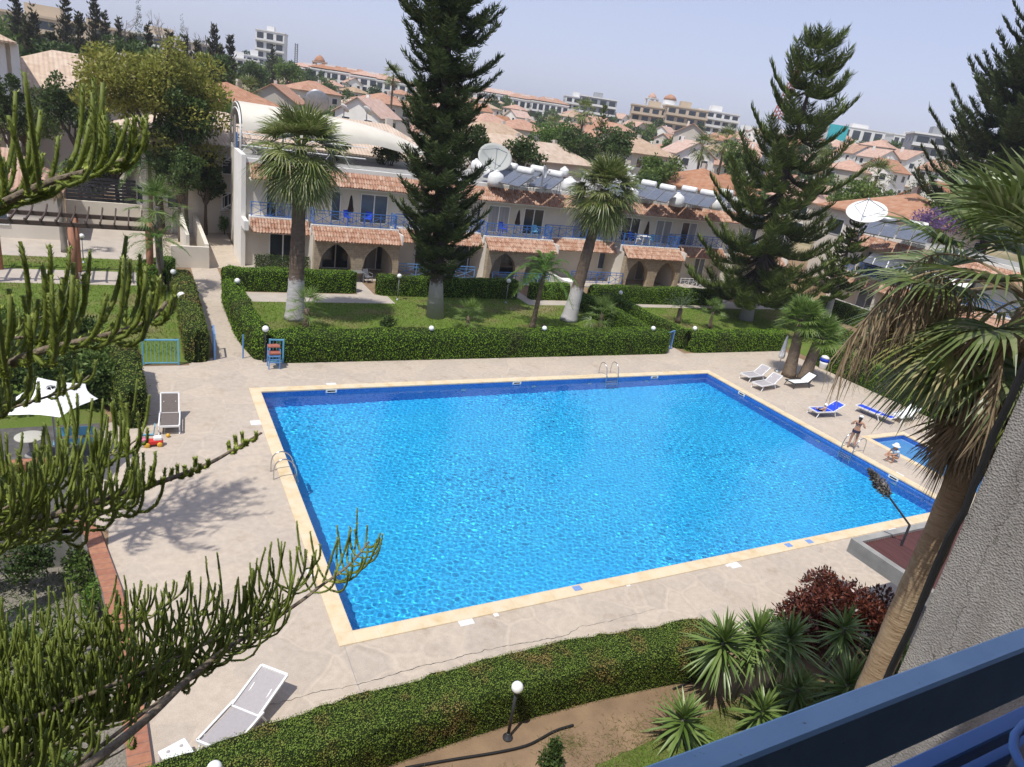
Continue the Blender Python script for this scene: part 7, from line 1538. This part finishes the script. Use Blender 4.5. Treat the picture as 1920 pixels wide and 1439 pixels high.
def church_tower(label, px, py_top, d, w_, hgt, wall, dome):
    P, zt = TP(px, py_top, d); r = thing('bell_tower', label, 'church tower', (P[0], P[1], zt - hgt)); z = 0
    m = MB(); m.box(-w_ / 2, w_ / 2, -w_ / 2, w_ / 2, -4, hgt * .55); obj('shaft', m, M[wall], r, world=False)
    m = MB()
    for sx in (-1, 1):
        for sy in (-1, 1): m.box(sx * w_ * .45 - w_ * .1, sx * w_ * .45 + w_ * .1, sy * w_ * .45 - w_ * .1, sy * w_ * .45 + w_ * .1, hgt * .55, hgt * .78)
    m.box(-w_ * .6, w_ * .6, -w_ * .6, w_ * .6, hgt * .78, hgt * .82); obj('belfry', m, M[wall], r, world=False)
    m = MB(); m.lathe([(w_ * .5, hgt * .82), (w_ * .48, hgt * .86), (w_ * .3, hgt * .94), (.05, hgt)], k=14); obj('dome', m, M[dome], r, True, world=False)
church_tower('orange bell tower on the left ridge', 600, 103, 370, 5, 16, 'tile_pale', 'tile_house'); church_tower('white bell tower with red dome above the beige blocks', 1225, 174, 350, 4, 13, 'white_block', 'tile_house')
P, zt = TP(1258, 180, 355); ch_ = thing('church', 'white church with red dome beside its bell tower', 'church', (P[0] , P[1], zt - 12), -.5); obj('nave', MB().box(-8, 8, -5, 5, -4, 8), M['white_block'], ch_, world=False); obj('drum', MB().lathe([(3, 8), (3, 10), (2.9, 10.2)], k=18), M['white_block'], ch_, world=False); obj('dome', MB().lathe([(3.1, 10.1), (2.6, 11.3), (1.3, 12.3), (.1, 12.6)], k=18), M['tile_house'], ch_, True, world=False)
def lattice(name, label, cat, p, q, w_, n, mat):
    r = thing(name, label, cat, p); p, q = np.asarray(p, float), np.asarray(q, float); d = unit(q - p); a = unit(np.cross(d, [.3, .8, .1])); b = np.cross(d, a); m = MB(); cs = [a * w_ / 2 + b * w_ / 2, a * w_ / 2 - b * w_ / 2, -a * w_ / 2 - b * w_ / 2, -a * w_ / 2 + b * w_ / 2]; L = np.linalg.norm(q - p)
    for c in cs: m.tube([p + c, q + c * .6], w_ * .09, 4)
    for i in range(n):
        for j in range(4): m.tube([p + d * L * i / n + cs[j], p + d * L * (i + 1) / n + cs[(j + 1) % 4]], w_ * .06, 3)
    obj('lattice', m, M[mat], r); return r
P, zt = TP(556, 82, 430); lattice('radio_mast', 'thin grey lattice mast on the left skyline', 'mast', (P[0], P[1], P[2]), (P[0], P[1], zt), 1.6, 16, 'grey_metal')
M['crane_red'] = pm('crane red', (.45, .14, .10), (.40, .12, .09), 4, .5)
a_, b_ = PT(1455, 222, 150), PT(1500, 128, 150); lattice('crane', 'slanting red crane jib behind the wide pine', 'crane', a_, b_, 1.3, 12, 'crane_red')
single('crane_mast', MB().tube([np.array([a_[0], a_[1], terrain_z(a_[0], a_[1]) - 1]), a_], .7, 8), M['grey_metal'], 'grey crane base hidden behind the wide pine', 'crane')
# villa with pale columns at the far left
P, zt = TP(-98, 62, 80); vl = thing('villa', 'pale villa with tall columns and tiled roof edge at the upper left', 'house', (P[0], P[1], 0), .15); obj('wall', MB().box(-8, 4.0, -4, 6, 0, zt), M['cream_wall'], vl, world=False); obj('roof', hip_roof(-8, 4.0, -5.4, 6, zt + .1, zt + 2.6, .5), M['tile_pale'], vl, world=False)
for x in (.6, 2.0, 3.4, 4.3): obj('column', MB().bbox(x - .3, x + .3, -5.1, -4.5, 0, zt, .05), M['white_wall'], vl, world=False)
# ---- trees of the middle distance
def mid_tree(label, px, py, d, wpx, hpx, mat, n, kind='tree', size=.3, cat='tree', group='trees behind the gardens', bark='bark'):
    P, z = TP(px, py, d); rx = wpx * d / FPX / 2; rz_ = hpx * d / FPX / 2; zc = z - P[2]; L = [(0, 0, zc, rx * .7, rx * .7, rz_ * .8)]
    for i in range(5): a = trg.uniform(0, 6.28); L.append((math.cos(a) * rx * .5, math.sin(a) * rx * .5, zc + trg.uniform(-.5, .5) * rz_, rx * trg.uniform(.4, .6), rx * trg.uniform(.4, .6), rz_ * trg.uniform(.35, .55)))
    L.append((-RT[0] * rx * .55, -RT[1] * rx * .55, zc - .1 * rz_, rx * .45, rx * .45, rz_ * .5)); L.append((RT[0] * rx * .55, RT[1] * rx * .55, zc, rx * .45, rx * .45, rz_ * .5))
    return leafy_tree(kind, label, cat, P, zc + rz_, L, n, size, mat, trg, max(.12, rx * .06), group, .95 * rx * .30, 46, bark)
big = mid_tree('very large yellow green tree towering at upper left', 292, 175, 60, 215, 225, 'leaf_olive', 21000, 'broad_tree', .27)
mid_tree('dark tree under the right side of the big yellow green tree', 345, 225, 58, 90, 110, 'leaf_dark', 6000, size=.26); mid_tree('dark green tree left of the big yellow green tree', 135, 190, 70, 110, 130, 'leaf_dark', 7500, size=.24); mid_tree('dark glossy tree at the left edge below the columned villa', 8, 190, 72, 60, 110, 'leaf_dark', 4500, size=.22)
mid_tree('green tree above the drooping palm, left garden', 215, 275, 63, 110, 110, 'leaf_mid', 6500, size=.22); mid_tree('dark broad tree beside the spiral staircase', 385, 325, 60, 62, 110, 'leaf_dark', 5200, size=.22); mid_tree('dark tree behind the pergola and outbuilding', 165, 325, 65, 80, 100, 'leaf_dark', 6000, size=.22); mid_tree('shadowy tree behind the dark slatted fence', 335, 320, 57, 90, 120, 'leaf_dark', 5200, size=.22); mid_tree('green tree behind the outbuilding roof at far left', 40, 225, 74, 120, 70, 'leaf_mid', 4500, size=.22)
for lab, px, py, d, w_, h_, mt in [('dark tree mass under the left grove, behind the faded villa roof', 110, 105, 118, 90, 60, 'leaf_dark'), ('dark tree mass under the bare trees', 215, 110, 120, 90, 70, 'leaf_dark'), ('dark tree mass at the right of the left grove', 395, 135, 118, 70, 60, 'leaf_dark'), ('dark green tree below the tower block', 470, 140, 170, 60, 40, 'leaf_dark'), ('green tree right of the tower block foot', 540, 138, 190, 50, 34, 'leaf_mid'), ('green tree on the left end of the ridge', 420, 150, 130, 50, 40, 'leaf_mid')]: mid_tree(lab, px, py, d, w_, h_, mt, 2600, size=.5)
mid_tree('clipped bright green mass beside the sandy roofed house', 425, 212, 95, 60, 36, 'leaf_bright', 2500, 'bush', .3); mid_tree('leafy tree on the terrace behind the vaulted canopy', 632, 270, 58, 45, 50, 'leaf_mid', 2200, size=.2); mid_tree('small tree beside the solar heater behind the tall pine', 730, 288, 60, 50, 60, 'leaf_dark', 2000, size=.2)
mid_tree('dark leafy tree right behind the big mesh dish', 890, 270, 78, 60, 90, 'leaf_dark', 3200, size=.3); mid_tree('dark tree between the mesh dish and the water heaters', 985, 295, 76, 70, 70, 'leaf_dark', 3200, size=.3); mid_tree('bright green feathery tree above the water heaters', 1050, 258, 108, 110, 56, 'leaf_bright', 4200, size=.35); mid_tree('broad dark tree above the leaning palm crown, left', 1090, 278, 96, 100, 80, 'leaf_dark', 4600, size=.35); mid_tree('broad dark tree above the leaning palm crown, right', 1160, 275, 98, 70, 90, 'leaf_dark', 4200, size=.35)
mid_tree('tree behind the heaters in front of the white gabled house', 1235, 312, 88, 90, 90, 'leaf_mid', 4200, size=.32); mid_tree('dark low tree touching the hip roofed house', 1215, 345, 80, 60, 50, 'leaf_dark', 2200, size=.28); mid_tree('tree left of the wide pine, below the palm pair', 1385, 300, 100, 70, 70, 'leaf_mid', 3000, size=.34); mid_tree('tree behind the right wing roof left of the dish', 1600, 372, 86, 90, 70, 'leaf_mid', 3400, size=.32); mid_tree('green tree in front of the dry field, right', 1755, 400, 82, 60, 60, 'leaf_mid', 2600, size=.28); mid_tree('purple flowering tree right of the white dish', 1762, 415, 76, 90, 40, 'leaf_purple', 2200, size=.2); mid_tree('dark shrubs on the dry field edge', 1690, 280, 300, 60, 18, 'leaf_dark', 1200, 'bush', .8)
def mid_palm(label, px, py, d, R_, mat='palm_leaf', group='palms of the town'):
    P, z = TP(px, py, d); return fan_palm('fan_palm', label, [P, (P + [0, 0, (z - P[2]) / 2]), np.array([P[0], P[1], z])], .22, .17, 26, R_ * .45, R_ * .55, trg, 12, 2, .1, mat, 'palm_trunk_plain', 5, 0, group, -.8, .5)
for lab, px, py, d, R_ in [('tall slim palm rising above the dark trees in the middle distance', 1096, 208, 105, 2.2), ('palm beyond the roof canopy near the sandy roofed house', 464, 168, 110, 2.4), ('left palm of the pair beside the wide pine', 1318, 275, 112, 2.6), ('right palm of the pair beside the wide pine', 1362, 262, 112, 2.6), ('broad palm above the white satellite dish', 1645, 330, 92, 2.6), ('palm in front of the tall dark pine on the skyline', 738, 140, 140, 2.4), ('grey green palm above the bright green feathery tree', 1035, 235, 150, 2.4), ('palm behind the wide pine at the right', 1540, 300, 120, 2.4)]: mid_palm(lab, px, py, d, R_)
def cypress(label, px, py_top, d, h_, r_, mat='leaf_dark', n=1500, lean=(0, 0), group='slim cypresses'):
    P, zt = TP(px, py_top, d); base = np.array([P[0], P[1], min(P[2], zt - h_)]); H_ = zt - base[2]; r = thing('cypress', label, 'tree', base, 0, group); obj('trunk', MB().tube([base, base + [lean[0] * .5, lean[1] * .5, H_ * .6]], [r_ * .25, r_ * .1], 6), M['bark'], r, True)
    s = np.linspace(.08, .97, 14); C = [base + np.array([lean[0] * t, lean[1] * t, H_ * t]) for t in s]; Rr = [(r_ * math.sin(PI * min(.93, .2 + t * .8)) ** .7, ) * 2 + (H_ * .07,) for t in s]; obj('crown', MB().quads(leaf_cloud(C, np.array(Rr), n, max(.18, r_ * .25), trg, .55, .8, .4)), M[mat], r); return r
for lab, px, py, d, h_, r_, ln in [('slim dark cypress in front of the ridge terraces', 651, 150, 120, 9, .9, (0, 0)), ('left of two cypresses right of the broad palm', 1727, 296, 100, 9, 1.0, (.3, -.2)), ('right of two cypresses right of the broad palm', 1752, 292, 98, 9, 1.1, (.3, -.2)), ('tiny cypress left of the ridge terraces', 602, 132, 300, 8, 1.0, (0, 0)), ('tall cypress on the left hill, first', 259, 6, 170, 20, 1.2, (0, 0)), ('tall thin cypress on the left hill, second', 341, 32, 175, 17, .9, (0, 0))]: cypress(lab, px, py, d, h_, r_, 'leaf_dark', 1600, ln)
for lab, px, py, d, h_, r_ in [('dark conifer at the very left of the skyline', 28, -12, 140, 20, 3.0), ('dark conifer left of the stepped block', 62, 22, 140, 18, 2.6), ('open dark conifer in front of the stepped block', 120, -14, 135, 22, 3.2), ('open tiered conifer right of the stepped block', 175, -18, 138, 22, 3.0), ('small dark conifer below the tiered one', 195, 25, 150, 15, 2.2), ('dense dark conifer right of the bare trees', 402, 52, 140, 18, 3.4), ('ragged grey conifer at the right end of the left grove', 432, 66, 142, 16, 2.2), ('dark tree beside the tower block foot', 512, 88, 230, 14, 3.0), ('short dark conifer in the left grove behind the yellow green tree', 370, 82, 138, 14, 2.6), ('thin dark conifer between the bare trees', 222, 38, 150, 16, 2.0), ('dark conifer just left of the second tall cypress', 318, 60, 136, 15, 2.8), ('dark conifer right of the first tall cypress', 278, 52, 140, 16, 2.6), ('broad dark conifer in front of the long pale block', 345, 72, 130, 15, 3.0), ('dark conifer overlapping the right side of the stepped block', 148, 30, 128, 17, 3.0), ('low dark conifer below the stepped block', 95, 62, 120, 13, 3.0), ('ragged dark conifer behind the columned villa', 50, 40, 120, 18, 3.0), ('wide dark conifer at the right end of the left grove', 412, 95, 125, 13, 3.4), ('dark conifer behind the top of the yellow green tree', 248, 62, 128, 15, 2.8)]:
    P, zt = TP(px, py, d); conifer('conifer', lab, (P[0], P[1], min(P[2], zt - h_)), zt - min(P[2], zt - h_), (lambda R_: lambda s: R_ * float(np.interp(s, [0, .15, .5, 1], [.7, 1, .7, .08])))(r_), 2.5, trg, 'needle_brown', .8, 6, .3, trunk='bark', rise=.0, curl=.25, blen=.8, bw=.16, step=.32, up=.3, side=4, gapvar=.5, group='conifers of the left grove', rv=(.4, 1.2))
P, z = TP(1131, 218, 110); conifer('araucaria_tree', 'small tiered araucaria above the dark trees in the middle distance', P, z + 1.5 - P[2], lambda s: 2.8 * (1 - s) + .2, 5, trg, 'needle_green', 1.0, 6, .18, trunk='bark', rise=.1, curl=.3, blen=.5, bw=.12, step=.25, up=.5, side=4)
def bare_tree(label, px, py, d, h_):
    P, zt = TP(px, py, d); base = np.array([P[0], P[1], min(P[2], zt - h_)]); H_ = zt - base[2]; r = thing('bare_tree', label, 'tree', base, 0, 'leafless trees of the left grove'); m = MB()
    def br(p, d_, L, rad, k):
        q = p + d_ * L; limb(m, p, q, rad, rad * .6, trg, .12, 4, 4)
        if k:
            for i in range(4): t = trg.uniform(.35, 1); br(p + (q - p) * t, unit(d_ + rand_dirs(1, trg)[0] * .75 + [0, 0, .15]), L * trg.uniform(.35, .55), rad * .5, k - 1)
    t_ = MB(); limb(t_, base, base + [0, 0, H_ * .5], .22, .14, trg, .05, 6); obj('trunk', t_, M['bark_pale'], r, True); br(base + np.array([0, 0, H_ * .45]), np.array([0, 0, 1.0]), H_ * .4, .13, 3); obj('crown', m, M['bark_pale'], r)
for lab, px, py, d in [('leafless tree left of the first tall cypress', 232, 25, 150), ('leafless tree between the two tall cypresses', 298, 28, 150), ('spreading leafless tree right of the second tall cypress', 385, 35, 145), ('thin leafless tree beside the second tall cypress', 355, 45, 150), ('leafless twiggy tree in front of the long pale block', 318, 55, 140)]: bare_tree(lab, px, py, d, 12)
# far trees: one kind copied
tp_ = [leafy_tree('tree', 't', 'tree', (0, 0, 0), 6, [(0, 0, 3.6, 2.2, 2.2, 2.0), (1.2, .4, 3.2, 1.5, 1.5, 1.4), (-1.1, -.5, 3.4, 1.5, 1.6, 1.5)], 900, .5, mt, trg, .2, None, .8, 26) for mt in ('leaf_dark', 'leaf_mid')]
first = [True, True]; FT = ['dark rounded tree between the distant roofs of the town', 'mid green rounded tree between the distant roofs of the town']; n_ = 0
while n_ < 292:
    a = math.radians(trg.uniform(-33, 37)); d = 98 + 340 * trg.random() ** .9; th = PHI0 + a; x, y = CAM[0] + d * math.cos(th), CAM[1] + d * math.sin(th)
    if any((x - q[0]) ** 2 + (y - q[1]) ** 2 < 5.6 ** 2 for q in taken): continue
    if -35 < math.degrees(a) < -24 and d > 300: continue
    k = int(trg.random() < .4); L = (x, y, terrain_z(x, y) - .3); sc_ = trg.uniform(.75, 1.5) * (1.25 if math.degrees(a) > 18 else 1)
    if first[k]: first[k] = False; r = tp_[k]; r.location = L; r.scale = (sc_,) * 3; r['label'] = FT[k]; r['group'] = FT[k].split(' between')[0] + 's of the town'
    else: dup(tp_[k], L, trg.uniform(0, 6.28), FT[k], None, (sc_, sc_, sc_ * trg.uniform(.8, 1.3)))
    n_ += 1
# distant strip of town on the plain
FB = 'tiny pale block on the far edge of the town'; pb = None
for i in range(46):
    a = math.radians(trg.uniform(-31, 14)); d = trg.uniform(470, 760); th = PHI0 + a; x, y = CAM[0] + d * math.cos(th), CAM[1] + d * math.sin(th); s = trg.uniform(.7, 1.5)
    if pb is None:
        pb = thing('far_block', FB, 'building', (x, y, terrain_z(x, y)), .3, 'far blocks of the town'); obj('wall', MB().box(-8, 8, -5, 5, -5, 6.5), M['white_block'], pb, world=False)
        for f in range(2):
            for j in range(4): obj('window', MB().box(-7 + j * 4, -5 + j * 4, -5.1, -4.9, 1 + f * 2.8, 2.6 + f * 2.8), M['glass_dark'], pb, world=False)
    else: dup(pb, (x, y, terrain_z(x, y)), trg.uniform(-.6, .6), FB, None, (s, s, s * trg.uniform(.7, 1.3)))
# ---------------------------------------------------------------- summer haze
hm = bpy.data.materials.new('haze'); hm.use_nodes = True; t = hm.node_tree; t.nodes.remove(t.nodes['Principled BSDF']); pv = N(t, 'ShaderNodeVolumePrincipled')
pv.inputs['Color'].default_value = (.86, .90, 1.0, 1); pv.inputs['Density'].default_value = .00027; pv.inputs['Anisotropy'].default_value = 0.0; t.links.new(pv.outputs[0], t.nodes['Material Output'].inputs['Volume'])
hb = MB(); hb.box(-7600, 7600, -7600, 7600, -8, 240); ho = obj('haze', hb, hm); ho['kind'] = 'stuff'
